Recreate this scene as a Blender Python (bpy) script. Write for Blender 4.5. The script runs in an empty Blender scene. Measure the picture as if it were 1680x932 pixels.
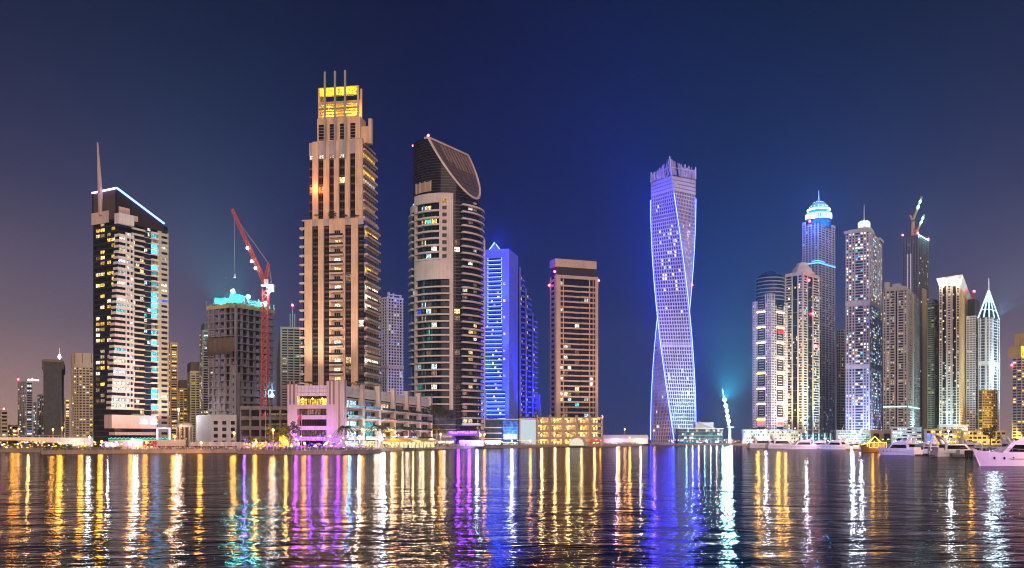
import bpy, bmesh, math, random
from mathutils import Vector, Matrix

sc = bpy.context.scene
COL = sc.collection
R = math.radians
random.seed(7)

# ------------------------------------------------------------------ camera, sky, sun, exposure
F = 1500.0          # focal length in photo pixels (photo is 1680 wide)
CX, HY = 840.0, 719.0
CH = 6.7            # camera height above the water
cam_data = bpy.data.cameras.new('camera')
cam_data.sensor_width = 36.0
cam_data.lens = 36.0 * F / 1680.0
cam_data.shift_y = (HY - 466.0) / 1680.0
cam_data.clip_end = 20000
cam = bpy.data.objects.new('camera', cam_data)
cam.location = (0, 0, CH)
cam.rotation_euler = (R(90), 0, 0)
COL.objects.link(cam)
sc.camera = cam

world = bpy.data.worlds.new('World')
sc.world = world
world.use_nodes = True
wt = world.node_tree
wt.nodes.clear()
def wn(t, **k):
    n = wt.nodes.new(t)
    for a, b in k.items():
        setattr(n, a, b)
    return n
w_out = wn('ShaderNodeOutputWorld'); w_bg = wn('ShaderNodeBackground')
w_tc = wn('ShaderNodeTexCoord'); w_sep = wn('ShaderNodeSeparateXYZ')
wt.links.new(w_tc.outputs['Generated'], w_sep.inputs[0])
def ramp(stops):
    r = wn('ShaderNodeValToRGB')
    r.color_ramp.interpolation = 'B_SPLINE'
    els = r.color_ramp.elements
    while len(els) < len(stops):
        els.new(0.5)
    for e, (p, c) in zip(els, stops):
        e.position = p; e.color = (*c, 1)
    wt.links.new(w_sep.outputs['Z'], r.inputs[0])
    return r
r_mid = ramp([(0.0, (.030, .042, .150)), (.05, (.008, .034, .170)), (.12, (.004, .024, .145)), (.28, (.0022, .011, .072)), (.45, (.0008, .0045, .024)), (1.0, (.001, .004, .016))])
r_side = ramp([(0.0, (.62, .36, .29)), (.05, (.46, .28, .25)), (.12, (.19, .145, .195)), (.25, (.030, .036, .108)), (.42, (.004, .009, .040)), (1.0, (.001, .004, .016))])
w_off = wn('ShaderNodeMath', operation='SUBTRACT'); w_off.inputs[1].default_value = 0.06
w_abs = wn('ShaderNodeMath', operation='ABSOLUTE')
w_map = wn('ShaderNodeMapRange', interpolation_type='SMOOTHSTEP')
w_map.inputs['From Min'].default_value = 0.13; w_map.inputs['From Max'].default_value = 0.62
wt.links.new(w_sep.outputs['X'], w_off.inputs[0]); wt.links.new(w_off.outputs[0], w_abs.inputs[0])
wt.links.new(w_abs.outputs[0], w_map.inputs['Value'])
w_mix = wn('ShaderNodeMix', data_type='RGBA')
wt.links.new(w_map.outputs[0], w_mix.inputs[0])
wt.links.new(r_mid.outputs[0], w_mix.inputs[6]); wt.links.new(r_side.outputs[0], w_mix.inputs[7])
# faint stars
w_vor = wn('ShaderNodeTexVoronoi'); w_vor.inputs['Scale'].default_value = 34
wt.links.new(w_tc.outputs['Generated'], w_vor.inputs['Vector'])
w_st = wn('ShaderNodeMapRange'); w_st.inputs['From Min'].default_value = .034; w_st.inputs['From Max'].default_value = .012
wt.links.new(w_vor.outputs['Distance'], w_st.inputs['Value'])
w_sel = wn('ShaderNodeSeparateColor'); wt.links.new(w_vor.outputs['Color'], w_sel.inputs[0])
w_gt = wn('ShaderNodeMath', operation='GREATER_THAN'); w_gt.inputs[1].default_value = .86
wt.links.new(w_sel.outputs[0], w_gt.inputs[0])
w_sm = wn('ShaderNodeMath', operation='MULTIPLY'); wt.links.new(w_gt.outputs[0], w_sm.inputs[0]); wt.links.new(w_st.outputs[0], w_sm.inputs[1])
w_sm2 = wn('ShaderNodeMath', operation='MULTIPLY'); wt.links.new(w_sm.outputs[0], w_sm2.inputs[0]); w_sm2.inputs[1].default_value = .22
w_add = wn('ShaderNodeMix', data_type='RGBA', blend_type='ADD'); w_add.inputs[0].default_value = 1
wt.links.new(w_mix.outputs[2], w_add.inputs[6]); wt.links.new(w_sm2.outputs[0], w_add.inputs[7])
wt.links.new(w_add.outputs[2], w_bg.inputs[0])
w_cl = wn('ShaderNodeTexNoise'); w_cl.inputs['Scale'].default_value = 2.6; w_cl.inputs['Detail'].default_value = 4
wt.links.new(w_tc.outputs['Generated'], w_cl.inputs['Vector'])
w_cm = wn('ShaderNodeMapRange'); w_cm.inputs['From Min'].default_value = .3; w_cm.inputs['From Max'].default_value = .7; w_cm.inputs['To Min'].default_value = .84; w_cm.inputs['To Max'].default_value = 1.16
wt.links.new(w_cl.outputs[0], w_cm.inputs['Value']); wt.links.new(w_cm.outputs[0], w_bg.inputs[1])
wt.links.new(w_bg.outputs[0], w_out.inputs[0])

sun_data = bpy.data.lights.new('city_glow', 'SUN')
sun_data.energy = 2.5
sun_data.angle = R(50)
sun_data.color = (1.0, .73, .59)
sun = bpy.data.objects.new('city_glow', sun_data)
sun.rotation_euler = (R(74), 0, R(10))     # from behind the camera, low, a little from the right
COL.objects.link(sun)

sc.view_settings.view_transform = 'Standard'
sc.view_settings.look = 'None'
sc.view_settings.exposure = 0.0
sc.view_settings.gamma = 1.0
sc.view_settings.use_curve_mapping = False
sc.render.engine = 'CYCLES'
cy = sc.cycles
cy.use_denoising = True
cy.denoiser = 'OPENIMAGEDENOISE'
cy.max_bounces = 4; cy.diffuse_bounces = 1; cy.glossy_bounces = 3
cy.transmission_bounces = 2; cy.volume_bounces = 0; cy.transparent_max_bounces = 4
cy.sample_clamp_indirect = 4.0
cy.sample_clamp_direct = 0.0
cy.caustics_reflective = True
cy.caustics_refractive = False
cy.filter_width = 1.05
cy.use_adaptive_sampling = True
cy.adaptive_threshold = 0.02

# ------------------------------------------------------------------ pixel of the photo -> place in the world
def X(px, Y): return (px - CX) / F * Y
def Z(py, Y): return CH + (HY - py) / F * Y
LAND = 1.4

# ------------------------------------------------------------------ materials
def nodes(m):
    m.use_nodes = True
    nt = m.node_tree
    return nt, nt.nodes['Principled BSDF']
def pos_noise(nt, scale, detail=3, stretch=(1, 1, 1)):
    g = nt.nodes.new('ShaderNodeNewGeometry')
    mp = nt.nodes.new('ShaderNodeMapping'); mp.inputs['Scale'].default_value = stretch
    n = nt.nodes.new('ShaderNodeTexNoise'); n.inputs['Scale'].default_value = scale; n.inputs['Detail'].default_value = detail
    nt.links.new(g.outputs['Position'], mp.inputs[0]); nt.links.new(mp.outputs[0], n.inputs['Vector'])
    return n
MATS = {}
def MAT(name, col, rough=.65, var=.22, scale=.12, metal=0.0, streak=True):
    if name in MATS: return MATS[name]
    m = bpy.data.materials.new(name); MATS[name] = m
    nt, b = nodes(m)
    b.inputs['Roughness'].default_value = rough
    b.inputs['Metallic'].default_value = metal
    n1 = pos_noise(nt, scale)
    n2 = pos_noise(nt, .9, 4, (1, 1, .08) if streak else (1, 1, 1))
    a = nt.nodes.new('ShaderNodeMath'); a.operation = 'ADD'
    nt.links.new(n1.outputs[0], a.inputs[0]); nt.links.new(n2.outputs[0], a.inputs[1])
    mr = nt.nodes.new('ShaderNodeMapRange')
    mr.inputs['From Min'].default_value = .55; mr.inputs['From Max'].default_value = 1.45
    mr.inputs['To Min'].default_value = 1 - var; mr.inputs['To Max'].default_value = 1 + var
    nt.links.new(a.outputs[0], mr.inputs['Value'])
    mx = nt.nodes.new('ShaderNodeVectorMath'); mx.operation = 'SCALE'
    mx.inputs[0].default_value = col
    nt.links.new(mr.outputs[0], mx.inputs['Scale'])
    nt.links.new(mx.outputs[0], b.inputs['Base Color'])
    return m
def GLASS(name, col, rough=.12):
    if name in MATS: return MATS[name]
    m = bpy.data.materials.new(name); MATS[name] = m
    nt, b = nodes(m)
    n = pos_noise(nt, .35, 1)
    mr = nt.nodes.new('ShaderNodeMapRange')
    mr.inputs['From Min'].default_value = .3; mr.inputs['From Max'].default_value = .7
    mr.inputs['To Min'].default_value = .3; mr.inputs['To Max'].default_value = 1.9
    nt.links.new(n.outputs[0], mr.inputs['Value'])
    mx = nt.nodes.new('ShaderNodeVectorMath'); mx.operation = 'SCALE'; mx.inputs[0].default_value = col
    nt.links.new(mr.outputs[0], mx.inputs['Scale']); nt.links.new(mx.outputs[0], b.inputs['Base Color'])
    b.inputs['Roughness'].default_value = rough
    b.inputs['IOR'].default_value = 1.28
    return m
def EM(name, col, s, sample=True, mottled=0.0, scale=1.1):
    """a thing that gives off light: lamp, lit room behind a pane, light strip, lit sign"""
    if name in MATS: return MATS[name]
    m = bpy.data.materials.new(name); MATS[name] = m
    m.use_nodes = True
    nt = m.node_tree; nt.nodes.clear()
    o = nt.nodes.new('ShaderNodeOutputMaterial'); e = nt.nodes.new('ShaderNodeEmission')
    e.inputs[0].default_value = (*col, 1); e.inputs[1].default_value = s
    nt.links.new(e.outputs[0], o.inputs[0])
    if mottled:
        n = pos_noise(nt, scale, 2, (1, 1, 1.3))
        cur = pos_noise(nt, 2.4, 2, (1, 1, .10))          # curtain folds and door frames
        cm = nt.nodes.new('ShaderNodeMapRange'); cm.inputs['From Min'].default_value = .38; cm.inputs['From Max'].default_value = .58; cm.inputs['To Min'].default_value = .35; cm.inputs['To Max'].default_value = 1.25
        nt.links.new(cur.outputs[0], cm.inputs['Value'])
        mr = nt.nodes.new('ShaderNodeMapRange')
        mr.inputs['From Min'].default_value = .36; mr.inputs['From Max'].default_value = .64
        mr.inputs['To Min'].default_value = s * (1 - mottled); mr.inputs['To Max'].default_value = s * (1 + mottled)
        oi = nt.nodes.new('ShaderNodeObjectInfo')
        r = nt.nodes.new('ShaderNodeMapRange'); r.inputs['To Min'].default_value = .5; r.inputs['To Max'].default_value = 2.4
        nt.links.new(oi.outputs['Random'], r.inputs['Value'])
        mu = nt.nodes.new('ShaderNodeMath'); mu.operation = 'MULTIPLY'
        nt.links.new(n.outputs[0], mr.inputs['Value']); nt.links.new(mr.outputs[0], mu.inputs[0]); nt.links.new(r.outputs[0], mu.inputs[1])
        mu2 = nt.nodes.new('ShaderNodeMath'); mu2.operation = 'MULTIPLY'
        nt.links.new(mu.outputs[0], mu2.inputs[0]); nt.links.new(cm.outputs[0], mu2.inputs[1])
        nt.links.new(mu2.outputs[0], e.inputs[1])
    if not sample:
        m.cycles.emission_sampling = 'NONE'
    return m

TAN = MAT('tan_render', (.72, .48, .31), var=.28)
PINKST = MAT('pink_stone', (.62, .47, .42))
WHITE = MAT('white_render', (.72, .68, .66))
CREAM = MAT('cream_render', (.66, .58, .45))
BEIGE = MAT('beige_render', (.52, .43, .31))
GREY = MAT('grey_render', (.40, .38, .38))
LILAC = MAT('pale_cladding', (.60, .57, .62))
CONC = MAT('bare_concrete', (.20, .165, .18), var=.45)
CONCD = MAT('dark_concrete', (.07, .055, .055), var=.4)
DARK = MAT('dark_cladding', (.022, .020, .026), rough=.4)
BROWN = MAT('brown_stone', (.50, .355, .285))
BROWND = MAT('dark_brown_stone', (.12, .075, .05), var=.4)
GOLD = MAT('ochre_render', (.58, .42, .14))
STEEL = MAT('painted_steel', (.42, .40, .40), rough=.35, metal=.3)
REDST = MAT('red_crane_paint', (.52, .07, .04), rough=.5)
YELST = MAT('yellow_crane_paint', (.6, .36, .12), rough=.5)
BLACK = MAT('black_rubber', (.012, .012, .014), rough=.5)
ASPH = MAT('promenade_paving', (.30, .24, .18), var=.35, streak=False)
QUAY = MAT('quay_stone', (.36, .28, .24), var=.35)
GREEN = MAT('foliage', (.055, .075, .022), rough=.7, var=.5, scale=.6, streak=False)
BARK = MAT('bark', (.11, .075, .045), var=.4)
GEL = MAT('white_gelcoat', (.82, .78, .84), rough=.22, var=.08)
NAVY = MAT('navy_canvas', (.02, .03, .16))
TEAK = MAT('teak', (.30, .17, .08), var=.3)
NET = MAT('debris_net', (.11, .075, .05), var=.5, scale=.5)
G_DK = GLASS('dark_glass', (.010, .013, .022))
G_BLUE = GLASS('blue_glass', (.012, .028, .07))
G_WARM = GLASS('bronze_glass', (.026, .018, .014))
G_TEAL = GLASS('teal_glass', (.012, .05, .065))
G_RAIL = GLASS('balustrade_glass', (.05, .13, .16), .15)
LIT = {
    'warm':   EM('lit_room_warm', (1, .66, .28), 1.15, False, .75),
    'yellow': EM('lit_room_yellow', (1, .60, .05), 1.1, False, .7),
    'white':  EM('lit_room_white', (1, .90, .66), 1.15, False, .7),
    'cool':   EM('lit_room_cool', (.60, .88, 1), 1.0, False, .75),
    'teal':   EM('lit_room_teal', (.06, .70, .78), .8, False, .7),
    'blue':   EM('lit_room_blue', (.04, .10, 1), 1.0, False, .7),
    'orange': EM('lit_room_orange', (1, .26, .06), 1.2, False, .7),
    'dim':    EM('lit_room_dim', (.8, .5, .28), .22, False, .7),
}

# ------------------------------------------------------------------ objects
def prop(o, label=None, cat=None, group=None, kind=None):
    if label: o['label'] = label
    if cat: o['category'] = cat
    if group: o['group'] = group
    if kind: o['kind'] = kind
    return o
def thing(name, label, cat, loc=(0, 0, 0), rz=0.0, group=None):
    o = bpy.data.objects.new(name, None)
    o.location = loc; o.rotation_euler = (0, 0, rz); o.empty_display_size = 1
    COL.objects.link(o)
    return prop(o, label, cat, group)
def link(name, me, parent=None, loc=(0, 0, 0), rot=(0, 0, 0), scale=(1, 1, 1)):
    o = bpy.data.objects.new(name, me)
    o.location = loc; o.rotation_euler = rot; o.scale = scale
    COL.objects.link(o)
    if parent is not None: o.parent = parent
    return o
def mesh(name, v, f, mats, mi=None, smooth=False):
    me = bpy.data.meshes.new(name)
    me.from_pydata(v, [], f)
    for m in (mats if isinstance(mats, (list, tuple)) else [mats]): me.materials.append(m)
    if mi: me.polygons.foreach_set('material_index', mi)
    if smooth: me.polygons.foreach_set('use_smooth', [True] * len(f))
    me.update()
    return me
CUBEF = [(0, 3, 2, 1), (4, 5, 6, 7), (0, 1, 5, 4), (1, 2, 6, 5), (2, 3, 7, 6), (3, 0, 4, 7)]
_cubes = {}
def cube(mat):
    if mat.name not in _cubes:
        v = [(0, 0, 0), (1, 0, 0), (1, 1, 0), (0, 1, 0), (0, 0, 1), (1, 0, 1), (1, 1, 1), (0, 1, 1)]
        _cubes[mat.name] = mesh('block_' + mat.name, v, CUBEF, mat)
    return _cubes[mat.name]
def box(parent, name, mat, x0, x1, y0, y1, z0, z1):
    return link(name, cube(mat), parent, (x0, y0, z0), (0, 0, 0), (x1 - x0, y1 - y0, z1 - z0))
def under(part, *kids):
    """make pieces that were built beside a part its sub-parts, staying where they are"""
    for k in kids:
        k.parent = part; k.matrix_parent_inverse = part.matrix_basis.inverted()
    return part
class MB:
    """collects shapes for ONE mesh"""
    def __init__(s): s.v = []; s.f = []; s.m = []
    def quad(s, a, b, c, d, mi=0):
        n = len(s.v); s.v += [tuple(a), tuple(b), tuple(c), tuple(d)]; s.f.append((n, n + 1, n + 2, n + 3)); s.m.append(mi)
    def box(s, x0, x1, y0, y1, z0, z1, mi=0):
        n = len(s.v)
        s.v += [(x0, y0, z0), (x1, y0, z0), (x1, y1, z0), (x0, y1, z0), (x0, y0, z1), (x1, y0, z1), (x1, y1, z1), (x0, y1, z1)]
        s.f += [tuple(n + i for i in q) for q in CUBEF]; s.m += [mi] * 6
    def bar(s, a, b, w, mi=0, w2=None, n=4):
        a = Vector(a); b = Vector(b); d = (b - a)
        if d.length < 1e-6: return
        d.normalize(); w2 = w if w2 is None else w2
        u = d.cross(Vector((0, 0, 1)) if abs(d.z) < .95 else Vector((1, 0, 0))).normalized(); t = d.cross(u)
        k = len(s.v)
        for p, r in ((a, w), (b, w2)):
            for i in range(n):
                an = 2 * math.pi * (i + .5) / n
                s.v.append(tuple(p + (u * math.cos(an) + t * math.sin(an)) * r * (.7071 if n == 4 else .5)))
        for i in range(n): s.f.append((k + i, k + (i + 1) % n, k + n + (i + 1) % n, k + n + i)); s.m.append(mi)
        s.f.append(tuple(k + i for i in range(n))[::-1]); s.f.append(tuple(k + n + i for i in range(n))); s.m += [mi, mi]
    def prism(s, poly, z0, z1, mi=0):
        n = len(poly); k = len(s.v)
        z0s = z0 if isinstance(z0, (list, tuple)) else [z0] * n; z1s = z1 if isinstance(z1, (list, tuple)) else [z1] * n
        s.v += [(p[0], p[1], z) for p, z in zip(poly, z0s)] + [(p[0], p[1], z) for p, z in zip(poly, z1s)]
        for i in range(n): j = (i + 1) % n; s.f.append((k + i, k + j, k + n + j, k + n + i)); s.m.append(mi)
        s.f.append(tuple(range(k, k + n))[::-1]); s.f.append(tuple(range(k + n, k + 2 * n))); s.m += [mi, mi]
    def lathe(s, prof, cx=0, cy=0, n=24, mi=0):
        k = len(s.v)
        for r, z in prof:
            for i in range(n):
                a = 2 * math.pi * i / n; s.v.append((cx + r * math.cos(a), cy + r * math.sin(a), z))
        for q in range(len(prof) - 1):
            for i in range(n):
                j = (i + 1) % n; s.f.append((k + q * n + i, k + q * n + j, k + (q + 1) * n + j, k + (q + 1) * n + i)); s.m.append(mi)
    def arc(s, r0, r1, a0, a1, z0, z1, n=10, mi=0, cx=0, cy=0):
        """curved block between two radii; angle 0 looks to -y, positive to +x"""
        k = len(s.v)
        for i in range(n + 1):
            a = a0 + (a1 - a0) * i / n; c = math.sin(a); d = -math.cos(a)
            for r, z in ((r0, z0), (r1, z0), (r1, z1), (r0, z1)): s.v.append((cx + r * c, cy + r * d, z))
        for i in range(n):
            for q in range(4): s.f.append((k + i * 4 + q, k + i * 4 + (q + 1) % 4, k + i * 4 + 4 + (q + 1) % 4, k + i * 4 + 4 + q)); s.m.append(mi)
        s.f.append((k, k + 3, k + 2, k + 1)); e = k + n * 4; s.f.append((e, e + 1, e + 2, e + 3)); s.m += [mi, mi]
    def mesh(s, name, mats, smooth=False): return mesh(name, s.v, s.f, mats, s.m, smooth)
    def obj(s, name, mats, parent=None, loc=(0, 0, 0), rz=0.0, smooth=False, kind=None):
        o = link(name, s.mesh(name, mats, smooth), parent, loc, (0, 0, rz))
        if kind: o['kind'] = kind
        return o

def point(parent, loc, col, watts, radius=.5, name='lamp_light'):
    d = bpy.data.lights.new(name, 'POINT'); d.energy = watts; d.color = col; d.shadow_soft_size = radius
    o = bpy.data.objects.new(name, d); o.location = loc; COL.objects.link(o)
    if parent is not None: o.parent = parent
    return o
def spot(parent, loc, aim, col, watts, size=70, blend=.6, radius=.5, name='flood_and_fill_light'):
    d = bpy.data.lights.new(name, 'SPOT'); d.energy = watts; d.color = col; d.shadow_soft_size = radius
    d.spot_size = R(size); d.spot_blend = blend
    o = bpy.data.objects.new(name, d); o.location = loc; COL.objects.link(o); o.parent = parent
    v = Vector(aim) - Vector(loc)
    o.rotation_euler = v.to_track_quat('-Z', 'Y').to_euler()
    return o

# a window of unit size in the x-z plane looking to -y: pane, frame, one transom and mullions
_wins = {}
def window_mesh(kind, pane, frame, mull=2, transom=True):
    key = (kind, frame.name, mull, transom)
    if key not in _wins:
        b = MB()
        b.quad((0, 0, 0), (1, 0, 0), (1, 0, 1), (0, 0, 1), 0)
        d = -.10
        def bar(x0, x1, z0, z1):
            b.quad((x0, d, z0), (x1, d, z0), (x1, d, z1), (x0, d, z1), 1)
        for i in range(mull + 1):
            c = i / mull; bar(max(0, c - .022), min(1, c + .022), 0, 1)
        bar(0, 1, 0, .05); bar(0, 1, .95, 1)
        if transom: bar(0, 1, .30, .34)
        _wins[key] = b.mesh('window_' + kind, [pane, frame])
    return _wins[key]
FRAME = MAT('window_frame', (.05, .05, .055), rough=.4)
LIGHTFR = MAT('pale_window_frame', (.45, .40, .38), rough=.5)

class Bld:
    """a tower on two visible walls: origin at its near vertical edge, wall 'R' along local x, wall 'L' along local y"""
    def __init__(s, name, label, cat, pxL, pxC, pxR, Y, th, group=None, base=LAND):
        s.Y = Y; s.th = R(th); s.base = base
        s.C = Vector((X(pxC, Y), Y)); s.u = Vector((math.cos(s.th), math.sin(s.th))); s.v2 = Vector((-math.sin(s.th), math.cos(s.th)))
        s.root = thing(name, label, cat, (s.C.x, s.C.y, 0), s.th, group)
        s.wR = s.S('R', pxR); s.wL = s.S('L', pxL)
        s.x0 = s.y0 = 0.0; s.x1 = s.wR; s.y1 = s.wL
        s.rng = random.Random(name + label)
        s.far = MB(); s.farm = []
    def S(s, face, px, off=None):
        k = (px - CX) / F
        if face == 'R': b = s.C + s.v2 * (off if off is not None else getattr(s, 'y0', 0.0)); d = s.u
        else: b = s.C + s.u * (off if off is not None else getattr(s, 'x0', 0.0)); d = s.v2
        return (k * b.y - b.x) / (d.x - k * d.y)
    def z(s, py, face='R', sv=0.0):
        p = s.C + (s.u if face == 'R' else s.v2) * sv
        return Z(py, p.y)
    def body(s, x0, x1, y0, y1): s.x0, s.x1, s.y0, s.y1 = x0, x1, y0, y1
    def core(s, mat, z0, z1, name='glass_core', inset=0.0):
        return box(s.root, name, mat, s.x0 + inset, s.x1 - inset, s.y0 + inset, s.y1 - inset, z0, z1)
    def ring(s, name, mat, z0, z1, p):
        return box(s.root, name, mat, s.x0 - p, s.x1 + p, s.y0 - p, s.y1 + p, z0, z1)
    def fbox(s, name, mat, face, s0, s1, z0, z1, p0, p1):
        if s0 > s1: s0, s1 = s1, s0
        if face == 'R': return box(s.root, name, mat, s0, s1, s.y0 - p1, s.y0 - p0, z0, z1)
        return box(s.root, name, mat, s.x0 - p1, s.x0 - p0, s0, s1, z0, z1)
    def win(s, face, s0, s1, z0, z1, p, kind, pane, frame=FRAME, mull=2, name='window', transom=True):
        if s0 > s1: s0, s1 = s1, s0
        me = window_mesh(kind, pane, frame, mull, transom)
        if face == 'R': return link(name, me, s.root, (s0, s.y0 - p, z0), (0, 0, 0), (s1 - s0, 1, z1 - z0))
        return link(name, me, s.root, (s.x0 - p, s1, z0), (0, 0, -math.pi / 2), (s1 - s0, 1, z1 - z0))
    def farwin(s, face, s0, s1, z0, z1, p, kind):
        m = LIT[kind]
        if m not in s.farm: s.farm.append(m)
        mi = s.farm.index(m)
        if face == 'R': y = s.y0 - p; s.far.quad((s0, y, z0), (s1, y, z0), (s1, y, z1), (s0, y, z1), mi)
        else: x = s.x0 - p; s.far.quad((x, s1, z0), (x, s0, z0), (x, s0, z1), (x, s1, z1), mi)
    def done(s):
        if s.far.f: s.far.obj('lit_window', s.farm, s.root, kind='stuff')
    def pick(s, pal):
        t = sum(w for _, w in pal); r = s.rng.random() * t
        for k, w in pal:
            r -= w
            if r <= 0: return k
        return pal[-1][0]
    def slabs(s, mat, z0, z1, n, h, p, name='floor_band'):
        fh = (z1 - z0) / n
        for i in range(n): s.ring(name, mat, z0 + i * fh, z0 + i * fh + h * fh, p)
    def piers(s, mat, face, edges, z0, z1, p, name='pier'):
        for a, b in edges: s.fbox(name, mat, face, a, b, z0, z1, .02, p)
    def lit(s, face, s0, s1, z0, z1, n, h, cw, prob, pal, p=.06, near=False, frame=FRAME, dark=None, mull=2):
        """rooms seen through the glass between the floor bands; lit ones at random"""
        fh = (z1 - z0) / n
        m = max(1, round(abs(s1 - s0) / cw)); w = (s1 - s0) / m
        for i in range(n):
            for j in range(m):
                a, b = s0 + j * w + .08 * w, s0 + (j + 1) * w - .08 * w
                za, zb = z0 + (i + h) * fh + .05 * fh, z0 + (i + 1) * fh - .06 * fh
                on = s.rng.random() < prob
                if near:
                    if on: k = s.pick(pal); s.win(face, a, b, za, zb, p, k, LIT[k], frame, mull)
                    elif dark is not None: s.win(face, a, b, za, zb, p, dark.name, dark, frame, mull)
                elif on: s.farwin(face, a, b, za, zb, p, s.pick(pal))
PAL_W = [('warm', 4), ('white', 4), ('yellow', 1.2), ('cool', .8), ('dim', 3)]
PAL_C = [('cool', 4), ('white', 3), ('warm', 1.5), ('teal', 1.2), ('blue', .6), ('dim', 2)]
PAL_Y = [('yellow', 5), ('warm', 3), ('white', 1), ('dim', 2)]
# ------------------------------------------------------------------ water and land
wm = bpy.data.materials.new('marina_water'); MATS['water'] = wm
nt, b = nodes(wm)
b.inputs['Base Color'].default_value = (.004, .005, .008, 1)
b.inputs['Roughness'].default_value = .075
b.inputs['IOR'].default_value = 1.33
def bumpnode(scale, stretch, dist, detail, prev=None, strength=1.0, rot=0.0):
    g = nt.nodes.new('ShaderNodeNewGeometry'); mp = nt.nodes.new('ShaderNodeMapping')
    mp.inputs['Scale'].default_value = stretch; mp.inputs['Rotation'].default_value = (0, 0, rot)
    n = nt.nodes.new('ShaderNodeTexNoise'); n.inputs['Scale'].default_value = scale; n.inputs['Detail'].default_value = detail
    n.inputs['Distortion'].default_value = .6
    nt.links.new(g.outputs['Position'], mp.inputs[0]); nt.links.new(mp.outputs[0], n.inputs['Vector'])
    bp = nt.nodes.new('ShaderNodeBump'); bp.inputs['Distance'].default_value = dist; bp.inputs['Strength'].default_value = strength
    nt.links.new(n.outputs[0], bp.inputs['Height'])
    if prev: nt.links.new(prev.outputs[0], bp.inputs['Normal'])
    return bp
b00 = bumpnode(.035, (1.2, 1.0, 1), .36, 3, None, 1.0, R(12))
b0 = bumpnode(.10, (.9, 1.0, 1), .34, 2, b00, 1.0, R(-5))
b1 = bumpnode(.30, (.55, 1.0, 1), .155, 2, b0, 1.0, R(8))
b2 = bumpnode(1.5, (.6, 1.0, 1), .048, 2, b1, 1.0, R(-14))
b3 = bumpnode(4.6, (.6, 1.0, 1), .012, 1, b2, 1.0, R(20))
w_fr = nt.nodes.new('ShaderNodeFresnel'); w_fr.inputs['IOR'].default_value = 1.33
w_gl = nt.nodes.new('ShaderNodeBsdfGlossy'); w_gl.inputs['Color'].default_value = (.44, .44, .47, 1); w_gl.inputs['Roughness'].default_value = .055
w_df = nt.nodes.new('ShaderNodeBsdfDiffuse'); w_df.inputs['Color'].default_value = (.005, .006, .008, 1)
w_mx = nt.nodes.new('ShaderNodeMixShader')
nt.links.new(b3.outputs[0], w_fr.inputs['Normal']); nt.links.new(b3.outputs[0], w_gl.inputs['Normal'])
nt.links.new(w_fr.outputs[0], w_mx.inputs[0]); nt.links.new(w_df.outputs[0], w_mx.inputs[1]); nt.links.new(w_gl.outputs[0], w_mx.inputs[2])
nt.links.new(w_mx.outputs[0], nt.nodes['Material Output'].inputs['Surface'])
nt.nodes.remove(b)
wv = [(-3500, -300, 0), (3500, -300, 0), (3500, 3600, 0), (-3500, 3600, 0)]
prop(link('water', mesh('water', wv, [(0, 1, 2, 3)], wm)), 'dark rippled marina water with long coloured light streaks', kind='structure')

def shore(pts): return [(X(px, Y), Y) for px, Y in pts]
west_edge = shore([(-420, 432), (66, 432), (68, 380), (220, 405), (388, 424), (391, 392), (480, 375), (560, 378), (600, 392), (622, 420), (627, 470), (700, 556), (850, 640), (1000, 745), (1056, 790)])
west = west_edge + shore([(1050, 940), (1066, 1000)]) + [(1500, 3300), (-3000, 3300)] + [(-900, 432)]
east_edge = shore([(1066, 880), (1140, 858), (1230, 850), (1400, 800), (1520, 640), (1700, 500), (1990, 420)])
east = east_edge + [(2600, 420), (2600, 3290), (1510, 3295), (X(1068, 1002), 1002)]
def land(name, poly, top, label, edge):
    b = MB(); b.prism(poly, -6, top, 0)
    # tessellate caps
    bm = bmesh.new(); me = b.mesh(name, [ASPH]); bm.from_mesh(me)
    bmesh.ops.triangulate(bm, faces=bm.faces[:]); bmesh.ops.recalc_face_normals(bm, faces=bm.faces[:]); bm.to_mesh(me); bm.free()
    o = prop(link(name, me), label, kind='structure')
    return o
west_ground = land('quay_ground', west, LAND, 'paved promenade ground along the left bank', west_edge)
east_ground = land('marina_ground', east, LAND, 'paved ground of the marina on the right bank', east_edge)
def quay_wall(edge, parent, z1=LAND + .25):
    """coping stones along the water's edge, one by one"""
    for (ax, ay), (bx, by) in zip(edge, edge[1:]):
        L = math.hypot(bx - ax, by - ay); n = max(1, int(L / 9))
        an = math.atan2(by - ay, bx - ax)
        for i in range(n):
            t = i / n
            link('coping_stone', cube(QUAY), parent, (ax + (bx - ax) * t, ay + (by - ay) * t, -.5), (0, 0, an), (L / n - .12, 1.1, z1 + .5))
            # face set slightly outside the ground block
quay_wall([(x * .9985, y * .9985) for x, y in west_edge[1:]], west_ground)
quay_wall([(x * .9985, y * .9985) for x, y in east_edge], east_ground)

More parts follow.
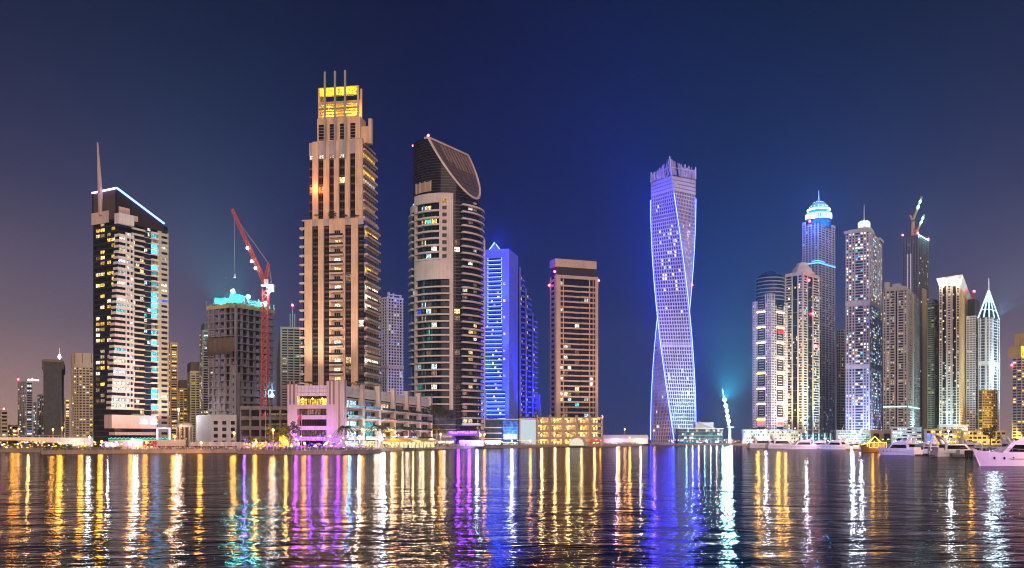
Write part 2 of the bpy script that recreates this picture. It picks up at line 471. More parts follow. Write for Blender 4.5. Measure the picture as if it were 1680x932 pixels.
# railing along the near promenade, one length per stretch
rail_pts = west_edge[2:]
for (ax, ay), (bx, by) in zip(rail_pts, rail_pts[1:]):
    b = MB(); L = math.hypot(bx - ax, by - ay); n = max(1, int(L / 3.0))
    a = Vector((ax, ay + 1.2, 0)); c = Vector((bx, by + 1.2, 0))
    for i in range(n + 1):
        p = a.lerp(c, i / n); b.bar((p.x, p.y, LAND), (p.x, p.y, LAND + 1.25), .16)
    for h in (.45, .8, 1.22): b.bar((a.x, a.y, LAND + h), (c.x, c.y, LAND + h), .09)
    if ay > 700: continue
    mid = (a + c) / 2
    px = CX + F * mid.x / mid.y
    where = 'left of the parked cars' if px < 230 else 'in front of the parked cars' if px < 380 else 'at the step in the quay' if px < 392 else 'in front of the dark trees' if px < 450 else 'before the purple-lit terrace' if px < 530 else 'on the quay bend by the palms' if px < 590 else 'at the rounded quay end' if px < 615 else 'beside the quay step' if px < 626 else 'in front of the balcony block wing' if px < 700 else 'in front of the round tower foot' if px < 850 else 'along the garage front'
    o = b.obj('promenade_railing', [STEEL]); prop(o, 'metal waterfront railing with slim posts ' + where, 'railing', 'railings along the promenade')

# bridge on the far left
br = thing('road_bridge', 'low pale road bridge with curved soffit over the channel', 'bridge', (0, 0, 0))
Yb = 520
n = 28; top = []; bot = []
for i in range(n + 1):
    px = -260 + i * (415 / n); t = (px - 0) / 150.0
    top.append((X(px, Yb), Z(718.5 - .8 * math.sin(min(1, max(0, (px + 200) / 340)) * math.pi), Yb)))
    d = 4.0 + 7 * max(0, min(1, (px - 10) / 140)) ** 1.6 + 3 * max(0, min(1, (-60 - px) / 120))
    bot.append((X(px, Yb), Z(723 + 10.5 * max(0, min(1, (px - 10) / 140)) ** 1.6 + 7 * max(0, min(1, (-60 - px) / 120)), Yb)))
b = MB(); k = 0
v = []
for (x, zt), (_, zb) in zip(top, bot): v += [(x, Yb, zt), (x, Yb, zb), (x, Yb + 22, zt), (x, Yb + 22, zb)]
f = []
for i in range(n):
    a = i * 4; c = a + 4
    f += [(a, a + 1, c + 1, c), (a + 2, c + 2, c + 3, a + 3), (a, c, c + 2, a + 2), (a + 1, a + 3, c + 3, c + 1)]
link('deck_web', mesh('deck_web', v, f, MAT('bridge_web_shade', (.20, .145, .115))), br)  # brown stands for the shade below the fascia, put into the web colour
vf = []; ff = []
for i, ((x, zt_), (_, zb_)) in enumerate(zip(top, bot)):
    zm = max(zb_ + .3, zt_ - 2.3 - max(0, (i - 17)) * .42)
    vf += [(x, Yb - .9, zt_ + .1), (x, Yb - .9, zm), (x, Yb - .02, zt_ + .1), (x, Yb - .02, zm)]
for i in range(n):
    a = i * 4; c = a + 4; ff += [(a, a + 1, c + 1, c), (a, c, c + 2, a + 2), (a + 1, a + 3, c + 3, c + 1)]
link('fascia', mesh('fascia', vf, ff, MAT('bridge_concrete', (.62, .55, .50))), br)
b = MB()
for i in range(n):
    b.bar((top[i][0], Yb + .2, top[i][1] + 1.1), (top[i + 1][0], Yb + .2, top[i + 1][1] + 1.1), .16)
    b.bar((top[i][0], Yb + .2, top[i][1]), (top[i][0], Yb + .2, top[i][1] + 1.1), .16)
b.obj('parapet_rail', [STEEL], br)
box(br, 'abutment', QUAY, X(118, Yb), X(152, Yb), Yb + .5, Yb + 21, 0, Z(724, Yb))
box(br, 'pier', QUAY, X(-120, Yb), X(-108, Yb), Yb + 3, Yb + 19, -2, Z(726, Yb))
for px, c, w in ((60, (1, .5, .08), 2500), (122, (1, .85, .8), 3500), (10, (1, .5, .1), 2500)):
    point(br, (X(px, Yb), Yb - 9, 3.2), c, w, .6)

# ------------------------------------------------------------------ street lamps
SODIUM = EM('sodium_lamp_globe', (1, .46, .05), 30)
WHITEL = EM('white_lamp_globe', (.9, .95, 1), 60)
def sphere_mesh(name, mat, r=1.0):
    b = MB(); n = 6
    b.lathe([(max(.001, r * math.sin(math.pi * i / n)), -r * math.cos(math.pi * i / n)) for i in range(n + 1)], n=10)
    return b.mesh(name, [mat], True)
GLOBE = {'s': sphere_mesh('globe_sodium', SODIUM), 'w': sphere_mesh('globe_white', WHITEL)}
pb = MB(); pb.bar((0, 0, 0), (0, 0, 1), .26, n=6, w2=.16); POLE = pb.mesh('pole', [STEEL])
pb = MB(); pb.lathe([(.001, 0), (.38, 0), (.34, .5), (.16, .62), (.001, .62)], n=8); PBASE = pb.mesh('lamp_base', [STEEL])
pb = MB(); pb.lathe([(.001, .42), (.55, .25), (.60, .12), (.12, .12)], n=10); HOOD = pb.mesh('hood', [STEEL])
def street_lamp(px, py, Y, watts, where, kind='s', r=.46, base=LAND):
    zt = Z(py, Y)
    o = thing('street_lamp', where, 'street lamp', (X(px, Y), Y, base), 0, 'street lamps of the waterfront')
    link('base', PBASE, o); link('pole', POLE, o, scale=(1, 1, zt - base)); 
    link('globe', GLOBE[kind], o, (0, 0, zt - base + r * .8), scale=(r, r, r)); link('hood', HOOD, o, (0, 0, zt - base + r * 1.5))
    watts *= .24 if 'small' in where else .5
    c = (1, .40, .025) if kind == 's' else (.85, .93, 1)
    point(o, (0, -1.6, zt - base + r * .4), c, watts, 1.1)
    return o
S = 'amber street lamp '
bridge_top = Z(718, Yb + 8)
for px, py, Y, w, lab, kd in (
    (23, 708, 528, 9000, S + 'leftmost of the pair standing on the bridge', 's'),
    (31, 705, 528, 9000, S + 'right one of the left pair on the bridge', 's'),
    (87, 706, 528, 9000, S + 'on the bridge before the dark unfinished tower', 's'),
    (102, 703, 528, 9000, S + 'on the bridge beside the curved beige tower', 's'),
    (163, 703, 500, 9000, S + 'at the foot of the leaning white tower', 's'),
    (167, 726, 410, 6000, S + 'low beside the bright white booth', 's'),
    (217, 722, 412, 6500, S + 'in front of the pink podium wall', 's'),
    (287, 718, 402, 9000, S + 'on the quay by the row of parked cars', 's'),
    (297, 700, 470, 7000, S + 'behind the parked cars beside the pavilion', 's'),
    (384, 712, 404, 12000, S + 'on the quay where the parked cars end', 's'),
    (448, 707, 392, 12000, S + 'beside the dark round tree on the quay', 's'),
    (594, 706, 410, 9000, S + 'by the white flood at the palm trees', 's'),
    (648, 710, 500, 9000, S + 'in front of the cafe awning', 's'),
    (723, 713, 585, 9000, S + 'before the glass shopfront of the round tower', 's'),
    (795, 714, 640, 9000, S + 'before the blue shop front', 's'),
    (906, 716, 690, 8000, S + 'before the lit parking garage', 's'),
    (1025, 705, 800, 12000, S + 'tallest on the tip of the promenade', 's'),
    (1033, 719, 800, 7000, S + 'low at the end of the promenade', 's'),
    (1015, 722, 790, 7000, S + 'lowest near the promenade tip', 's'),
    (1073, 707, 905, 9000, S + 'at the left foot of the twisted tower', 's'),
    (240, 727, 408, 7000, S + 'small, between the red billboard and the parked cars', 's'),
    (330, 728, 412, 7000, S + 'small, in the middle of the parked cars', 's'),
    (420, 727, 388, 7000, S + 'small, left of the large round tree', 's'),
    (500, 729, 380, 5000, S + 'small, in front of the violet terrace', 's'),
    (535, 729, 381, 5000, S + 'small, in front of the violet terrace centre', 's'),
    (568, 728, 384, 6000, S + 'small, at the right end of the violet terrace', 's'),
    (680, 724, 545, 7000, S + 'small, at the right end of the cafe', 's'),
    (760, 724, 602, 7000, S + 'small, below the violet sign', 's'),
    (840, 724, 640, 6000, S + 'small, below the white shop sign', 's'),
    (870, 724, 655, 6000, S + 'small, below the blank white wall', 's'),
    (930, 724, 690, 6000, S + 'small, left of the white dome tent', 's'),
    (985, 724, 730, 6000, S + 'small, right of the peaked tents', 's'),
    (100, 729, 395, 7000, S + 'small, near the left end of the near quay', 's'),
    (135, 729, 398, 7000, S + 'small, on the near quay under the bridge end', 's'),
    (293, 673, 520, 22000, 'tall white floodlight mast beside the leaning tower', 'w'),
    (147, 718, 505, 7000, 'bright white floodlamp at the bridge end', 'w'),
):
    street_lamp(px, py, Y, w, lab, kd, base=LAND if not (px < 110 and Y > 520) else bridge_top)
# ------------------------------------------------------------------ left tower with the leaning white bay
t = Bld('hotel_tower', 'dark tower with leaning white corner bay, sloped lit roof and mast', 'tower', 153, 192, 275, 470, 60)
zt = t.z(352); nfl = 42; zb = LAND; fh = (zt - zb) / nfl
t.core(G_DK, zb, zt)
t.slabs(DARK, zb, zt, nfl, .28, .12)
# dark left wall: rows of amber rooms
t.lit('L', 1.0, t.wL * .42, zb + 8 * fh, zt, nfl - 8, .28, 3.2, .42, PAL_Y, near=True)
t.lit('L', t.wL * .5, t.wL - 2, zb + 8 * fh, zt, nfl - 8, .28, 4.2, .5, PAL_Y, near=True)
# right wall
CYL = EM('cyan_balcony_light', (.02, .50, 1), 8, True, .5)
s_w = t.S('R', 215); s_b = t.S('R', 236); s_g = t.S('R', 247); s_c = t.S('R', 258)
t.lit('R', s_w, s_b, zb + 6 * fh, zt - fh, nfl - 7, .3, 2.6, .22, [('warm', 3), ('white', 3), ('dim', 2)], near=True, dark=G_DK)
t.lit('R', s_b, s_g, zb + 6 * fh, zt - fh, nfl - 7, .3, 2.8, .10, PAL_C, near=True, dark=G_BLUE)
for i in range(6, nfl - 1):
    z = zb + i * fh
    t.fbox('balcony', CREAM, 'R', s_w + .1, s_b - .6 * (i % 2), z, z + .30 * fh, .15, 1.1)
    t.fbox('floor_line', WHITE, 'R', s_b, s_g, z, z + .07 * fh, .15, .45)
    t.fbox('corner_balcony', WHITE, 'R', s_g, s_c, z, z + .30 * fh, .15, 1.4)
    k = t.rng.random()
    if k < .7:
        kk = 'cool' if k < .4 else 'teal' if k < .55 else 'dim'
        t.win('R', s_g + .3, s_c - .3, z + .34 * fh, z + .96 * fh, .1, 'cyan' if kk == 'cool' else kk, CYL if kk == 'cool' else LIT[kk], LIGHTFR, 2, 'balcony_door')
t.piers(BEIGE, 'R', [(s_c, s_c + .32 * (t.wR - s_c)), (t.wR - .5, t.wR)], zb, zt - 1.2 * fh, .7, 'end_wall')
for i in range(nfl - 1):
    z = zb + i * fh; a = s_c + .32 * (t.wR - s_c)
    t.fbox('end_wall_band', BEIGE, 'R', a, t.wR - .5, z, z + .52 * fh, .02, .68)
    r = t.rng.random()
    k = 'white' if r < .16 else 'blue' if r < .20 else None
    t.win('R', a + .2, t.wR - .7, z + .54 * fh, z + .98 * fh, .12, k or G_BLUE.name, LIT[k] if k else G_BLUE, FRAME, 3, transom=False)
# leaning white corner bay
n_bay = 35; z_top = t.z(364)
bay = t.root
for i in range(9, 41):
    z = zb + (i - 2.0) * fh
    if z > z_top: break
    lean = 6.3 * (1 - (z - zb) / (z_top - zb)) ** 1.15 + .4
    p1 = 2.6
    t.fbox('bay_spandrel', WHITE, 'R', -lean, s_w, z, z + .47 * fh, -1.2, p1)
    s_r = s_w * .42
    t.fbox('bay_wall', WHITE, 'R', s_r, s_r + .55, z + .47 * fh, z + fh, .0, p1 - .05)
    t.fbox('bay_wall', WHITE, 'R', s_w - .5, s_w, z + .47 * fh, z + fh, .0, p1 - .05)
    t.fbox('bay_wall', WHITE, 'R', s_r + (s_w - s_r) * .48, s_r + (s_w - s_r) * .56, z + .47 * fh, z + fh, .0, p1 - .05)
    t.fbox('bay_back', G_DK, 'R', -lean + .5, s_w - .5, z + .47 * fh, z + fh, -1.0, p1 - .75)
    for a, c in ((-lean + .7, s_r - .1), (s_r + .6, s_r + (s_w - s_r) * .47), (s_r + (s_w - s_r) * .57, s_w - .6)):
        r = t.rng.random()
        k = 'white' if r < .24 else 'cool' if r < .36 else 'teal' if r < .42 else None
        t.win('R', a, c, z + .50 * fh, z + .97 * fh, p1 - .7, k or G_DK.name, LIT[k] if k else G_DK, LIGHTFR if k else FRAME, 3 if a < 0 else 2)
t.fbox('bay_cap', WHITE, 'R', -.6, s_w, z_top - .3 * fh, z_top + 1.5 * fh, -1.2, 2.6)
# lit balconies stepping up above the bay
for i in range(6):
    z = z_top + (1.8 + i * 1.0) * fh; o = .5 * (i % 2)
    if z > zt: break
    t.fbox('sky_balcony', WHITE, 'R', -1.6 + o + i * .25, s_w - .5 - i * .2, z, z + .36 * fh, -.5, 3.2 - o)
    t.win('R', .3, s_w * .55, z + .4 * fh, z + .95 * fh, .2, 'cool', LIT['cool'], LIGHTFR, 3, 'balcony_door')
    t.win('R', s_w * .6, s_w - .4, z + .4 * fh, z + .95 * fh, .2, 'white', LIT['white'], LIGHTFR, 2, 'balcony_door')
# sloped roof screen: flat on the left, then falling along the right wall
s_e = t.S('R', 268)
zr0 = t.z(310); zr1 = t.z(368, 'R', s_e)
b = MB()
for y0, y1 in ((-.4, .9), (t.wL - .9, t.wL + .4)):
    k = len(b.v)
    b.v += [(-.4, y0, zt - 2), (s_e, y0, zt - 2 - 2), (s_e, y0, zr1), (-.4, y0, zr0), (-.4, y1, zt - 2), (s_e, y1, zt - 4), (s_e, y1, zr1), (-.4, y1, zr0)]
    b.f += [tuple(k + q for q in (0, 1, 2, 3)), tuple(k + q for q in (7, 6, 5, 4)), tuple(k + q for q in (3, 2, 6, 7)), tuple(k + q for q in (0, 3, 7, 4)), tuple(k + q for q in (1, 5, 6, 2))]; b.m += [0] * 5
b.obj('roof_screen', [DARK], t.root)
box(t.root, 'roof_wall', MAT('brown_cladding', (.10, .07, .07)), -.41, .5, .9, t.wL - .9, zt - 2, zr0 - .3)
for i in range(9): t.fbox('cladding_rib', MAT('brown_cladding', (.10, .07, .07)), 'L', .9, t.wL - .9, zt - 1 + i * 1.35, zt - .85 + i * 1.35, .40, .52)
t.fbox('plant_screen', PINKST, 'R', .6, s_w * .8, zt - 1.5, zt + 4.2, .5, 1.2)
t.fbox('plant_screen', PINKST, 'R', s_w * .8, s_w * 1.4, zt - 1.5, zt + 1.2, .5, 1.2)
t.fbox('west_screen', PINKST, 'L', t.wL * .3, t.wL, zt - 3.5, zt + 2.6, .5, 1.1)
LEDV = EM('violet_light_strip', (.42, .30, 1), 7)
LEDB = EM('blue_light_strip', (.10, .22, 1), 9)
b = MB(); b.bar((-.6, t.wL, zr0 + .3), (-.6, -.6, zr0 + .3), .75, 0); b.obj('light_strip', [LEDV], t.root)
b = MB(); b.bar((-.6, -.6, zr0 + .3), (s_e, -.6, zr1 + .3), .75, 0); b.obj('light_strip', [LEDB], t.root)
ym = t.S('L', 169)
b = MB(); zf = t.z(354, 'L', ym); b.bar((-1.6, ym, zf), (-1.6, ym, t.z(318, 'L', ym)), 1.2, 0, 1.7); b.bar((-1.6, ym, t.z(318, 'L', ym)), (-1.6, ym + 2.2, t.z(234, 'L', ym)), 1.7, 0, .5)
b.obj('mast', [PINKST], t.root)
# podium and lettered fascia
t.fbox('podium_fascia', PINKST, 'R', -7.5, t.wR * .62, t.z(703), t.z(681), .1, 6.0)
t.fbox('podium_glazing', G_BLUE, 'R', -5, t.wR * .62, t.z(709), t.z(703), .1, 4.6)
t.fbox('podium_band', PINKST, 'R', -4.8, t.wR * .62, t.z(714), t.z(709), .1, 5.2)
t.fbox('shopfront', G_DK, 'R', -4, t.wR * .62, LAND, t.z(714), .1, 4.4)
SIGNW = EM('white_sign_letters', (.80, .82, 1), 2.2)
SIGNV = EM('purple_sign_letters', (.42, .12, 1), 5)
def sign(parent, x, y, z, w, h, mat, n, rz=0.0, rng=random.Random(3), name='sign_lettering'):
    """row of raised letters, too far away to read"""
    b = MB(); cw = w / n
    for i in range(n):
        a = i * cw + cw * .12; c = (i + 1) * cw - cw * .12; m = (a + c) / 2; th = cw * .20; ty = rng.randrange(5)
        b.box(a, a + th, -.2, 0, 0, h)
        if ty in (0, 1, 3): b.box(a + th, c, -.2, 0, h * .80, h)
        if ty in (0, 2, 4): b.box(a + th, c, -.2, 0, 0, h * .2)
        if ty in (1, 3, 4): b.box(a + th, c, -.2, 0, h * .42, h * .58)
        if ty in (0, 2, 3): b.box(c - th, c, -.2, 0, h * .2, h * .80)
    return b.obj(name, [mat], parent, (x, y, z), rz)
pz = t.z(692)
for a, c, n_ in ((s_w * 1.1, s_w * 1.1 + 4.4, 5), (s_w * 1.1 + 6.6, s_w * 1.1 + 10.6, 6)):
    sign(t.root, a, -6.1, pz, c - a, 1.6, SIGNW, n_)
    box(t.root, 'sign_underline', SIGNW, a - .3, c + .3, -6.2, -6.02, pz - 1.1, pz - .5)
point(t.root, (s_w * 2, -9, pz + 1), (.5, .42, 1), 700, .8)
spot(t.root, (t.wR + 2, -16, 3), (t.wR - 3, 0, 60), (.45, 1, .70), 45000, 60)
spot(t.root, (6, -75, 6), (5, 0, 62), (1, .68, .60), 300000, 80, radius=2)
b = MB(); b.box(0, .8, -.8, 0, 0, 11); b.box(.8, 8, -.8, 0, 10.2, 11); b.box(8, 8.8, -.8, 0, 0, 11)
b.obj('entrance_portal', [EM('lit_portal', (.72, .66, 1), 1.6)], t.root, (t.wR * .66, -4, LAND))
t.done()

# ------------------------------------------------------------------ generic far towers
def far_tower(name, label, pxL, pxC, pxR, Y, th, py, mat, glass, nf, band=.42, piers=(0, 0), prob=.12, pal=PAL_W, crown=None, p=.34, base=LAND, cat='tower', pmat=None, pw=.7):
    t = Bld(name, label, cat, pxL, pxC, pxR, Y, th)
    zt = t.z(py)
    t.core(glass, base, zt)
    t.slabs(mat, base, zt, nf, band, p)
    t.ring('parapet', mat, zt, zt + 1.6, p)
    for face, n, w in (('R', piers[0], t.wR), ('L', piers[1], t.wL)):
        n = min(n, max(1, int(w / 2.6)))
        if n:
            for i in range(n + 1):
                c = w * i / n; t.fbox('pier', pmat or mat, face, max(-p, c - pw / 2), min(w + p, c + pw / 2), base, zt - .05, .02, p + .05)
        m = n or 1
        for i in range(m):
            t.lit(face, w * i / m + (pw * .55 if n else 0), w * (i + 1) / m - (pw * .55 if n else 0), base, zt, nf, band, 3.0, prob * 1.5, pal, p=p * .5)
    t.zt = zt; t.nf = nf; t.fh = (zt - base) / nf
    return t
REDL = EM('red_obstruction_lamp', (1, .02, .03), 80)
def redlamp(t, x, y, z, r=.8):
    link('warning_lamp', sphere_red, t.root, (x, y, z), scale=(r, r, r))
sphere_red = sphere_mesh('red_globe', REDL)

t = far_tower('apartment_block', 'small far block at the left picture edge with red roof lamp', -14, 2, 12, 700, 35, 676, BEIGE, G_WARM, 9, .45, (4, 4), .2); redlamp(t, 2, 2, t.zt + 2.5, .7); t.done()
t = far_tower('apartment_block', 'low far beige block right of the left-edge block', 10, 20, 31, 760, 40, 700, BEIGE, G_WARM, 5, .45, (4, 3), .25); t.done()
t = far_tower('apartment_tower', 'slim grey striped tower with white and red roof lights, far left', 30, 43, 53, 720, 40, 628, GREY, G_DK, 26, .4, (6, 5), .14, PAL_C)
for i in range(5): box(t.root, 'roof_light', EM('white_roof_light', (.9, .9, 1), 6), 1 + i * 1.7, 2.2 + i * 1.7, -.7, -.3, t.zt + 1.7, t.zt + 3)
redlamp(t, 0, t.wL, t.zt + 4, .7); redlamp(t, t.wR, 0, t.zt + 3, .7); t.done()
t = far_tower('apartment_tower', 'narrow grey tower behind the slim striped tower', 53, 60, 66, 800, 40, 662, GREY, G_DK, 19, .4, (3, 3), .18, PAL_C); t.done()
t = far_tower('apartment_tower', 'blue-lit narrow tower left of the dark unfinished tower', 62, 68, 76, 760, 40, 650, GREY, G_BLUE, 20, .3, (3, 3), .3, PAL_C); t.done()
t = far_tower('unfinished_tower', 'dark brown unfinished tower with lit cyan mast on top', 72, 78, 104, 700, 25, 604, MAT('taupe_concrete', (.20, .14, .10), var=.4), G_DK, 33, .38, (6, 3), .03, PAL_Y)
t.ring('formwork_belt', BROWND, t.zt - 5, t.zt + 1, 1.4)
b = MB(); b.bar((t.wR * .75, 2, t.zt), (t.wR * .75, 2, t.zt + 16), 1.0, 0, .6); b.obj('mast', [STEEL], t.root)
link('mast_lamp', GLOBE['w'], t.root, (t.wR * .75, 1.2, t.zt + 9), scale=(1.0, 1.0, 1.6)); t.done()
t = far_tower('apartment_tower', 'pale yellow narrow tower behind the curved beige tower', 102, 107, 114, 820, 40, 656, CREAM, G_WARM, 20, .45, (3, 3), .3, PAL_Y); t.done()

# curved beige tower
YC = 640; cx_ = X(133, YC); rad = (157 - 110) / 2 / F * YC * 1.12
t = thing('curved_tower', 'beige tower with curved gridded front and blank crown wall', 'tower', (cx_, YC + rad, 0), R(12))
zt = Z(603, YC); zc = Z(579, YC); nf = 29; fh = (zt - LAND) / nf
b = MB(); b.arc(0.5, rad - .5, R(-110), R(110), LAND, zt, 26); b.obj('glass_core', [G_WARM], t)
bandm = MB(); bandm.arc(rad - .6, rad, R(-80), R(52), 0, fh * .48, 16); bandm = bandm.mesh('floor_band', [BEIGE])
for i in range(nf): link('floor_band', bandm, t, (0, 0, LAND + i * fh))
for a in range(-80, 56, 12):
    b = MB(); b.arc(rad - .5, rad + .12, R(a - 1.5), R(a + 1.5), LAND, zt, 2); b.obj('pier', [BEIGE], t)
b = MB(); b.arc(rad - 1.5, rad + .2, R(-80), R(80), zt, zc, 20); b.obj('crown_wall', [BEIGE], t)
for a in (-40, -8, 22): 
    b = MB(); b.arc(rad + .1, rad + .35, R(a), R(a + 1.5), zc - 7, zc - .2, 2); b.obj('crown_joint', [DARK], t)
b = MB(); b.arc(rad - .4, rad + .3, R(52), R(62), LAND, zt, 4); b.obj('glass_strip', [G_DK], t)
b = MB(); b.arc(rad - .4, rad + .5, R(62), R(84), LAND, zt, 4); b.obj('side_pier', [BEIGE], t)
rng = random.Random(5)
wmesh = {}
for k in ('yellow', 'warm', 'white'):
    q = MB(); q.arc(rad - .35, rad - .25, R(-4.3), R(4.3), fh * .52, fh * .97, 3); wmesh[k] = q.mesh('lit_window', [LIT[k]])
for i in range(nf):
    for a in range(-74, 50, 12):
        if rng.random() < .16: link('lit_window', wmesh[rng.choice(['yellow', 'warm', 'white'])], t, (0, 0, LAND + i * fh), (0, 0, R(a)))
b = MB(); b.box(-.9, .9, -.9, .9, LAND, Z(552, YC)); o = b.obj('side_fin', [BEIGE], t, (rad * 1.02, -4, 0))
box(t, 'link_block', DARK, rad * 1.06, rad * 1.06 + 6, -6, 4, LAND, Z(585, YC))
link('warning_lamp', sphere_red, t, (rad * .9, -6, zc + 1), scale=(.8, .8, .8))

# towers right of the leaning tower
t = far_tower('apartment_tower', 'orange-lit slim tower just right of the leaning tower', 272, 280, 291, 640, 40, 565, MAT('orange_render', (.62, .40, .22)), G_DK, 44, .45, (4, 4), .4, PAL_Y); t.done()
t = far_tower('apartment_tower', 'short yellow tower with brown roof between two taller ones', 289, 294, 308, 700, 25, 640, GOLD, G_WARM, 24, .5, (6, 3), .12, PAL_Y); t.ring('roof_block', BROWND, t.zt + 1.6, t.zt + 8, -.5); t.done()
t = far_tower('apartment_tower', 'pale yellow tower with small square windows and brown top', 308, 313, 329, 660, 25, 612, MAT('pale_yellow_render', (.68, .60, .34)), G_WARM, 30, .48, (7, 3), .06, PAL_Y); t.ring('roof_block', BROWND, t.zt + 1.6, t.zt + 8, .3); t.done()
t = far_tower('apartment_tower', 'dark striped tower hidden behind the concrete frame building', 328, 333, 352, 640, 25, 545, GREY, G_DK, 46, .35, (3, 2), .12, PAL_W); t.ring('roof_block', DARK, t.zt + 1.6, t.zt + 7, -.8); t.done()
t = far_tower('apartment_tower', 'grey banded tower with two roof fins left of the tan tower', 455, 462, 512, 640, 15, 540, MAT('grey_cream_render', (.50, .46, .42)), G_DK, 45, .40, (5, 2), .09, PAL_W, p=.9)
for x in (5.5, 8.5): t.fbox('roof_fin', GREY, 'R', x, x + .8, t.zt, t.zt + 11, -3, -1)
b = MB(); b.bar((7.5, 2, t.zt), (7.5, 2, t.zt + 17), .5, 0, .3); b.obj('mast', [STEEL], t.root); redlamp(t, 7.5, 2, t.zt + 17.3, .8)
box(t.root, 'crown_band', MAT('orange_render', (.62, .40, .22)), -1, t.wR, -1.1, 0, t.zt - 22.5 * t.fh, t.zt - 21.9 * t.fh); t.done()

# ------------------------------------------------------------------ concrete frame under construction
t = Bld('concrete_frame_building', 'unfinished concrete frame tower with teal-lit top deck and brown net', 'building', 340, 387, 449, 520, 62)
z0 = LAND; zt = t.z(500); nf = 19; fh = (zt - z0) / nf
box(t.root, 'lift_core', CONCD, t.wR * .3, t.wR * .75, t.wL * .3, t.wL * .8, z0, zt + 3)
for i in range(nf + 1):
    z = z0 + i * fh
    box(t.root, 'floor_slab', CONC, -.6, t.wR + .6, -.6, t.wL + .6, z - .55, z)
for face, w, n in (('R', t.wR, 6), ('L', t.wL, 5)):
    for i in range(n + 1):
        if face == 'L' and i == 0: continue
        c = min(max(w * i / n, .8), w - .8)
        t.fbox('column', CONC, face, c - .55, c + .55, z0, zt - .6, -1.4, -.2)
# block-wall infill on the lower storeys, with window holes left open
for i in range(0, 12):
    z = z0 + i * fh
    for face, w, n in (('R', t.wR, 6), ('L', t.wL, 5)):
        for j in range(n):
            if i > 8 and (i + j) % 3: continue
            a = w * j / n + .55; c = w * (j + 1) / n - .55
            m = (a + c) / 2
            t.fbox('infill_wall', CONC, face, a, m - .9, z + .02, z + fh - .57, -.9, -.35)
            if (j * 7 + i) % 4: t.fbox('infill_wall', CONC, face, m + .9, c, z + .02, z + fh - .57, -.9, -.35)
            t.fbox('infill_wall', CONC, face, m - .9, m + .9, z + .02, z + .9, -.9, -.35)
    if t.rng.random() < .5: t.fbox('site_lamp_panel', LIT['dim'], 'L', 4, 5.2, z + 1, z + 2.2, -3, -2.9)
# sheer wall at the near edge
t.fbox('edge_wall', CONC, 'R', -.7, 2.6, z0, zt - 9 * fh, -.3, .65)
t.fbox('edge_wall', CONC, 'L', -.6, 2.8, z0, zt - 8 * fh, -.3, .66)
t.fbox('edge_column', CONC, 'R', -.7, .7, zt - 9 * fh, zt, -.6, .66)
for i in range(2, 10): t.fbox('edge_window', BLACK, 'L', .7, 1.8, z0 + i * fh + 1, z0 + i * fh + 2.6, .66, .72)
b = MB()
for i in range(12):
    a = .5 + i * (t.wL - 1) / 12; c = .5 + (i + 1) * (t.wL - 1) / 12; o1 = .15 * (i % 2); o2 = .15 * ((i + 1) % 2)
    b.quad((-1 - o2, c, zt - 6.1 * fh), (-1 - o1, a, zt - 6.1 * fh), (-1.1 - o1, a, zt - 4.3 * fh), (-1.1 - o2, c, zt - 4.3 * fh))
    b.quad((-1 - o2, c, zt - 6.1 * fh), (-1 - o1, a, zt - 6.1 * fh), (-3.2, a, zt - 6.6 * fh), (-3.2, c, zt - 6.6 * fh))
b.obj('debris_net', [NET], t.root)
# formwork, guard rails and stacked timber on the top deck
YW = MAT('formwork_timber', (.42, .30, .10), var=.4)
for face, w in (('R', t.wR), ('L', t.wL)):
    n = 9
    for i in range(n):
        t.fbox('formwork_panel', YW, face, w * i / n + .1, w * (i + 1) / n - .15, zt - 1.6, zt + .4 + .5 * (i % 2), .65, .9)
    for i in range(n + 1):
        t.fbox('guard_post', STEEL, face, w * i / n - .1, w * i / n + .1, zt, zt + 2.2 + (1.5 if i % 4 == 1 else 0), .2, .4)
    t.fbox('guard_rail', STEEL, face, 0, w, zt + 1.1, zt + 1.25, .2, .3)
FRAME_ROOT = t.root
rr = random.Random(9)
for (x0, x1), (y0, y1), h in (((2, 9), (2, 6), 6.5), ((11, 19), (3, 8), 4.6), ((20, 28), (2, 7), 5.4), ((3, 8), (11, 19), 5.0)):      # scaffold towers
    b = MB()
    for x in (x0, (x0 + x1) / 2, x1):
        for y in (y0, y1):
            b.bar((x, y, zt), (x, y, zt + h + rr.uniform(-.4, .8)), .14)
    z = zt + 1.4
    while z < zt + h:
        for y in (y0, y1): b.bar((x0, y, z), (x1, y, z), .11)
        for x in (x0, x1): b.bar((x, y0, z), (x, y1, z), .11)
        b.bar((x0, y0, z - 1.4), ((x0 + x1) / 2, y0, z), .09); b.bar((x1, y0, z - 1.4), ((x0 + x1) / 2, y0, z), .09)
        z += 1.5
    b.obj('scaffold', [STEEL], t.root)
b = MB()
for i in range(150):
    x = rr.uniform(.6, t.wR - .6); y = rr.uniform(.6, t.wL - .6); h = rr.uniform(1.0, 3.4)
    b.bar((x, y, zt), (x + rr.uniform(-.2, .2), y + rr.uniform(-.2, .2), zt + h), .12)
b.obj('rebar', [MAT('rusty_rebar', (.22, .12, .07))], t.root, kind='stuff')
TEALG = sphere_mesh('teal_globe', EM('teal_work_lamp', (.15, 1, .94), 200))
for x, y, h in ((t.wR * .10, t.wL * .25, 8.5), (t.wR * .42, t.wL * .15, 6.5), (t.wR * .78, .8, 4)):
    b = MB(); b.bar((x, y, zt), (x, y, zt + h), .25); b.obj('work_lamp_pole', [STEEL], t.root)
    link('work_lamp', TEALG, t.root, (x, y - .2, zt + h), scale=(1.1, 1.1, 1.1))
    point(t.root, (x, y, zt + h + 1.2), (.06, 1, .90), 24000, 1.0)
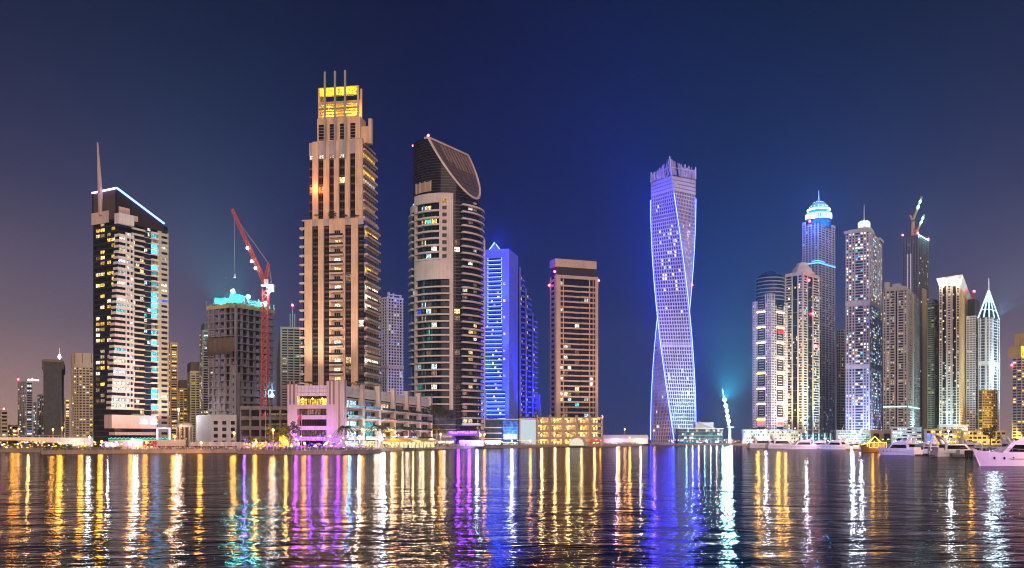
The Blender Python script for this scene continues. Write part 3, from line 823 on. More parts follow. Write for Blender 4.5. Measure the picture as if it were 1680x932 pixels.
link('site_lamp', sphere_mesh('blue_globe', EM('cool_site_lamp', (.3, .8, 1), 30)), t.root, (t.wR * .92, -1.2, z0 + 7.2 * fh), scale=(1.0, 1.0, 1.0))
point(t.root, (t.wR * .92, -2.4, z0 + 7.6 * fh), (.2, .7, 1), 5000, .6)
t.done()
# garage wing of the site
t = Bld('concrete_garage', 'bare concrete garage with open decks beside the unfinished tower', 'building', 386, 394, 476, 470, 12)
zt = t.z(670)
for i in range(5):
    z = LAND + i * (zt - LAND) / 4
    box(t.root, 'deck', CONC, 0, t.wR, 0, 16, z - .7, z); t.fbox('parapet', CONC, 'R', 0, t.wR, z, z + 1.1, -.2, .2)
for i in range(6): t.fbox('column', CONC, 'R', t.wR * i / 5 - .5 + .5 * (i == 0), t.wR * i / 5 + .5 - .5 * (i == 5), LAND, zt, -.9, .3)
box(t.root, 'back_wall', CONCD, 0, t.wR, 14, 15, LAND, zt)
for i in range(4): t.fbox('deck_light', LIT['dim'], 'R', t.wR * .5, t.wR * .95, LAND + i * (zt - LAND) / 4 + 2, LAND + i * (zt - LAND) / 4 + 3, -13.9, -13.8)
t = Bld('garage_block', 'pale panelled block with punched windows below the unfinished tower', 'building', 322, 346, 388, 500, 35)
zt = t.z(680)
box(t.root, 'wall', LILAC, 0, t.wR, 0, t.wL, LAND, zt)
for i in range(4):
    for j in range(3): t.win('R', 1.5 + j * t.wR / 3, t.wR / 3 - 1 + j * t.wR / 3, LAND + 2 + i * 3.6, LAND + 4 + i * 3.6, .04, G_DK.name, G_DK)
# site hoarding
hb = thing('site_hoarding', 'long pale hoarding of flat panels in front of the construction site', 'hoarding')
for i in range(26):
    px = 312 + i * 6.2; Yh = 455
    box(hb, 'panel', [LILAC, PINKST, WHITE][i % 3], X(px, Yh), X(px + 6.0, Yh), Yh, Yh + .3, LAND, LAND + 3.4 + (.15 if i % 2 else 0))
    box(hb, 'post', STEEL, X(px - .3, Yh), X(px + .1, Yh), Yh - .2, Yh - .02, LAND, LAND + 3.7)

# ------------------------------------------------------------------ tower cranes
def lattice(b, a, c, w, n, mi=0, r=.35, w2=None):
    a = Vector(a); c = Vector(c); d = (c - a).normalized(); w2 = w if w2 is None else w2
    u = d.cross(Vector((0, 1, 0))).normalized(); v = d.cross(u).normalized()
    pts = []
    for i in range(n + 1):
        p = a.lerp(c, i / n); ww = w + (w2 - w) * i / n
        pts.append([p + (u * sx + v * sy) * ww / 2 for sx, sy in ((-1, -1), (1, -1), (1, 1), (-1, 1))])
    for i in range(n):
        for q in range(4):
            b.bar(pts[i][q], pts[i + 1][q], r, mi)
            b.bar(pts[i][q], pts[i + 1][(q + 1) % 4], r * .7, mi)
            b.bar(pts[i][q], pts[i][(q + 1) % 4], r * .7, mi)
Yk = 512
def K(px, py, dy=0): return (X(px, Yk + dy), Yk + dy, Z(py, Yk + dy))
kr = thing('luffing_crane', 'red lattice luffing crane with raised jib beside the concrete frame', 'crane', (0, 0, 0))
b = MB(); lattice(b, (X(433, Yk), Yk, LAND), K(436, 474), 3.0, 26, r=.42); b.obj('mast', [REDST], kr)
b = MB(); lattice(b, K(434, 462), K(381, 343), 2.2, 20, r=.36, w2=1.3); b.obj('jib', [REDST], kr)
b = MB(); lattice(b, K(436, 463), K(441, 433), 2.0, 5, r=.36, w2=1.0); b.obj('a_frame', [REDST], kr)
b = MB(); b.bar(K(441, 433), K(386, 356), .16); b.bar(K(441, 433), K(446, 466), .2); b.obj('pendant_line', [STEEL], kr)
b = MB(); x, y, z = K(434, 470); b.box(x - 1.6, x + 5.6, y - 1.8, y + 1.8, z, z + 1.0); b.box(x + 1.4, x + 5.4, y - 1.5, y + 1.5, z - 3.0, z); b.obj('counterweight', [WHITE], kr)
b = MB(); b.box(x + .4, x + 2.6, y - 2.6, y - .6, z + 1, z + 3.6); b.obj('cab', [WHITE], kr)
b = MB(); b.bar(K(384, 345), K(385.5, 452), .14); b.box(K(385.5, 452)[0] - .5, K(385.5, 452)[0] + .5, Yk - .5, Yk + .5, K(385.5, 455)[2], K(385.5, 450)[2]); b.obj('hook_line', [STEEL], kr)
for px, py in ((406, 407), (413, 429), (419, 440)):
    link('jib_lamp', sphere_mesh('jib_globe', EM('crane_lamp', (.75, .92, 1), 40)), kr, K(px, py, -1.6), scale=(.75, .75, .75))
link('jib_lamp', sphere_mesh('jib_globe', EM('crane_lamp', (.75, .92, 1), 40)), kr, K(441, 479, -2), scale=(1.0, 1.0, .6))
point(kr, K(441, 481, -3), (.7, .9, 1), 6000, .6)
# ------------------------------------------------------------------ tall tan tower
t = Bld('tan_tower', 'tall tan stone tower with stepped top, yellow lit crown and three fins', 'tower', 497, 597, 620, 500, 80)
L = lambda px: t.S('L', px)
z1 = t.z(358); z0 = LAND; nf = 25; fh = (z1 - z0) / nf
t.core(G_DK, z0, z1)
for a, c in ((513, 502), (532, 523), (588, 577)): t.fbox('pilaster', TAN, 'L', L(a), L(c), z0, z1, .02, 1.1)
t.fbox('pilaster', TAN, 'L', L(545), L(541), z0, z1, .02, .9); t.fbox('pilaster', TAN, 'L', L(567), L(563), z0, z1, .02, .9)
GREYB = MAT('grey_stone_panel', (.42, .38, .42))
for a, c in ((523, 513), (541, 532), (577, 567), (597, 588)):
    t.fbox('top_panel', GREYB, 'L', L(a), L(c), z1 - 3.4, z1 + .3, .02, .8)
    for i in range(nf):
        z = z0 + i * fh
        if z < t.z(655): continue
        t.fbox('spandrel', MAT('mauve_spandrel', (.10, .075, .085)), 'L', L(a), L(c), z, z + .18 * fh, .02, .4)
        t.fbox('spandrel', MAT('mauve_spandrel', (.10, .075, .085)), 'L', L(a), L(c), z + .55 * fh, z + .60 * fh, .02, .3)
        r = t.rng.random(); k = 'white' if r < .05 else 'dim' if r < .08 else 'warm' if r < .1 else None
        t.win('L', L(a) + .2, L(c) - .2, z + .2 * fh, z + .96 * fh, .08, k or G_DK.name, LIT[k] if k else G_DK, FRAME, 2)
t.fbox('top_panel', TAN, 'L', L(563), L(545), z1 - 4.5, z1 + .3, .02, .7)
for i in range(nf):
    z = z0 + i * fh
    if z < t.z(655): continue
    # bay of balconies in the middle
    t.fbox('balcony_wall', TAN, 'L', L(563), L(545), z - .05 * fh, z + .10 * fh, .02, .7)
    t.fbox('jamb', TAN, 'L', L(563), L(559), z, z + fh, .02, .6); t.fbox('jamb', TAN, 'L', L(549), L(545), z, z + fh, .02, .6)
    t.fbox('lintel', TAN, 'L', L(559), L(549), z + .78 * fh, z + fh, .02, .6)
    r = t.rng.random(); k = 'white' if r < .2 else 'warm' if r < .25 else None
    t.win('L', L(559), L(549), z + .10 * fh, z + .78 * fh, .1, k or G_DK.name, LIT[k] if k else G_DK, LIGHTFR, 3, 'balcony_door')
    if i < nf - 1:
        under(t.fbox('balcony', PINKST, 'L', L(565), L(543), z - .06 * fh, z + .13 * fh, .7, 2.6), t.fbox('balustrade', BLACK, 'L', L(565), L(543), z + .13 * fh, z + .36 * fh, 2.5, 2.6))
    # left edge balconies
    t.fbox('edge_balcony', PINKST, 'L', L(502), L(497) + 1.4, z, z + .20 * fh, -1, 1.6)
    t.fbox('edge_wall', TAN, 'L', L(502), L(500), z + .2 * fh, z + fh, .02, .5)
    # side wall: balconies between tan piers
    under(t.fbox('side_balcony', PINKST, 'R', .6, t.wR, z, z + .22 * fh, .02, 1.8), t.fbox('balustrade', BLACK, 'R', .6, t.wR, z + .22 * fh, z + .42 * fh, 1.7, 1.78))
    t.fbox('side_lintel', TAN, 'R', .6, t.wR, z + .80 * fh, z + fh, .02, .5)
    r = t.rng.random(); k = 'yellow' if r < .10 else 'white' if r < .28 else 'dim' if r < .34 else None
    t.win('R', 1.2, t.wR * .5, z + .24 * fh, z + .80 * fh, .1, k or G_WARM.name, LIT[k] if k else G_WARM, LIGHTFR, 4, 'balcony_door')
    t.win('R', t.wR * .55, t.wR - .6, z + .24 * fh, z + .80 * fh, .1, k or G_WARM.name, LIT[k] if k else G_WARM, LIGHTFR, 4, 'balcony_door')
box(t.root, 'roof_terrace', TAN, -.6, t.wR + .6, -.6, t.wL + .4, z1 - .4, z1 + .35)
# middle body
m0 = z1 + .35; m1 = t.z(231); x0 = 1.0; t.body(x0, t.wR - 1.0, 1.4, L(508))
t.core(G_DK, m0, m1)
LM = lambda px: t.S('L', px)
nm = 9; fm = (m1 - m0) / nm
for a, c in ((523, 514), (541, 532), (557, 549), (575, 567), (596, 584)): t.fbox('pilaster', TAN, 'L', LM(a), LM(c), m0, m1 + 1, .02, 1.3)
for a, c in ((514, 508), (532, 523), (549, 541), (567, 557), (584, 575)):
    t.fbox('top_panel', GREYB, 'L', LM(a), LM(c), m1 - 6.5, m1 + .6, .02, .9)
    for i in range(nm):
        z = m0 + i * fm
        t.fbox('spandrel', MAT('mauve_spandrel', (.10, .075, .085)), 'L', LM(a), LM(c), z, z + .16 * fm, .02, .4)
        r = t.rng.random(); k = 'orange' if (i in (3,) and 508 <= c < 530) else 'warm' if r < .05 else None
        if i == nm - 2 and c < 560: k = 'white'
        t.win('L', LM(a) + .1, LM(c) - .1, z + .2 * fm, z + .95 * fm, .08, k or G_DK.name, LIT[k] if k else G_DK, FRAME, 2)
for i in range(nm):
    z = m0 + i * fm
    t.fbox('side_balcony', PINKST, 'R', .8, t.wR - 1, z, z + .22 * fm, .02, 1.8)
    k = {7: 'yellow', 5: 'yellow', 4: 'white', 1: 'dim'}.get(i)
    t.win('R', 1.5, t.wR - 2, z + .26 * fm, z + .82 * fm, .1, k or G_WARM.name, LIT[k] if k else G_WARM, LIGHTFR, 6, 'balcony_door')
    t.fbox('side_lintel', TAN, 'R', .8, t.wR - 1, z + .84 * fm, z + fm, .02, .5)
box(t.root, 'side_cap', GREYB, 1.4, 12, 1.6, 7, m1, m1 + 2.2)
# upper body
u0 = m1 + .2; u1 = t.z(188); t.body(2.0, 11, LM(590), LM(519))
t.core(TAN, u0, u1, 'upper_wall')
for a, c in ((533, 523), (550, 541), (567, 558), (583, 575)):
    t.fbox('louvre_opening', G_WARM, 'L', LM(a), LM(c), u0 + 2, u1 - 3.5, .02, .10)
    for q in range(5): t.fbox('louvre', GREYB, 'L', LM(a), LM(c), u0 + 2.5 + q * 1.6, u0 + 2.7 + q * 1.6, .10, .3)
box(t.root, 'side_upper', TAN, 4, 9, t.y0 - 3.6, t.y0 - .01, u0, u1 - 5)
box(t.root, 'stair_tower', TAN, 5, 7.5, t.y0 - 5.4, t.y0 - 3.61, u0 - .1, u1 - .5)
# open crown with yellow light inside
c0 = u1; c1 = t.z(136); t.body(2.6, 8.6, LM(588), LM(521))
CROWNY = EM('yellow_crown_light', (1, .55, .02), 1.5, True, .5, .8)
for a in (t.y0, t.y1 - 1.0):
    for x in (t.x0, t.x1 - 1): box(t.root, 'crown_post', TAN, x, x + 1, a, a + 1, c0, c1)
WY = MAT('crown_panel', (.62, .46, .14))
box(t.root, 'crown_back', WY, t.x1 - .8, t.x1, t.y0 + 1, t.y1 - 1, c0 + 1, c1 - 6)
t.fbox('crown_beam', WY, 'L', t.y0, t.y1, c1 - 5, c1, -.9, .02)
t.fbox('crown_beam', WY, 'L', t.y0, t.y1, c1 - 9.5, c1 - 8.2, -.6, .02)
t.fbox('crown_beam', WY, 'L', t.y0, t.y1, c1 - 12.5, c1 - 11.6, -.6, .02)
for q in range(5): t.fbox('crown_louvre', TAN, 'L', t.y0, t.y1, c0 + .4 + q * 1.6, c0 + .9 + q * 1.6, -.5, .02)
for y in (t.y0 + 1.1, t.y1 - 3.0): t.fbox('crown_light_panel', CROWNY, 'L', y, y + 1.7, c0 + 9, c1 - 9.6, -2.6, -2.2)
t.fbox('crown_light_panel', CROWNY, 'L', t.y0 + 1, t.y1 - 1, c1 - 4.6, c1 - .5, .03, .1)
for x, y in ((t.x0 + 3, t.y0 + 5), (t.x0 + 3, t.y1 - 5)): point(t.root, (x, y, c0 + 4), (1, .62, .08), 3800, .6)
for px in (570, 553.5, 537):
    y = LM(px); b = MB(); b.box(-1.4, -.5, y - .5, y + .5, u0 - 9, c1 + 7.2); b.obj('roof_fin', [STEEL], t.root)
point(t.root, (-4, LM(520), m0 + 3.6 * fm), (1, .2, .06), 5000, .5)
for px, r in ((500, 2), (512, 2.2), (545, 3.2), (551, 3)): pass
for x, y, z in ((-3, 5, 45), (-3, 24, 45)): spot(t.root, (x - 26, y, 30), (0, y, 95), (1, .70, .46), 110000, 75)
t.done()

# ------------------------------------------------------------------ balcony block (podium of the tan tower)
t = Bld('balcony_block', 'pale stone waterfront block with glass balconies and purple-lit front', 'building', 473, 555, 703, 430, 79.6)
L = lambda px: t.S('L', px)
zt = t.z(632); nf = 5; fh = (zt - 5 - LAND) / nf
PB = MAT('block_stone', (.60, .50, .48))
t.core(G_WARM, LAND, zt - 1, 'inner_block', 2.0)
box(t.root, 'roof_slab', PB, 0.2, t.wR, 0.2, t.wL, zt - 1.0, zt - .4)
PANELM = MAT('white_panel', (.66, .62, .66))
for px0, px1 in ((489, 473), (555, 537)):
    t.fbox('corner_tower', PB, 'L', max(L(px0), -.3) if px0 < 555 else -.4, L(px1), LAND, zt + (2 if px0 > 500 else .6), -2, 1.0)
    m = (L(px0) + L(px1)) / 2
    for d in (-1.3, .6): t.fbox('groove', MAT('taupe_panel', (.26, .19, .18)), 'L', m + d, m + d + .9, zt - 9, zt + 2.6, 1.0, 1.12)
s0, s1 = L(537), L(489)
for j in range(8):
    for q in range(3): t.fbox('facade_panel', PANELM, 'L', s0 + (s1 - s0) * j / 8 + .05, s0 + (s1 - s0) * (j + 1) / 8 - .05, zt - 5 + q * 1.7, zt - 3.4 + q * 1.7, .2, .5 + .02 * ((j + q) % 2))
for i in range(1, nf + 1):
    z = LAND + i * fh
    if i < nf:
        t.fbox('deck_edge', PB, 'L', s0, s1, z - .9, z, -2, .9)
        t.fbox('deck_fascia', PB, 'L', s0, s1, z, z + 1.0, .5, .8)
    k = 'yellow' if i == nf - 1 else 'dim' if i % 2 else None
    for j in range(4):
        a = s0 + (s1 - s0) * j / 4 + .1; c = s0 + (s1 - s0) * (j + 1) / 4 - .1
        t.win('L', a, c, z + .2 - (0 if i < nf else fh), z + fh * .8 - (0 if i < nf else fh), -1.9, k or G_WARM.name, LIT[k] if k else G_WARM, FRAME, 3)
for j in range(3):
    y = s0 + (s1 - s0) * (j + .5) / 3
    link('terrace_lamp', GLOBE['s'], t.root, (-.2, y, LAND + (nf - .25) * fh), scale=(.35, .35, .35)); point(t.root, (-.4, y, LAND + (nf - .35) * fh), (1, .62, .18), 500, .3)
# river wing: six bays between stone piers
nb = 6
for j in range(nb + 1):
    c = 2.5 + (t.wR - 4) * j / nb
    t.fbox('wing_pier', PB, 'R', c - 1.6, c + 1.6, LAND, zt + (2.5 if j < nb else 1.5), .02, 2.6)
    t.fbox('pier_recess', MAT('taupe_panel', (.26, .19, .18)), 'R', c - .4, c + .4, zt - 10, zt + 2.9, 2.6, 2.72)
    if j >= 1: spot(t.root, (c, -6.5, LAND + .5), (c, -2.6, zt - 4), (1, .80, .52) if j != 2 else (1, .95, .9), 16000, 50)
    if j < nb: point(t.root, (c + 8, -15, LAND + 7), (1, .66, .46), 3600, 1.0)
for j in range(nb):
    a = 2.5 + (t.wR - 4) * j / nb + 1.6; c = 2.5 + (t.wR - 4) * (j + 1) / nb - 1.6
    for q in range(3):
        for r in range(5): t.fbox('facade_panel', PANELM, 'R', a + (c - a) * r / 5 + .05, a + (c - a) * (r + 1) / 5 - .05, zt - 5 + q * 1.7, zt - 3.4 + q * 1.7, .2, 1.0 + .02 * ((q + r) % 2))
    for i in range(1, nf):
        z = LAND + i * fh
        under(t.fbox('balcony_slab', PB, 'R', a, c, z - .55, z, .02, 3.4), t.fbox('balustrade', G_RAIL if j < 2 else G_BLUE, 'R', a + .3, c - .1, z, z + 1.25, 3.25, 3.35))
        t.fbox('soffit_band', PB, 'R', a, c, z + fh * .74, z + fh - .56, .02, .9)
        r = t.rng.random(); k = 'cool' if (j == 0 and r < .8) else 'teal' if (j == 1 and r < .5) else 'warm' if r < .12 else None
        t.win('R', a + .4, c - 2.5, z + .05, z + fh * .72, .15, k or G_WARM.name, LIT[k] if k else G_WARM, FRAME, 4, 'balcony_door')
    t.win('R', a + .2, c - .2, LAND + .2, LAND + fh * .8, .2, ['cool', 'warm', 'white', 'warm', 'white', 'warm'][j], LIT[['cool', 'warm', 'white', 'warm', 'white', 'warm'][j]], FRAME, 5, 'shopfront')
# stage lights in front of the corner
for y, c, w in ((L(546), (.42, .06, 1), 9000), (L(520), (.55, .10, 1), 12000), (L(497), (.5, .08, 1), 9000), (L(480), (.7, .16, .9), 5000)):
    spot(t.root, (-11, y, LAND + 1.5), (0, y, LAND + 13), c, w * .6, 75)
spot(t.root, (9, -7.5, LAND + 1), (9, 0, 16), (.4, .5, 1), 15000, 80)
link('stage_flood', GLOBE['w'], t.root, (t.wR * .26, -7, LAND + 5), scale=(1.3, 1.3, 1.0)); point(t.root, (t.wR * .26, -8.6, LAND + 5), (.9, .95, 1), 9000, .9)
t.done()
# cafe pavilion and awning on the promenade in front of the wing
cf = thing('cafe_pavilion', 'long low cafe with glowing glass front and sloped awning', 'cafe', (X(628, 488), 488, 0), R(63))
Lc = 52
box(cf, 'glass_front', EM('cafe_interior', (1, .74, .34), 1.5, True, .6), 0, Lc, 0, .3, LAND, LAND + 3.4)
box(cf, 'back_wall', CREAM, 0, Lc, .32, 4.5, LAND, LAND + 4.2)
for i in range(14): box(cf, 'mullion', FRAME, i * Lc / 13 - .1, i * Lc / 13 + .1, -.2, -.02, LAND, LAND + 3.5)
b = MB(); b.v += [(-1, -3.2, LAND + 3.5), (Lc + 1, -3.2, LAND + 3.5), (Lc + 1, 1.5, LAND + 5.2), (-1, 1.5, LAND + 5.2), (-1, -3.2, LAND + 3.3), (Lc + 1, -3.2, LAND + 3.3), (Lc + 1, 1.5, LAND + 4.9), (-1, 1.5, LAND + 4.9)]
b.f += [(0, 1, 2, 3), (7, 6, 5, 4), (0, 4, 5, 1), (1, 5, 6, 2), (2, 6, 7, 3), (3, 7, 4, 0)]; b.m = [0] * 6
b.obj('awning', [MAT('ochre_canvas', (.55, .36, .10))], cf)
for i in range(5): point(cf, (5 + i * 10.5, -2.2, LAND + 2.8), (1, .70, .25), 900, .4)

# ------------------------------------------------------------------ round tower with slanted glass top
YR = 610; cxp = 730.5; rad = (793 - 668) / 2 / F * YR * 1.0
t = thing('round_tower', 'round tower of curved balconies with obliquely cut glass top', 'tower', (X(cxp, YR), YR + 12, 0), 0)
zs = Z(327, YR - 8); nf = 36; z0 = LAND; fh = (zs - z0) / nf
r0 = rad - 2.0
b = MB(); b.lathe([(r0, z0), (r0, zs)], n=64); b.obj('glass_core', [G_DK], t, smooth=True)
rng = random.Random(12)
def ang(px): return math.asin(max(-1, min(1, (px - cxp) / (793 - cxp))))
A = {p: ang(p) for p in (668.5, 682, 724, 741, 746, 760, 790)}
def arcmesh(name, r_in, r_out, a0, a1, za, zb, mat, n=12):
    q = MB(); q.arc(r_in, r_out, a0, a1, za, zb, n); return q.mesh(name, [mat])
RST = MAT('rose_stone', (.66, .52, .50))
BLM = arcmesh('left_balcony', r0 - .1, rad + .3, A[682], A[724] + .02, 0, fh * .26, RST)
BLT = arcmesh('left_balcony_wide', r0 - .1, rad + .3, A[682], A[741], 0, fh * .22, RST)
BRM = arcmesh('right_balcony', r0 - .1, rad + .5, A[760], R(100), 0, fh * .26, RST, 14)
BFM = arcmesh('far_left_balcony', r0 - .1, rad + .4, R(-110), A[682] - .16, 0, fh * .26, RST, 10)
GLM = arcmesh('glass_spandrel', r0 + .02, r0 + .25, A[746], A[760], 0, fh * .16, MAT('bronze_line', (.14, .085, .06)), 4)
RAILM = arcmesh('right_balustrade', rad + .25, rad + .35, A[760], R(100), fh * .26, fh * .45, G_BLUE, 14)
def arcwin(kind, pane, a0, a1, rr):
    q = MB(); q.arc(rr, rr + .08, a0, a1, fh * .28, fh * .95, 4, 0)
    for i in range(5):
        a = a0 + (a1 - a0) * i / 4; q.arc(rr + .08, rr + .2, a - .004, a + .004, fh * .26, fh, 1, 1)
    return q.mesh('window_' + kind, [pane, FRAME])
AW = {}
for k in ('warm', 'yellow', 'white', 'cool', 'teal', 'blue', 'dim'): AW[k] = arcwin(k, LIT[k], R(-4.6), R(4.6), r0 + .02)
AW['dark'] = arcwin('dark', G_DK, R(-4.6), R(4.6), r0 + .02)
PUN = {}
def punch(k, pane):
    if k not in PUN: PUN[k] = window_mesh('punch' + k, pane, FRAME, 2)
    return PUN[k]
# stone frame on the left half
blank0 = 18.6; blank1 = 21.5
zi = lambda i: z0 + i * fh
for a0, a1, za, zb in ((A[682] - .055, A[682] + .01, z0, zs), (A[741] - .02, A[746] - .005, z0, zs + 3.0), (A[682] - .055, A[746] - .005, zs - .7 * fh, zs + 3.0), (A[682] + .01, A[724], zi(24.2), zi(27)), (A[724] - .02, A[741], zi(24.2), zs)):
    q = MB(); q.arc(r0 - .1, rad - .25 + .02 * (a1 > A[741]), a0, a1, za, zb, 12); q.obj('stone_frame', [RST], t)
q = MB(); q.arc(r0 - .1, rad - .2, R(-72), A[682] - .08, zs - 7, zs - 2.5, 6); q.obj('stone_frame', [RST], t)
for i in range(nf):
    z = zi(i)
    if z < Z(720, YR): continue
    low = z < zi(24)
    if not (zi(24.2) < z + fh * .3 < zi(27)) and z < zi(35): link('balcony', BLT if low else BLM, t, (0, 0, z))
    under(link('balcony', BRM, t, (0, 0, z)), link('balustrade', RAILM, t, (0, 0, z)))
    if i % 8 != 3: link('balcony', BFM, t, (0, 0, z))
    link('glass_spandrel', GLM, t, (0, 0, z))
    link('glass_spandrel', GLM, t, (0, 0, z + fh * .5), scale=(1, 1, .4))
    for a in (A[682] + .10, A[682] + .27, A[682] + .44, A[682] + .61, (A[746] + A[760]) / 2 - .0, A[760] + .12, A[760] + .32, A[760] + .52, A[682] - .25):
        if zi(24.2) < z + fh * .3 < zi(27) and a < A[741]: continue
        if not low and A[724] - .09 < a < A[746]: continue
        r = rng.random()
        k = 'dark' if r > .24 else rng.choice(['yellow', 'warm', 'white', 'dim', 'dim', 'cool', 'teal', 'dim', 'white', 'blue'] if a < 0 else ['dim', 'white', 'warm', 'dim'])
        link('window', AW[k], t, (0, 0, z), (0, 0, a))
    if not low and not (zi(24.2) < z + fh * .3 < zi(26.8)):
        a = A[724] + (A[741] - A[724]) * .45
        rr = rad - .2
        k = 'yellow' if i == 35 else 'dark'
        link('punched_window', punch(k, LIT['yellow'] if k == 'yellow' else G_DK), t, (rr * math.sin(a) - 1.4, -rr * math.cos(a) - .35, z + fh * .25), (0, 0, a), (2.8, 1, fh * .5))
# dividing screens on the balconies
q = MB(); q.arc(r0, rad + .2, A[682] + .30, A[682] + .31, z0, zi(24.2), 1); q.obj('divider', [G_RAIL], t)
q = MB(); q.arc(r0, rad + .2, A[682] + .30, A[682] + .31, zi(27), zi(35), 1); q.obj('divider', [G_RAIL], t)
# side mast strip at the right edge
q = MB(); q.arc(rad - .2, rad + 1.0, R(84), R(90), z0 + 12, zi(31), 2); q.obj('side_rib', [RST], t)
# oblique glass top: flat roof on the left, steep sloping face to the right and front
rt = rad - 2.7
zflat = Z(237, YR + 6)
def plane(x, y): return 197.0 - 1.53 * (x + 8) + .97 * (y + 24)
def ztop(x, y): return max(zs - .5, min(zflat, plane(x, y)))
N = 144; v = []; f = []
rim = [(rt * math.cos(2 * math.pi * i / N), rt * math.sin(2 * math.pi * i / N)) for i in range(N)]
for x, y in rim: v += [(x, y, zs - 1), (x, y, ztop(x, y))]
for i in range(N): j = (i + 1) % N; f.append((2 * i, 2 * j, 2 * j + 1, 2 * i + 1))
link('top_glass', mesh('top_glass', v, f, G_DK, smooth=True), t)
for q in range(1, 24):                                       # glazing lines round the top
    z = zs + q * 1.75; b = MB()
    for i in range(N):
        (x0, y0), (x1, y1) = rim[i], rim[(i + 1) % N]
        if min(ztop(x0, y0), ztop(x1, y1)) > z + .5:
            k = 1 + .14 / rt
            b.quad((x0 * k, y0 * k, z), (x1 * k, y1 * k, z), (x1 * k, y1 * k, z + .24), (x0 * k, y0 * k, z + .24))
            b.quad((x0 * k, y0 * k, z + .24), (x1 * k, y1 * k, z + .24), (x1, y1, z + .24), (x0, y0, z + .24))
    if b.f: b.obj('glazing_line', [MAT('bronze_line', (.14, .085, .06))], t)
# frame of the face: direction along the crease (e) and down the slope (d), both horizontal
en = math.hypot(1.53, .97); dx_, dy_ = 1.53 / en, -.97 / en; ex_, ey_ = .97 / en, 1.53 / en
d_c = dx_ * -8 + dy_ * -24 - (zflat - 197.0) / en            # crease: the plane meets the flat roof here
def on_plane(d, w, off=0.0):
    x = d * dx_ + w * ex_; y = d * dy_ + w * ey_
    return (x, y, plane(x, y) + off)
b = MB(); pts = [(x, y) for x, y in rim if plane(x, y) >= zflat]
wc = math.sqrt(rt * rt - d_c * d_c)
i0 = max(range(len(pts)), key=lambda i: math.dist(pts[i], pts[i - 1])); pts = pts[i0:] + pts[:i0]
b.v = [(x, y, zflat - .3) for x, y in pts]; b.f = [tuple(range(len(pts)))]; b.m = [0]; b.obj('flat_roof', [ROOFM0 := MAT('roof_panel', (.15, .115, .13), rough=.45)], t)
b = MB()
for i in range(N):
    (x0, y0), (x1, y1) = rim[i], rim[(i + 1) % N]
    if plane(x0, y0) < zflat + 4 or plane(x1, y1) < zflat + 4: 
        if ztop(x0, y0) > zs or ztop(x1, y1) > zs: b.bar((x0, y0, ztop(x0, y0)), (x1, y1, ztop(x1, y1)), 1.3)
b.bar(on_plane(d_c, -wc), on_plane(d_c, wc), 1.3); b.obj('roof_rim', [RST], t)
nst = 11; dm = rt
for i in range(nst):
    d0 = d_c + (dm - d_c) * i / nst; d1 = d_c + (dm - d_c) * (i + 1) / nst - .12
    w0 = math.sqrt(max(0, rt * rt - d0 * d0)); w1 = math.sqrt(max(0, rt * rt - min(d1, rt - .05) ** 2))
    for k in range(5):
        a0, a1 = -1 + .4 * k, -1 + .4 * (k + 1) - .02
        b = MB(); lo = -.5 + .06 * ((i + k) % 2)
        b.quad(on_plane(d0, w0 * a0, lo), on_plane(d1, w1 * a0, lo), on_plane(d1, w1 * a1, lo), on_plane(d0, w0 * a1, lo))
        b.obj('roof_panel', [ROOFM0], t)
for i in range(9):
    w = wc * (.92 - .17 * i)
    b = MB(); b.bar(on_plane(d_c + 1, w, .2), on_plane(d_c + (dm - d_c) * .45 * (1 if i < 7 else .8), w, .2), .6); b.obj('roof_louvre', [MAT('louvre_bronze', (.30, .22, .17))], t)
link('warning_lamp', sphere_red, t, (*on_plane(d_c, -wc)[:2], zflat + 1.4), scale=(.8, .8, .8))
link('warning_lamp', sphere_red, t, (-rt, 0, ztop(-rt, 0) + 1), scale=(.7, .7, .7))
# opening on the left of the top
q = MB(); q.arc(rt + .05, rt + .4, A[682] - .10, A[682] + .50, zs + 5, zs + 11.5, 8); q.obj('terrace_opening', [MAT('warm_recess', (.42, .28, .16))], t)
for i in range(4): q = MB(); a = A[682] - .10 + i * .2; q.arc(rt + .4, rt + .9, a, a + .015, zs + 5, zs + 12, 1); q.obj('terrace_post', [RST], t)
# shop base
BW = 34
box(t, 'shop_base', G_BLUE, -rad + 2, 8, -rad - 4, -rad + 8, LAND, Z(672, YR - 20))
for i in range(5): box(t, 'base_band', GREY, -rad + 1.8, 8.2, -rad - 4.2, -rad + 8, LAND + 4 + i * 3.4, LAND + 4.25 + i * 3.4)
box(t, 'base_pier', PINKST, -rad - .6, -rad + 2, -rad - 4.6, -rad + 2, LAND, Z(670, YR - 20))
box(t, 'base_right', MAT('pale_cladding', (.60, .57, .62)), 10, rad + 1, -rad - 2, -rad + 10, LAND, LAND + 4)
for i in range(3): box(t, 'lit_ledge', EM('lit_ledge', (.75, .9, 1), 1.2), 12, rad - 2, -rad - 2.4 + i * .8, -rad - 2.1 + i * .8, LAND + 3.5 + i * 5.4, LAND + 4.1 + i * 5.4)
sign(t, 4, -rad - 5, Z(712, YR - 28), 18, 1.8, SIGNV, 11)
box(t, 'sign_band', EM('violet_sign_band', (.30, .05, 1), 1.6), 3, 23, -rad - 4.85, -rad - 4.6, Z(714.5, YR - 28), Z(707, YR - 28))
sign(t, -rad + 4, -rad - 5, Z(714, YR - 28), 13, 1.0, EM('red_sign_letters', (1, .10, .08), 4), 10)
for x, c in ((-18, (1, .66, .3)), (-8, (1, .8, .5)), (10, (.22, .03, 1)), (17, (.22, .03, 1)), (22, (.6, .85, 1))): point(t, (x, -rad - 8, LAND + 3), c, 5200 if c[0] < .3 else 2600, 1.0)
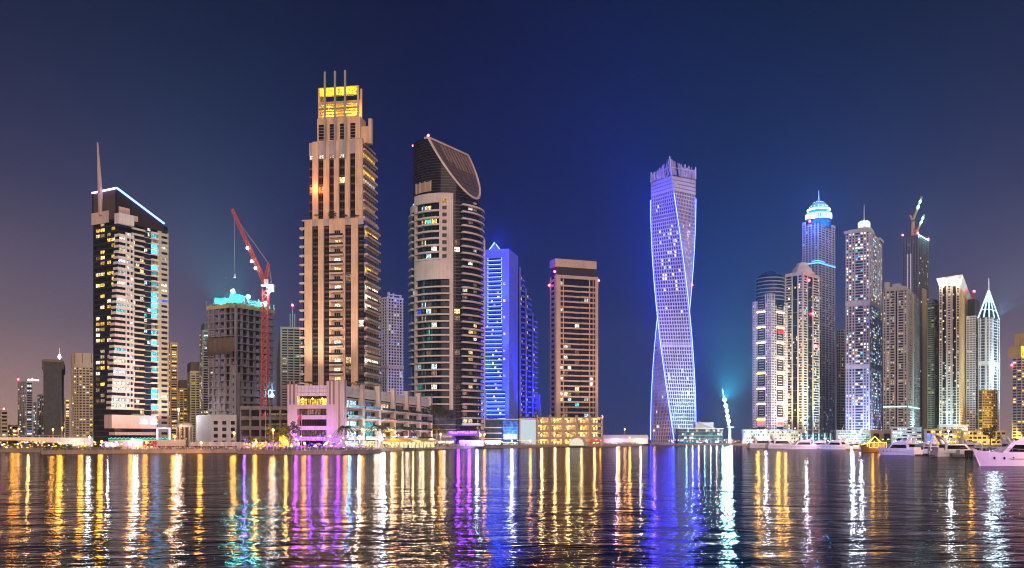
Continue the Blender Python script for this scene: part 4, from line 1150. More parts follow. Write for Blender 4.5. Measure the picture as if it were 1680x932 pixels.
box(t, 'shop_glow', EM('shop_glow', (1, .78, .45), 1.2, True, .7), -rad + 3, 7, -rad - 4.3, -rad - 4.1, LAND + .6, LAND + 3.6)

# ------------------------------------------------------------------ white framed tower behind
t = far_tower('apartment_tower', 'white gridded tower with blue strips behind the tan tower', 620, 636, 659, 800, 40, 490, MAT('bright_white_render', (.74, .70, .76)), G_BLUE, 50, .34, (6, 4), .10, [('blue', 4), ('cool', 3), ('white', 1)], p=1.2)
for px, h in ((630, 6), (645, 5), (657, 3)): s_ = t.S('R', px) if px > 636 else 1; t.fbox('roof_frame', WHITE, 'R', s_ - .6, s_ + .6, t.zt, t.zt + h, -1, .8)
t.fbox('roof_beam', WHITE, 'R', 1, t.wR, t.zt + 3.2, t.zt + 4.2, -.8, .5)
t.ring('belt', PINKST, t.zt - 24 * t.fh, t.zt - 23 * t.fh, 1.5)
spot(t.root, (8, -40, 10), (8, 0, 80), (.45, .42, 1), 90000, 60); t.done()

# ------------------------------------------------------------------ blue floodlit stepped tower
LEDS = EM('blue_white_tube', (.09, .14, 1), 13)
BLUEW = MAT('floodlit_blue_render', (.13, .15, .40))  # white render with the blue of the floodlighting put into its colour
t = Bld('blue_lit_tower', 'stepped white tower flooded in deep blue light with lit balcony edges', 'tower', 784, 835, 850, 760, 76)
zt = t.z(408); z0 = LAND
L = lambda px: t.S('L', px)
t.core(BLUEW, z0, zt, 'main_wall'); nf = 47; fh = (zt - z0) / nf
for i in range(6, nf - 2):
    z = z0 + i * fh
    a, c = (L(823), L(801)) if i > 28 else (L(824), L(794)) if i > 12 else (L(829), L(799))
    t.fbox('balcony_recess', G_BLUE, 'L', a, c, z + .25 * fh, z + .86 * fh, .02, .06)
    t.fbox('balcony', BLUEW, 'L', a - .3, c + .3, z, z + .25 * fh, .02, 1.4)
    t.fbox('light_tube', LEDS, 'L', a - .3, c + .3, z + .25 * fh, z + .25 * fh + .32, 1.38, 1.58)
    if i > 28:
        t.fbox('light_tube', LEDS, 'L', a - .3, a, z + .25 * fh + .33, z + fh, .3, .5); t.fbox('light_tube', LEDS, 'L', c, c + .3, z + .25 * fh + .33, z + fh, .3, .5)
    if t.rng.random() < .5: y = t.rng.uniform(a + 1, c - 3); t.win('L', y, y + 1.6, z + .3 * fh, z + .8 * fh, .12, 'warm', LIT['warm'])
for i in range(14, 40, 2):
    if t.rng.random() < .6: t.win('L', L(829), L(826), z0 + i * fh + 1, z0 + i * fh + 3.2, .1, 'yellow', LIT['yellow'])
b = MB(); xm = 2; ya, yb = L(820), L(803); ym = (ya + yb) / 2
b.v += [(0, ya, zt), (0, yb, zt), (8, yb, zt), (8, ya, zt), (0, ym, zt + 5.5), (8, ym, zt + 5.5)]; b.f += [(0, 1, 4), (3, 5, 2), (0, 4, 5, 3), (1, 2, 5, 4)]; b.m += [0] * 4
b.obj('roof_gable', [BLUEW], t.root)
b = MB(); b.bar((-.4, ya, zt), (-.4, ym, zt + 5.6), .55); b.bar((-.4, ym, zt + 5.6), (-.4, yb, zt), .55); b.obj('gable_light', [LEDS], t.root)
for i in range(3):                    # stepped rear volumes to the right
    w0 = [t.wR * .35, t.wR * 1.1, t.wR * 1.9][i]; h = [t.z(430), t.z(462), t.z(500)][i]
    x0 = [t.wR, t.wR + 14, t.wR + 32][i]; x1 = x0 + [14, 18, 16][i]; y0 = [-1, -3, -5][i]
    box(t.root, 'step_core', G_BLUE, x0 + .02, x1, y0, y0 + 16, z0, h)
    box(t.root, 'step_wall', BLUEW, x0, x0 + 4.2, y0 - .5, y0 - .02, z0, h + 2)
    n_ = int((h - z0) / 4.6)
    for q in range(3, n_):
        z = z0 + q * 4.6
        box(t.root, 'step_balcony', BLUEW, x0 + 6.5, x1 + .8, y0 - 1.6, y0 - .02, z, z + 1.3)
        box(t.root, 'step_line', DARK, x0 + 4.3, x0 + 6.4, y0 - .3, y0 - .02, z + .2, z + .9)
        if t.rng.random() < .45: link('window', window_mesh('yellow', LIT['yellow'], FRAME, 2), t.root, (x0 + 4.3 + t.rng.random() * 5, y0 - .1, z + 1.6), (0, 0, 0), (2.2, 1, 2.2))
for i in range(5): box(t.root, 'low_step', BLUEW, t.wR + 46 + i * 3.4, t.wR + 49.4 + i * 3.4, -9, 4, z0, t.z(640) - i * 8.5)
BLUE_ROOT = t.root
BLUEC = (.01, .03, 1)
for y, z, w in ((6, 20, 2.2), (20, 20, 2.2), (12, 75, 2.6), (13, 115, 2.0)): spot(t.root, (-36, y, z), (0, y, z + 32), BLUEC, 600000 * w, 80, radius=2)
spot(t.root, (t.wR + 20, -50, 14), (t.wR + 22, 0, 70), BLUEC, 800000, 80, radius=2)
t.done()

# ------------------------------------------------------------------ brown slab tower
t = Bld('brown_tower', 'brown stone slab tower with black band under a plain crown', 'tower', 903, 912, 980, 720, 20)
zt = t.z(452); z0 = LAND; nf = 32; fh = (zt - z0) / nf
t.core(G_DK, z0, zt)
Rr = lambda px: t.S('R', px)
t.fbox('end_pier', BROWN, 'R', -.2, Rr(916), z0, zt - 2, .02, 1.5); t.fbox('end_pier', BROWN, 'R', Rr(975.5), t.wR + .1, z0, zt - 2, .02, 1.5)
t.fbox('head_wall', BROWN, 'R', -.2, t.wR + .1, zt - 2, zt + .5, .02, 1.52)
for a, c in ((916.5, 919), (923, 924.5), (966, 967.5), (972, 973)):
    t.fbox('mullion_pier', BROWN, 'R', Rr(a), Rr(c), z0, zt - 2, .02, .9)
for i in range(nf - 1):
    z = z0 + i * fh
    for a, c, p in ((919, 941, 1.2), (941, 952, .35), (952, 975.5, 1.2)):
        t.fbox('floor_band', BROWN, 'R', Rr(a), Rr(c), z, z + .30 * fh, .02, p)
    for a, c in ((919, 923), (925, 931), (931.5, 937), (943, 950), (953, 958), (958.5, 965.5), (968, 972)):
        r = t.rng.random(); k = t.pick(PAL_W) if r < .15 else 'teal' if (r < .22 and i < 9) else None
        t.win('R', Rr(a), Rr(c), z + .33 * fh, z + .96 * fh, .1, k or G_DK.name, LIT[k] if k else G_DK, FRAME, 2)
t.piers(BROWN, 'L', [(0, 2.2), (t.wL - 2, t.wL)], z0, zt, .5, 'side_pier')
for i in range(nf): t.fbox('side_band', BROWN, 'L', 2.2, t.wL - 2, z0 + i * fh, z0 + i * fh + .45 * fh, .02, .4)
box(t.root, 'black_band', BLACK, .6, t.wR - .4, .6, t.wL - .5, zt + .5, t.z(437))
for i in range(24): t.fbox('black_slat', DARK, 'R', .8 + i * (t.wR - 1.4) / 24, .95 + i * (t.wR - 1.4) / 24, zt + .6, t.z(437) - .1, -.58, -.3)
box(t.root, 'crown_wall', BROWN, -.6, t.wR - .6, .2, t.wL, t.z(437), t.z(424))
redlamp(t, -1, 0, zt + 3, .9); redlamp(t, -1, t.wL, zt - 6, .9); redlamp(t, t.wR + .6, -1, zt - 2, .9)
spot(t.root, (t.wR / 2, -60, 20), (t.wR / 2, 0, 80), (1, .62, .45), 130000, 75, radius=2)
t.done()
# lit parking garage below it
t = Bld('parking_garage', 'four-deck parking garage glowing yellow between brown piers', 'building', 874, 880, 989, 672, 14)
zt = t.z(684); n_ = 4; fh = (zt - LAND) / n_
YG = EM('garage_light', (1, .60, .14), 1.0, True, .85, .5)
box(t.root, 'back_wall', CREAM, 0, t.wR, 12, 14, LAND, zt)
for i in range(n_ + 1): box(t.root, 'deck', BROWN, 0, t.wR, 0, 14, LAND + i * fh - .7, LAND + i * fh)
for i in range(n_): t.fbox('deck_parapet', BROWN, 'R', 0, t.wR, LAND + i * fh, LAND + i * fh + 1.1, -.3, .1)
for j in range(6): c = t.wR * j / 5; t.fbox('pier', BROWN, 'R', max(0, c - 1), min(t.wR, c + 1), LAND, zt + 1.4, -.4, .6)
for j in range(5):
    for i in range(n_):
        a = t.wR * j / 5 + 1.4; c = t.wR * (j + 1) / 5 - 1.4
        for q in range(3): 
            x = a + (c - a) * (q + .5) / 3
            box(t.root, 'ceiling_lamp', YG, x - 1.6, x + 1.6, 2.4, 3.2, LAND + (i + 1) * fh - 1.9, LAND + (i + 1) * fh - .75)
        point(t.root, ((a + c) / 2, 4, LAND + (i + .55) * fh), (1, .66, .18), 2300, .6)
        for q in range(3): box(t.root, 'inner_column', BROWN, a + (q + .5) * (c - a) / 3 - .35, a + (q + .5) * (c - a) / 3 + .35, 5.2, 6, LAND + i * fh, LAND + (i + 1) * fh - .72)
t = Bld('shop_building', 'blue glass shop building with bright white sign over the promenade', 'building', 786, 792, 851, 655, 12)
zt = t.z(689)
t.core(G_BLUE, LAND, zt)
box(t.root, 'roof_edge', GREY, -.5, t.wR + .5, -.8, 12, zt, zt + .9)
for i in range(3): t.fbox('white_ledge', WHITE, 'R', 0, t.wR * .52, LAND + 4.6 + i * 4.0, LAND + 5.3 + i * 4.0, .02, .9)
t.fbox('side_pier', PINKST, 'R', -1.5, .6, LAND, zt, .02, 1.2)
t.fbox('blue_panel', GLASS('blue_lit_glass', (.02, .12, .5)), 'R', t.wR * .55, t.wR - .4, LAND + 4, zt - .4, .02, .25)
for i in range(6): t.fbox('panel_line', GREY, 'R', t.wR * .55, t.wR - .4, LAND + 5 + i * 2, LAND + 5.1 + i * 2, .25, .35)
sign(t.root, t.wR * .58, -.5, LAND + 4.8, t.wR * .36, 3.2, EM('white_shop_letters', (.86, .92, 1), 9), 7)
t.fbox('shop_glow', EM('white_shop_glow', (.82, .95, 1), 2.2, True, .6), 'R', 1, t.wR * .5, LAND + .5, LAND + 3.6, .05, .15)
t.fbox('shop_glow', EM('white_shop_glow', (.82, .95, 1), 2.2, True, .6), 'R', t.wR * .56, t.wR - .5, LAND + .5, LAND + 2.6, .05, .15)
point(t.root, (t.wR * .76, -5, LAND + 8), (.35, .6, 1), 9000, 1)
t.done()
t = Bld('screen_building', 'pale box building with a large blank white lit wall', 'building', 850, 852, 880, 662, 10)
zt = t.z(686)
t.core(PINKST, LAND, zt, 'wall'); t.fbox('lit_wall', EM('backlit_white_wall', (.72, .86, .92), .85), 'R', 1.2, t.wR - .6, LAND + 1, zt - 1.2, .02, .3)
t.fbox('awning', WHITE, 'R', -2, t.wR, LAND + 3.4, LAND + 3.9, .3, 4); t.done()
# tents at the garage foot
b = MB(); n = 14
for i in range(n):
    a0 = math.pi * i / n; a1 = math.pi * (i + 1) / n; r = 5.6
    b.quad((-r * math.cos(a0), 0, r * math.sin(a0)), (-r * math.cos(a1), 0, r * math.sin(a1)), (-r * math.cos(a1), 14, r * math.sin(a1)), (-r * math.cos(a0), 14, r * math.sin(a0)))
td = thing('dome_tent', 'white half-round lit tent in front of the parking garage', 'tent', (X(946, 664), 664, LAND), R(-16))
b.obj('canopy', [MAT('white_canvas', (.75, .72, .68))], td)
q = MB(); q.v = [(0, .3, 0)] + [(-5.4 * math.cos(math.pi * i / n), .3, 5.4 * math.sin(math.pi * i / n)) for i in range(n + 1)]; q.f = [(0, i + 2, i + 1) for i in range(n)]; q.m = [0] * n
q.obj('end_wall', [EM('lit_canvas', (1, .90, .70), .95)], td)
for k, (px, c) in enumerate(((962, 'ochre'), (972, 'red'), (982, 'red'))):
    tt = thing('peaked_tent', ['orange peaked tent beside the white dome tent', 'left red and white peaked tent', 'right red and white peaked tent at the garage corner'][k], 'tent', (X(px, 680), 680, LAND), 0, 'peaked tents')
    cm = EM('lit_ochre_canvas', (1, .45, .06), .8) if c == 'ochre' else EM('lit_red_canvas', (1, .10, .08), .8)
    q = MB(); q.v = [(-2.4, -2.4, 2.6), (2.4, -2.4, 2.6), (2.4, 2.4, 2.6), (-2.4, 2.4, 2.6), (0, 0, 5.2)]; q.f = [(0, 1, 4), (1, 2, 4), (2, 3, 4), (3, 0, 4)]; q.m = [0] * 4
    q.obj('canopy', [cm], tt)
    for x in (-2.3, 2.3):
        for y in (-2.3, 2.3): q = MB(); q.bar((x, y, 0), (x, y, 2.6), .15); q.obj('tent_pole', [STEEL], tt)
# low marquee far behind the promenade tip
mq = thing('marquee', 'long low white marquee washed violet beyond the promenade tip', 'tent', (X(990, 860), 860, LAND), 0)
box(mq, 'wall', WHITE, 0, 42, 0, 10, 0, 5); q = MB(); q.v = [(-1, -1, 5), (43, -1, 5), (43, 11, 5), (-1, 11, 5), (0, 5, 8.5), (42, 5, 8.5)]; q.f = [(0, 1, 5, 4), (2, 3, 4, 5), (1, 2, 5), (3, 0, 4)]; q.m = [0] * 4
q.obj('roof', [MAT('white_canvas', (.75, .72, .68))], mq); point(mq, (12, -7, 4), (.9, .5, 1), 6000, .6); point(mq, (34, -7, 4), (1, .7, .5), 5000, .6)

# ------------------------------------------------------------------ twisted tower
YT = 905; H0 = LAND; zt = Z(287, YT); nfl = 72; fh = (zt - H0) / nfl
hd = 37.2 / F * YT; side = hd * math.sqrt(2); hs = side / 2
t = thing('twisted_tower', 'pale gridded tower twisting a quarter turn with blue lit edges', 'tower', (X(1111, YT), YT + hd, 0), 0)
TW_ROOT = t
def twist(z, H0=H0, zt=zt): return R(30.4 + 98 * (1 - (z - H0) / (zt - H0)))   # direction of the face normals, in z
def tw(x, y, z):
    a = twist(z); c, s_ = math.cos(a), math.sin(a)
    return (x * c - y * s_, x * s_ + y * c, z)
def ringpts(z, h):
    return [tw(-h, -h, z), tw(h, -h, z), tw(h, h, z), tw(-h, h, z)]
v = []; f = []; seg = 10
for i in range(nfl + 1):
    z = H0 + i * fh; h = hs - .75
    for c0_, c1_ in zip([(-h, -h), (h, -h), (h, h), (-h, h)], [(h, -h), (h, h), (-h, h), (-h, -h)]):
        for q in range(seg): v.append(tw(c0_[0] + (c1_[0] - c0_[0]) * q / seg, c0_[1] + (c1_[1] - c0_[1]) * q / seg, z))
n4 = 4 * seg
for i in range(nfl):
    for q in range(n4): f.append((i * n4 + q, i * n4 + (q + 1) % n4, (i + 1) * n4 + (q + 1) % n4, (i + 1) * n4 + q))
link('glass_core', mesh('glass_core', v, f, G_BLUE), t)
LAV = MAT('lavender_cladding', (.54, .50, .62), var=.38, scale=.05)
sb = MB(); sb.box(-hs, hs, -hs, hs, 0, fh * .32); slabm = sb.mesh('floor_band', [LAV])
for i in range(nfl):
    z = H0 + i * fh
    o = link('floor_band', slabm, t, (0, 0, z), (0, 0, twist(z + fh * .2)))
    if i == 26 or i >= nfl - 4: o.scale = (1, 1, 2.3)
b = MB(); nc = 13; rng = random.Random(4)
wm_ = MB(); litk = ['white', 'cool']
for i in range(nfl):
    z = H0 + i * fh; za, zb = z + fh * .32, z + fh
    for face in range(4):
        for j in range(nc):
            c = -hs + side * (j + (.5 if i % 2 else .38)) / nc; w = side / nc * .17
            def P(u, zz, o=0.0):
                e = hs - .06 + o
                x, y = [(u, -e), (e, u), (-u, e), (-e, -u)][face]
                return tw(x, y, zz)
            b.quad(P(c - w, za), P(c + w, za), P(c + w, zb), P(c - w, zb))
            b.quad(P(c + w, za), P(c + w, za, -.7), P(c + w, zb, -.7), P(c + w, zb))
            b.quad(P(c - w, za, -.7), P(c - w, za), P(c - w, zb), P(c - w, zb, -.7))
            lit_p = .018
            if 40 < i < 60 and 2 <= j <= 10: lit_p = .17
            if rng.random() < lit_p and j < nc - 1:
                u0 = c + w; u1 = c + side / nc - w
                wm_.quad(P(u0, za, -.5), P(u1, za, -.5), P(u1, zb, -.5), P(u0, zb, -.5), rng.randrange(2))
b.obj('column_grid', [LAV], t, kind='stuff')
wm_.obj('lit_window', [LIT['white'], LIT['cool']], t, kind='stuff')
# open crown of uneven fins
b = MB(); ztt = zt + fh * 3.0
for face in range(4):
    for j in range(30):
        c = -hs + side * (j + .5) / 30; h0 = zt + fh * .2; h1 = ztt - .4 - (rng.random() ** 2) * fh * 1.2
        x, y = [(c, -hs), (hs, c), (-c, hs), (-hs, -c)][face]
        fr = max(0.0, -tw(x, y, zt)[1] / hd); h1 += 7.0 * fr ** 1.5
        if rng.random() < .85: b.bar(tw(x, y, h0), tw(x, y, zt + (h1 - zt))[:2] + (h1,), .30 + rng.random() * .25)
b.obj('crown_fin', [LAV], t, kind='stuff')
for k, (x, y) in enumerate(((-hs, -hs), (hs, -hs), (hs, hs), (-hs, hs))):
    q = MB(); fr = max(0.0, -tw(x, y, zt)[1] / hd); q.bar(tw(x, y, zt), tw(x, y, ztt)[:2] + (ztt + 8 * fr ** 1.5,), 1.0); q.obj('crown_post', [LAV], t)
q = MB()
for k in range(4):
    a = [(-hs, -hs), (hs, -hs), (hs, hs), (-hs, hs)]; q.bar(tw(*a[k], zt + fh * 2.2), tw(*a[(k + 1) % 4], zt + fh * 2.2), .6)
q.obj('crown_rail', [LAV], t)
LEDT = EM('tower_edge_tube', (.012, .02, 1), 75)
for k, (x, y) in enumerate(((-hs, -hs), (hs, -hs), (hs, hs), (-hs, hs))):
    q = MB()
    for i in range(1, nfl - 5): q.bar(tw(x * 1.012, y * 1.012, H0 + i * fh), tw(x * 1.012, y * 1.012, H0 + (i + 1) * fh), .55)
    q.obj('edge_light', [LEDT], t)
for px, z in ((1062, 60), (1062, 130), (1160, 60), (1160, 110)):
    pass
for (x, y, z), (ax, az), w in (((-38, -66, 12), (-10, 90), 1.5), ((38, -66, 12), (12, 80), 1.2), ((-60, -40, 60), (-12, 150), 1.4)):
    spot(t, (x, y, z), (ax, -20, az), (.34, .32, 1), 200000 * w, 70, radius=2.5)
link('warning_lamp', sphere_red, t, tw(hs, -hs, H0 + 26 * fh), scale=(1, 1, 1)); link('warning_lamp', sphere_red, t, tw(hs * 1.02, -hs * 1.02, H0 + 44 * fh), scale=(1, 1, 1))
# podium of the twisted tower
pd = Bld('glass_podium', 'low dark teal glass podium at the right foot of the twisted tower', 'building', 1108, 1112, 1186, 880, 8)
z_ = pd.z(704)
pd.core(G_TEAL, LAND, z_); box(pd.root, 'roof_edge', WHITE, -.5, pd.wR + .6, -1, 20, z_, z_ + .8)
for i in range(3): pd.fbox('floor_line', GREY, 'R', 0, pd.wR, LAND + 4.5 + i * 3.4, LAND + 4.8 + i * 3.4, .02, .3)
pd.lit('R', 4, pd.wR - 1, LAND, z_, 4, .2, 2.4, .35, [('cool', 4), ('white', 2), ('teal', 2), ('warm', 1)], near=True)
pd.fbox('upper_box', LILAC, 'R', pd.wR * .40, pd.wR * .80, z_ + .9, pd.z(693), -8, -1)
q = MB(); q.bar((pd.wR * .45, -1, pd.z(692)), (pd.wR * .80, -1, z_ + 1), 1.0); q.obj('ramp_beam', [WHITE], pd.root)
for i in range(7): point(pd.root, (6 + i * 6, -8, LAND + 2.5), [(.3, .9, 1), (.6, .9, 1), (1, .7, .5)][i % 3], 2400, .5)
pd.done()
# floodlight mast
fm = thing('floodlight_mast', 'leaning crane mast strung with blazing white-cyan floodlights', 'floodlight', (X(1197, 890), 890, LAND), 0)
yf = 0
def M_(px, py): return (X(px, 890) - X(1197, 890), 0, Z(py, 890) - LAND)
b = MB(); lattice(b, M_(1197, 728), M_(1197, 700), 2.0, 6, r=.4); b.obj('mast', [STEEL], fm)
b = MB(); lattice(b, M_(1196, 699), M_(1185, 638), 1.4, 12, r=.35, w2=.8); b.obj('jib', [STEEL], fm)
b = MB(); x, y, z = M_(1197, 700); b.box(x - 3, x + 4, -1.5, 1.5, z - .8, z); b.obj('platform', [STEEL], fm)
FL = sphere_mesh('flood_globe', EM('flood_lamp', (.72, .98, 1), 160))
for px, py in ((1188, 656), (1190, 666), (1192, 674), (1193, 683), (1195, 691)):
    x, y, z = M_(px, py); link('flood_lamp', FL, fm, (x, -1.6, z), scale=(1.5, 1.0, 1.5)); point(fm, (x, -3.2, z), (.25, .88, 1), 32000, 1.2)
point(fm, (0, -6, 5), (.5, .95, 1), 16000, 1.5)
# ------------------------------------------------------------------ right bank: tower with lit arches and dome
LEDY = EM('warm_strip_light', (1, .62, .14), 22)
CYAN = (.30, .85, 1)
t = Bld('domed_hotel_tower', 'cream hotel tower with yellow light bands, dark round top and blue dome', 'tower', 1235, 1265, 1292, 1000, 45)
zs = t.z(490); nf = 56; z0 = LAND; fh = (zs - z0) / nf
t.core(G_WARM, z0, zs)
CW = MAT('cream_white_render', (.68, .60, .56))
for face, w in (('R', t.wR), ('L', t.wL)):
    for a, c in ((0, .30), (.76, 1)):
        for i in range(nf): t.fbox('spandrel', CW, face, w * a - (.35 if a == 0 else 0), w * c, z0 + i * fh, z0 + (i + .42) * fh, .02, .4)
        for q in range(4): x = w * (a + (c - a) * q / 3); t.fbox('pier', CW, face, max(-.4, x - .45), min(w, x + .45), z0, zs + (6 if a == 0 else -1), .02, .44)
        t.lit(face, w * a, w * c, z0, zs, nf, .44, 2.6, .16, PAL_W, p=.2)
    # bands of the bay between: dark, with lit ledges every few floors
    for i in range(nf):
        t.fbox('bay_band', CW if i % 1 == 0 else GREY, face, w * .40, w * .66, z0 + i * fh, z0 + (i + .22) * fh, .02, .4)
    for i in range(9, nf, 6):
        t.fbox('lit_ledge', LEDY, face, w * .32, w * .74, z0 + i * fh, z0 + (i + .4) * fh, .5, 1.2)
        t.fbox('ledge', CREAM, face, w * .31, w * .75, z0 + (i + .45) * fh, z0 + (i + 1.3) * fh, .1, 1.3)
    sx = sign(t.root, 0, 0, 0, w * .36, fh * .95, EM('red_sign_letters2', (1, .12, .08), 2.5), 8)
    if face == 'R': sx.location = (w * .34, -.9, z0 + 7.2 * fh)
    else: sx.location = (-.9, w * .72, z0 + 7.2 * fh); sx.rotation_euler = (0, 0, -math.pi / 2)
    t.fbox('sign_wall', CW, face, w * .30, w * .76, z0 + 6.4 * fh, z0 + 8.8 * fh, .02, .7)
b = MB(); b.box(0, 1, 0, 1, 0, 1)
t.fbox('red_sign', EM('red_sign_board', (1, .02, .05), 2.2), 'R', t.wR * .38, t.wR * .70, t.z(545), t.z(538), .5, 1.3)
cr = 21.1; cxy = (t.wR * .5, t.wL * .5); zc1 = t.z(452)
b = MB(); b.lathe([(cr * .72, zs - 6), (cr * .72, zc1), (cr * .60, zc1 + 3)], *cxy, n=32); b.obj('round_top', [G_DK], t.root, smooth=True)
for i in range(7): b = MB(); b.lathe([(cr * .73, zs + i * 4.0), (cr * .745, zs + i * 4.0 + .2), (cr * .745, zs + i * 4.0 + 1.0), (cr * .73, zs + i * 4.0 + 1.2)], *cxy, n=32); b.obj('top_ring', [MAT('mauve_render', (.34, .28, .32))], t.root)
b = MB(); b.lathe([(cr * .62, zc1 - 3), (cr * .66, zc1 - 2.6), (cr * .66, zc1 - 1.6), (cr * .60, zc1 - 1.2)], *cxy, n=32); b.obj('ring_light', [EM('dome_ring_light', (.8, .85, 1), 1.4)], t.root)
b = MB(); b.lathe([(cr * .56 * math.cos(a), zc1 + 8 * math.sin(a)) for a in [i * math.pi / 2 / 8 for i in range(8)]] + [(.01, zc1 + 8)], *cxy, n=32); b.obj('dome', [GLASS('dome_glass', (.015, .03, .16))], t.root, smooth=True)
for face, w in (('R', t.wR), ('L', t.wL)):
    t.fbox('atrium_glass', G_TEAL, face, w * .36, w * .70, z0 + 6, z0 + 6.2 * fh, .1, .5)
spot(t.root, (-10, -70, 6), (2, 0, 60), (.60, .58, 1), 390000, 70, radius=2)
spot(t.root, (30, -60, 6), (10, 0, 70), (1, .62, .36), 390000, 70, radius=2)
t.done()
# ------------------------------------------------------------------ cream tower with black strips
t = Bld('cream_striped_tower', 'cream balcony tower with black glass strips and pyramid dome', 'tower', 1289, 1317, 1343, 1020, 45)
zs = t.z(452); nf = 64; fh = (zs - z0) / nf
t.core(G_DK, z0, zs)
for face, w in (('R', t.wR), ('L', t.wL)):
    for a, c in ((0, .26), (.60, 1)):
        for i in range(nf): t.fbox('balcony', CW, face, w * a - (.8 if a == 0 else 0), w * c, z0 + i * fh, z0 + (i + .36) * fh, .02, 1.0)
        t.lit(face, w * a, w * c, z0, zs, nf, .36, 2.8, .24, PAL_C if face == 'R' else PAL_W, p=.3)
        for q in (a, c): t.fbox('pier', CREAM, face, max(-.9, w * q - .7), min(w + .2, w * q + .7), z0, zs + 1.5, .02, 1.12)
    t.lit(face, w * .28, w * .58, z0, zs, nf, .3, 2.4, .06, PAL_W, p=.2)
    for i in range(0, nf, 5): t.fbox('strip_line', CREAM, face, w * .27, w * .59, z0 + i * fh, z0 + (i + .12) * fh, .02, .3)
    t.fbox('head_beam', CREAM, face, -1, w, zs + .5, zs + 4, .02, 1.1)
    t.fbox('head_glass', G_DK, face, w * .1, w * .9, zs - 8, zs + .4, .2, .7)
cxy = (t.wR * .5, t.wL * .5); cr = 13.9
b = MB(); b.lathe([(cr, zs + 3), (cr, zs + 6), (cr * .82, zs + 7), (cr * .8, zs + 10), (cr * .5, zs + 14), (cr * .45, zs + 17), (.2, zs + 19)], *cxy, n=8); b.obj('dome', [CW], t.root)
b = MB(); b.bar((*cxy, zs + 18), (*cxy, zs + 26), .5); b.obj('mast', [STEEL], t.root)
for s_, py in ((.3, 458), (.55, 512), (.7, 565)): redlamp(t, t.wR * s_, -1.5, t.z(py), 1.5)
spot(t.root, (18, -60, 6), (8, 0, 60), (.40, .85, 1), 390000, 70, radius=2); spot(t.root, (-30, -40, 6), (0, 6, 60), (1, .86, .4), 468000, 60, radius=2)
t.done()
# ------------------------------------------------------------------ tallest tower with blue crown
t = Bld('crowned_tower', 'tallest grey tower with glowing blue ring crown and spire', 'tower', 1317, 1342, 1369, 1250, 45)
zs = t.z(366); nf = 92; fh = (zs - z0) / nf
GT = MAT('grey_violet_render', (.42, .39, .46))
t.core(G_DK, z0, zs)
for face, w in (('R', t.wR), ('L', t.wL)):
    for i in range(nf): t.fbox('balcony', GT, face, -.9, w + .2, z0 + i * fh, z0 + (i + .38) * fh, .02, .8)
    for q in (0, .2, .42, .62, .82, 1): t.fbox('pier', GT, face, max(-1, w * q - .9), min(w + .3, w * q + .9), z0, zs, .02, 1.0)
    for q in (0, .2, .42, .62, .82): t.lit(face, w * q + 1, w * (q + .2) - 1, z0, zs, nf, .38, 3, .09, PAL_C, p=.3)
    zb_ = t.z(432); t.fbox('blue_belt', EM('blue_belt_light', (.06, .26, 1), 4.5), face, -1.2, w + .3, zb_, zb_ + 1.6, 1.0, 1.7)
    t.fbox('blue_belt', EM('blue_belt_light', (.06, .26, 1), 4.5), face, -1.2, w * .35, zb_ + 3, zb_ + 4.2, 1.0, 1.6)
    t.fbox('corner_cap', GT, face, w * .80, w + .6, zs, zs + 4, .02, 1.2)
    redlamp(t, *((w * .5, -1.6) if face == 'R' else (-1.6, w * .5)), zs + 4, 1.5)
cxy = (t.wR * .5, t.wL * .5); cr = 16.5; zz = lambda py: Z(py, 1270)
b = MB(); b.lathe([(cr * .98, zs - 3), (cr * .98, zz(355)), (cr * .85, zz(354)), (cr * .85, zz(343)), (cr * .8, zz(342))], *cxy, n=32); CROWN_ROOT = t.root
drum = b.obj('crown_drum', [GLASS('crown_blue_glass', (.03, .14, .30))], t.root, smooth=True)
BLC = EM('blue_crown_light', (.16, .48, 1), 3.6); WLC = EM('white_crown_light', (.55, .8, 1), 4)
b = MB(); b.lathe([(cr * 1.0, zz(361)), (cr * 1.06, zz(361)), (cr * 1.06, zz(358.5)), (cr, zz(358.5))], *cxy, n=40); b.obj('crown_ring', [MAT('bright_white_render', (.74, .70, .76))], t.root)
for i in range(36):
    a = 2 * math.pi * i / 36; q = MB(); x = cxy[0] + cr * 1.03 * math.cos(a); y = cxy[1] + cr * 1.03 * math.sin(a); q.bar((x, y, zz(358.3)), (x, y, zz(352)), 1.1); under(drum, q.obj('crown_fin', [WLC], t.root))
b = MB(); b.lathe([(cr * .94, zz(351.5)), (cr * 1.06, zz(351)), (cr * 1.06, zz(350)), (cr * .94, zz(349.5))], *cxy, n=40); b.obj('crown_ring', [BLC], t.root)
b = MB(); b.lathe([(cr * .86, zz(345)), (cr * .96, zz(344.5)), (cr * .96, zz(342.5)), (cr * .84, zz(342))], *cxy, n=40); b.obj('crown_ring', [WLC], t.root)
b = MB(); b.lathe([(cr * .8, zz(342)), (cr * .72, zz(337)), (cr * .52, zz(332)), (cr * .2, zz(330)), (cr * .12, zz(326))], *cxy, n=24); b.obj('crown_dome', [MAT('copper_green', (.20, .42, .42))], t.root, smooth=True)
for i in range(14):
    a = 2 * math.pi * i / 14; q = MB(); q.bar((cxy[0] + cr * .76 * math.cos(a), cxy[1] + cr * .76 * math.sin(a), zz(339)), (cxy[0] + cr * .4 * math.cos(a), cxy[1] + cr * .4 * math.sin(a), zz(331)), 1.0); q.obj('dome_rib', [WLC], t.root)
b = MB(); b.bar((*cxy, zz(330)), (*cxy, zz(311)), 2.4, 0, .7, 8); b.obj('spire', [MAT('bright_white_render', (.74, .70, .76))], t.root)
point(t.root, (cxy[0], -16, zz(345)), (.2, .5, 1), 40000, 1.5)
t.done()
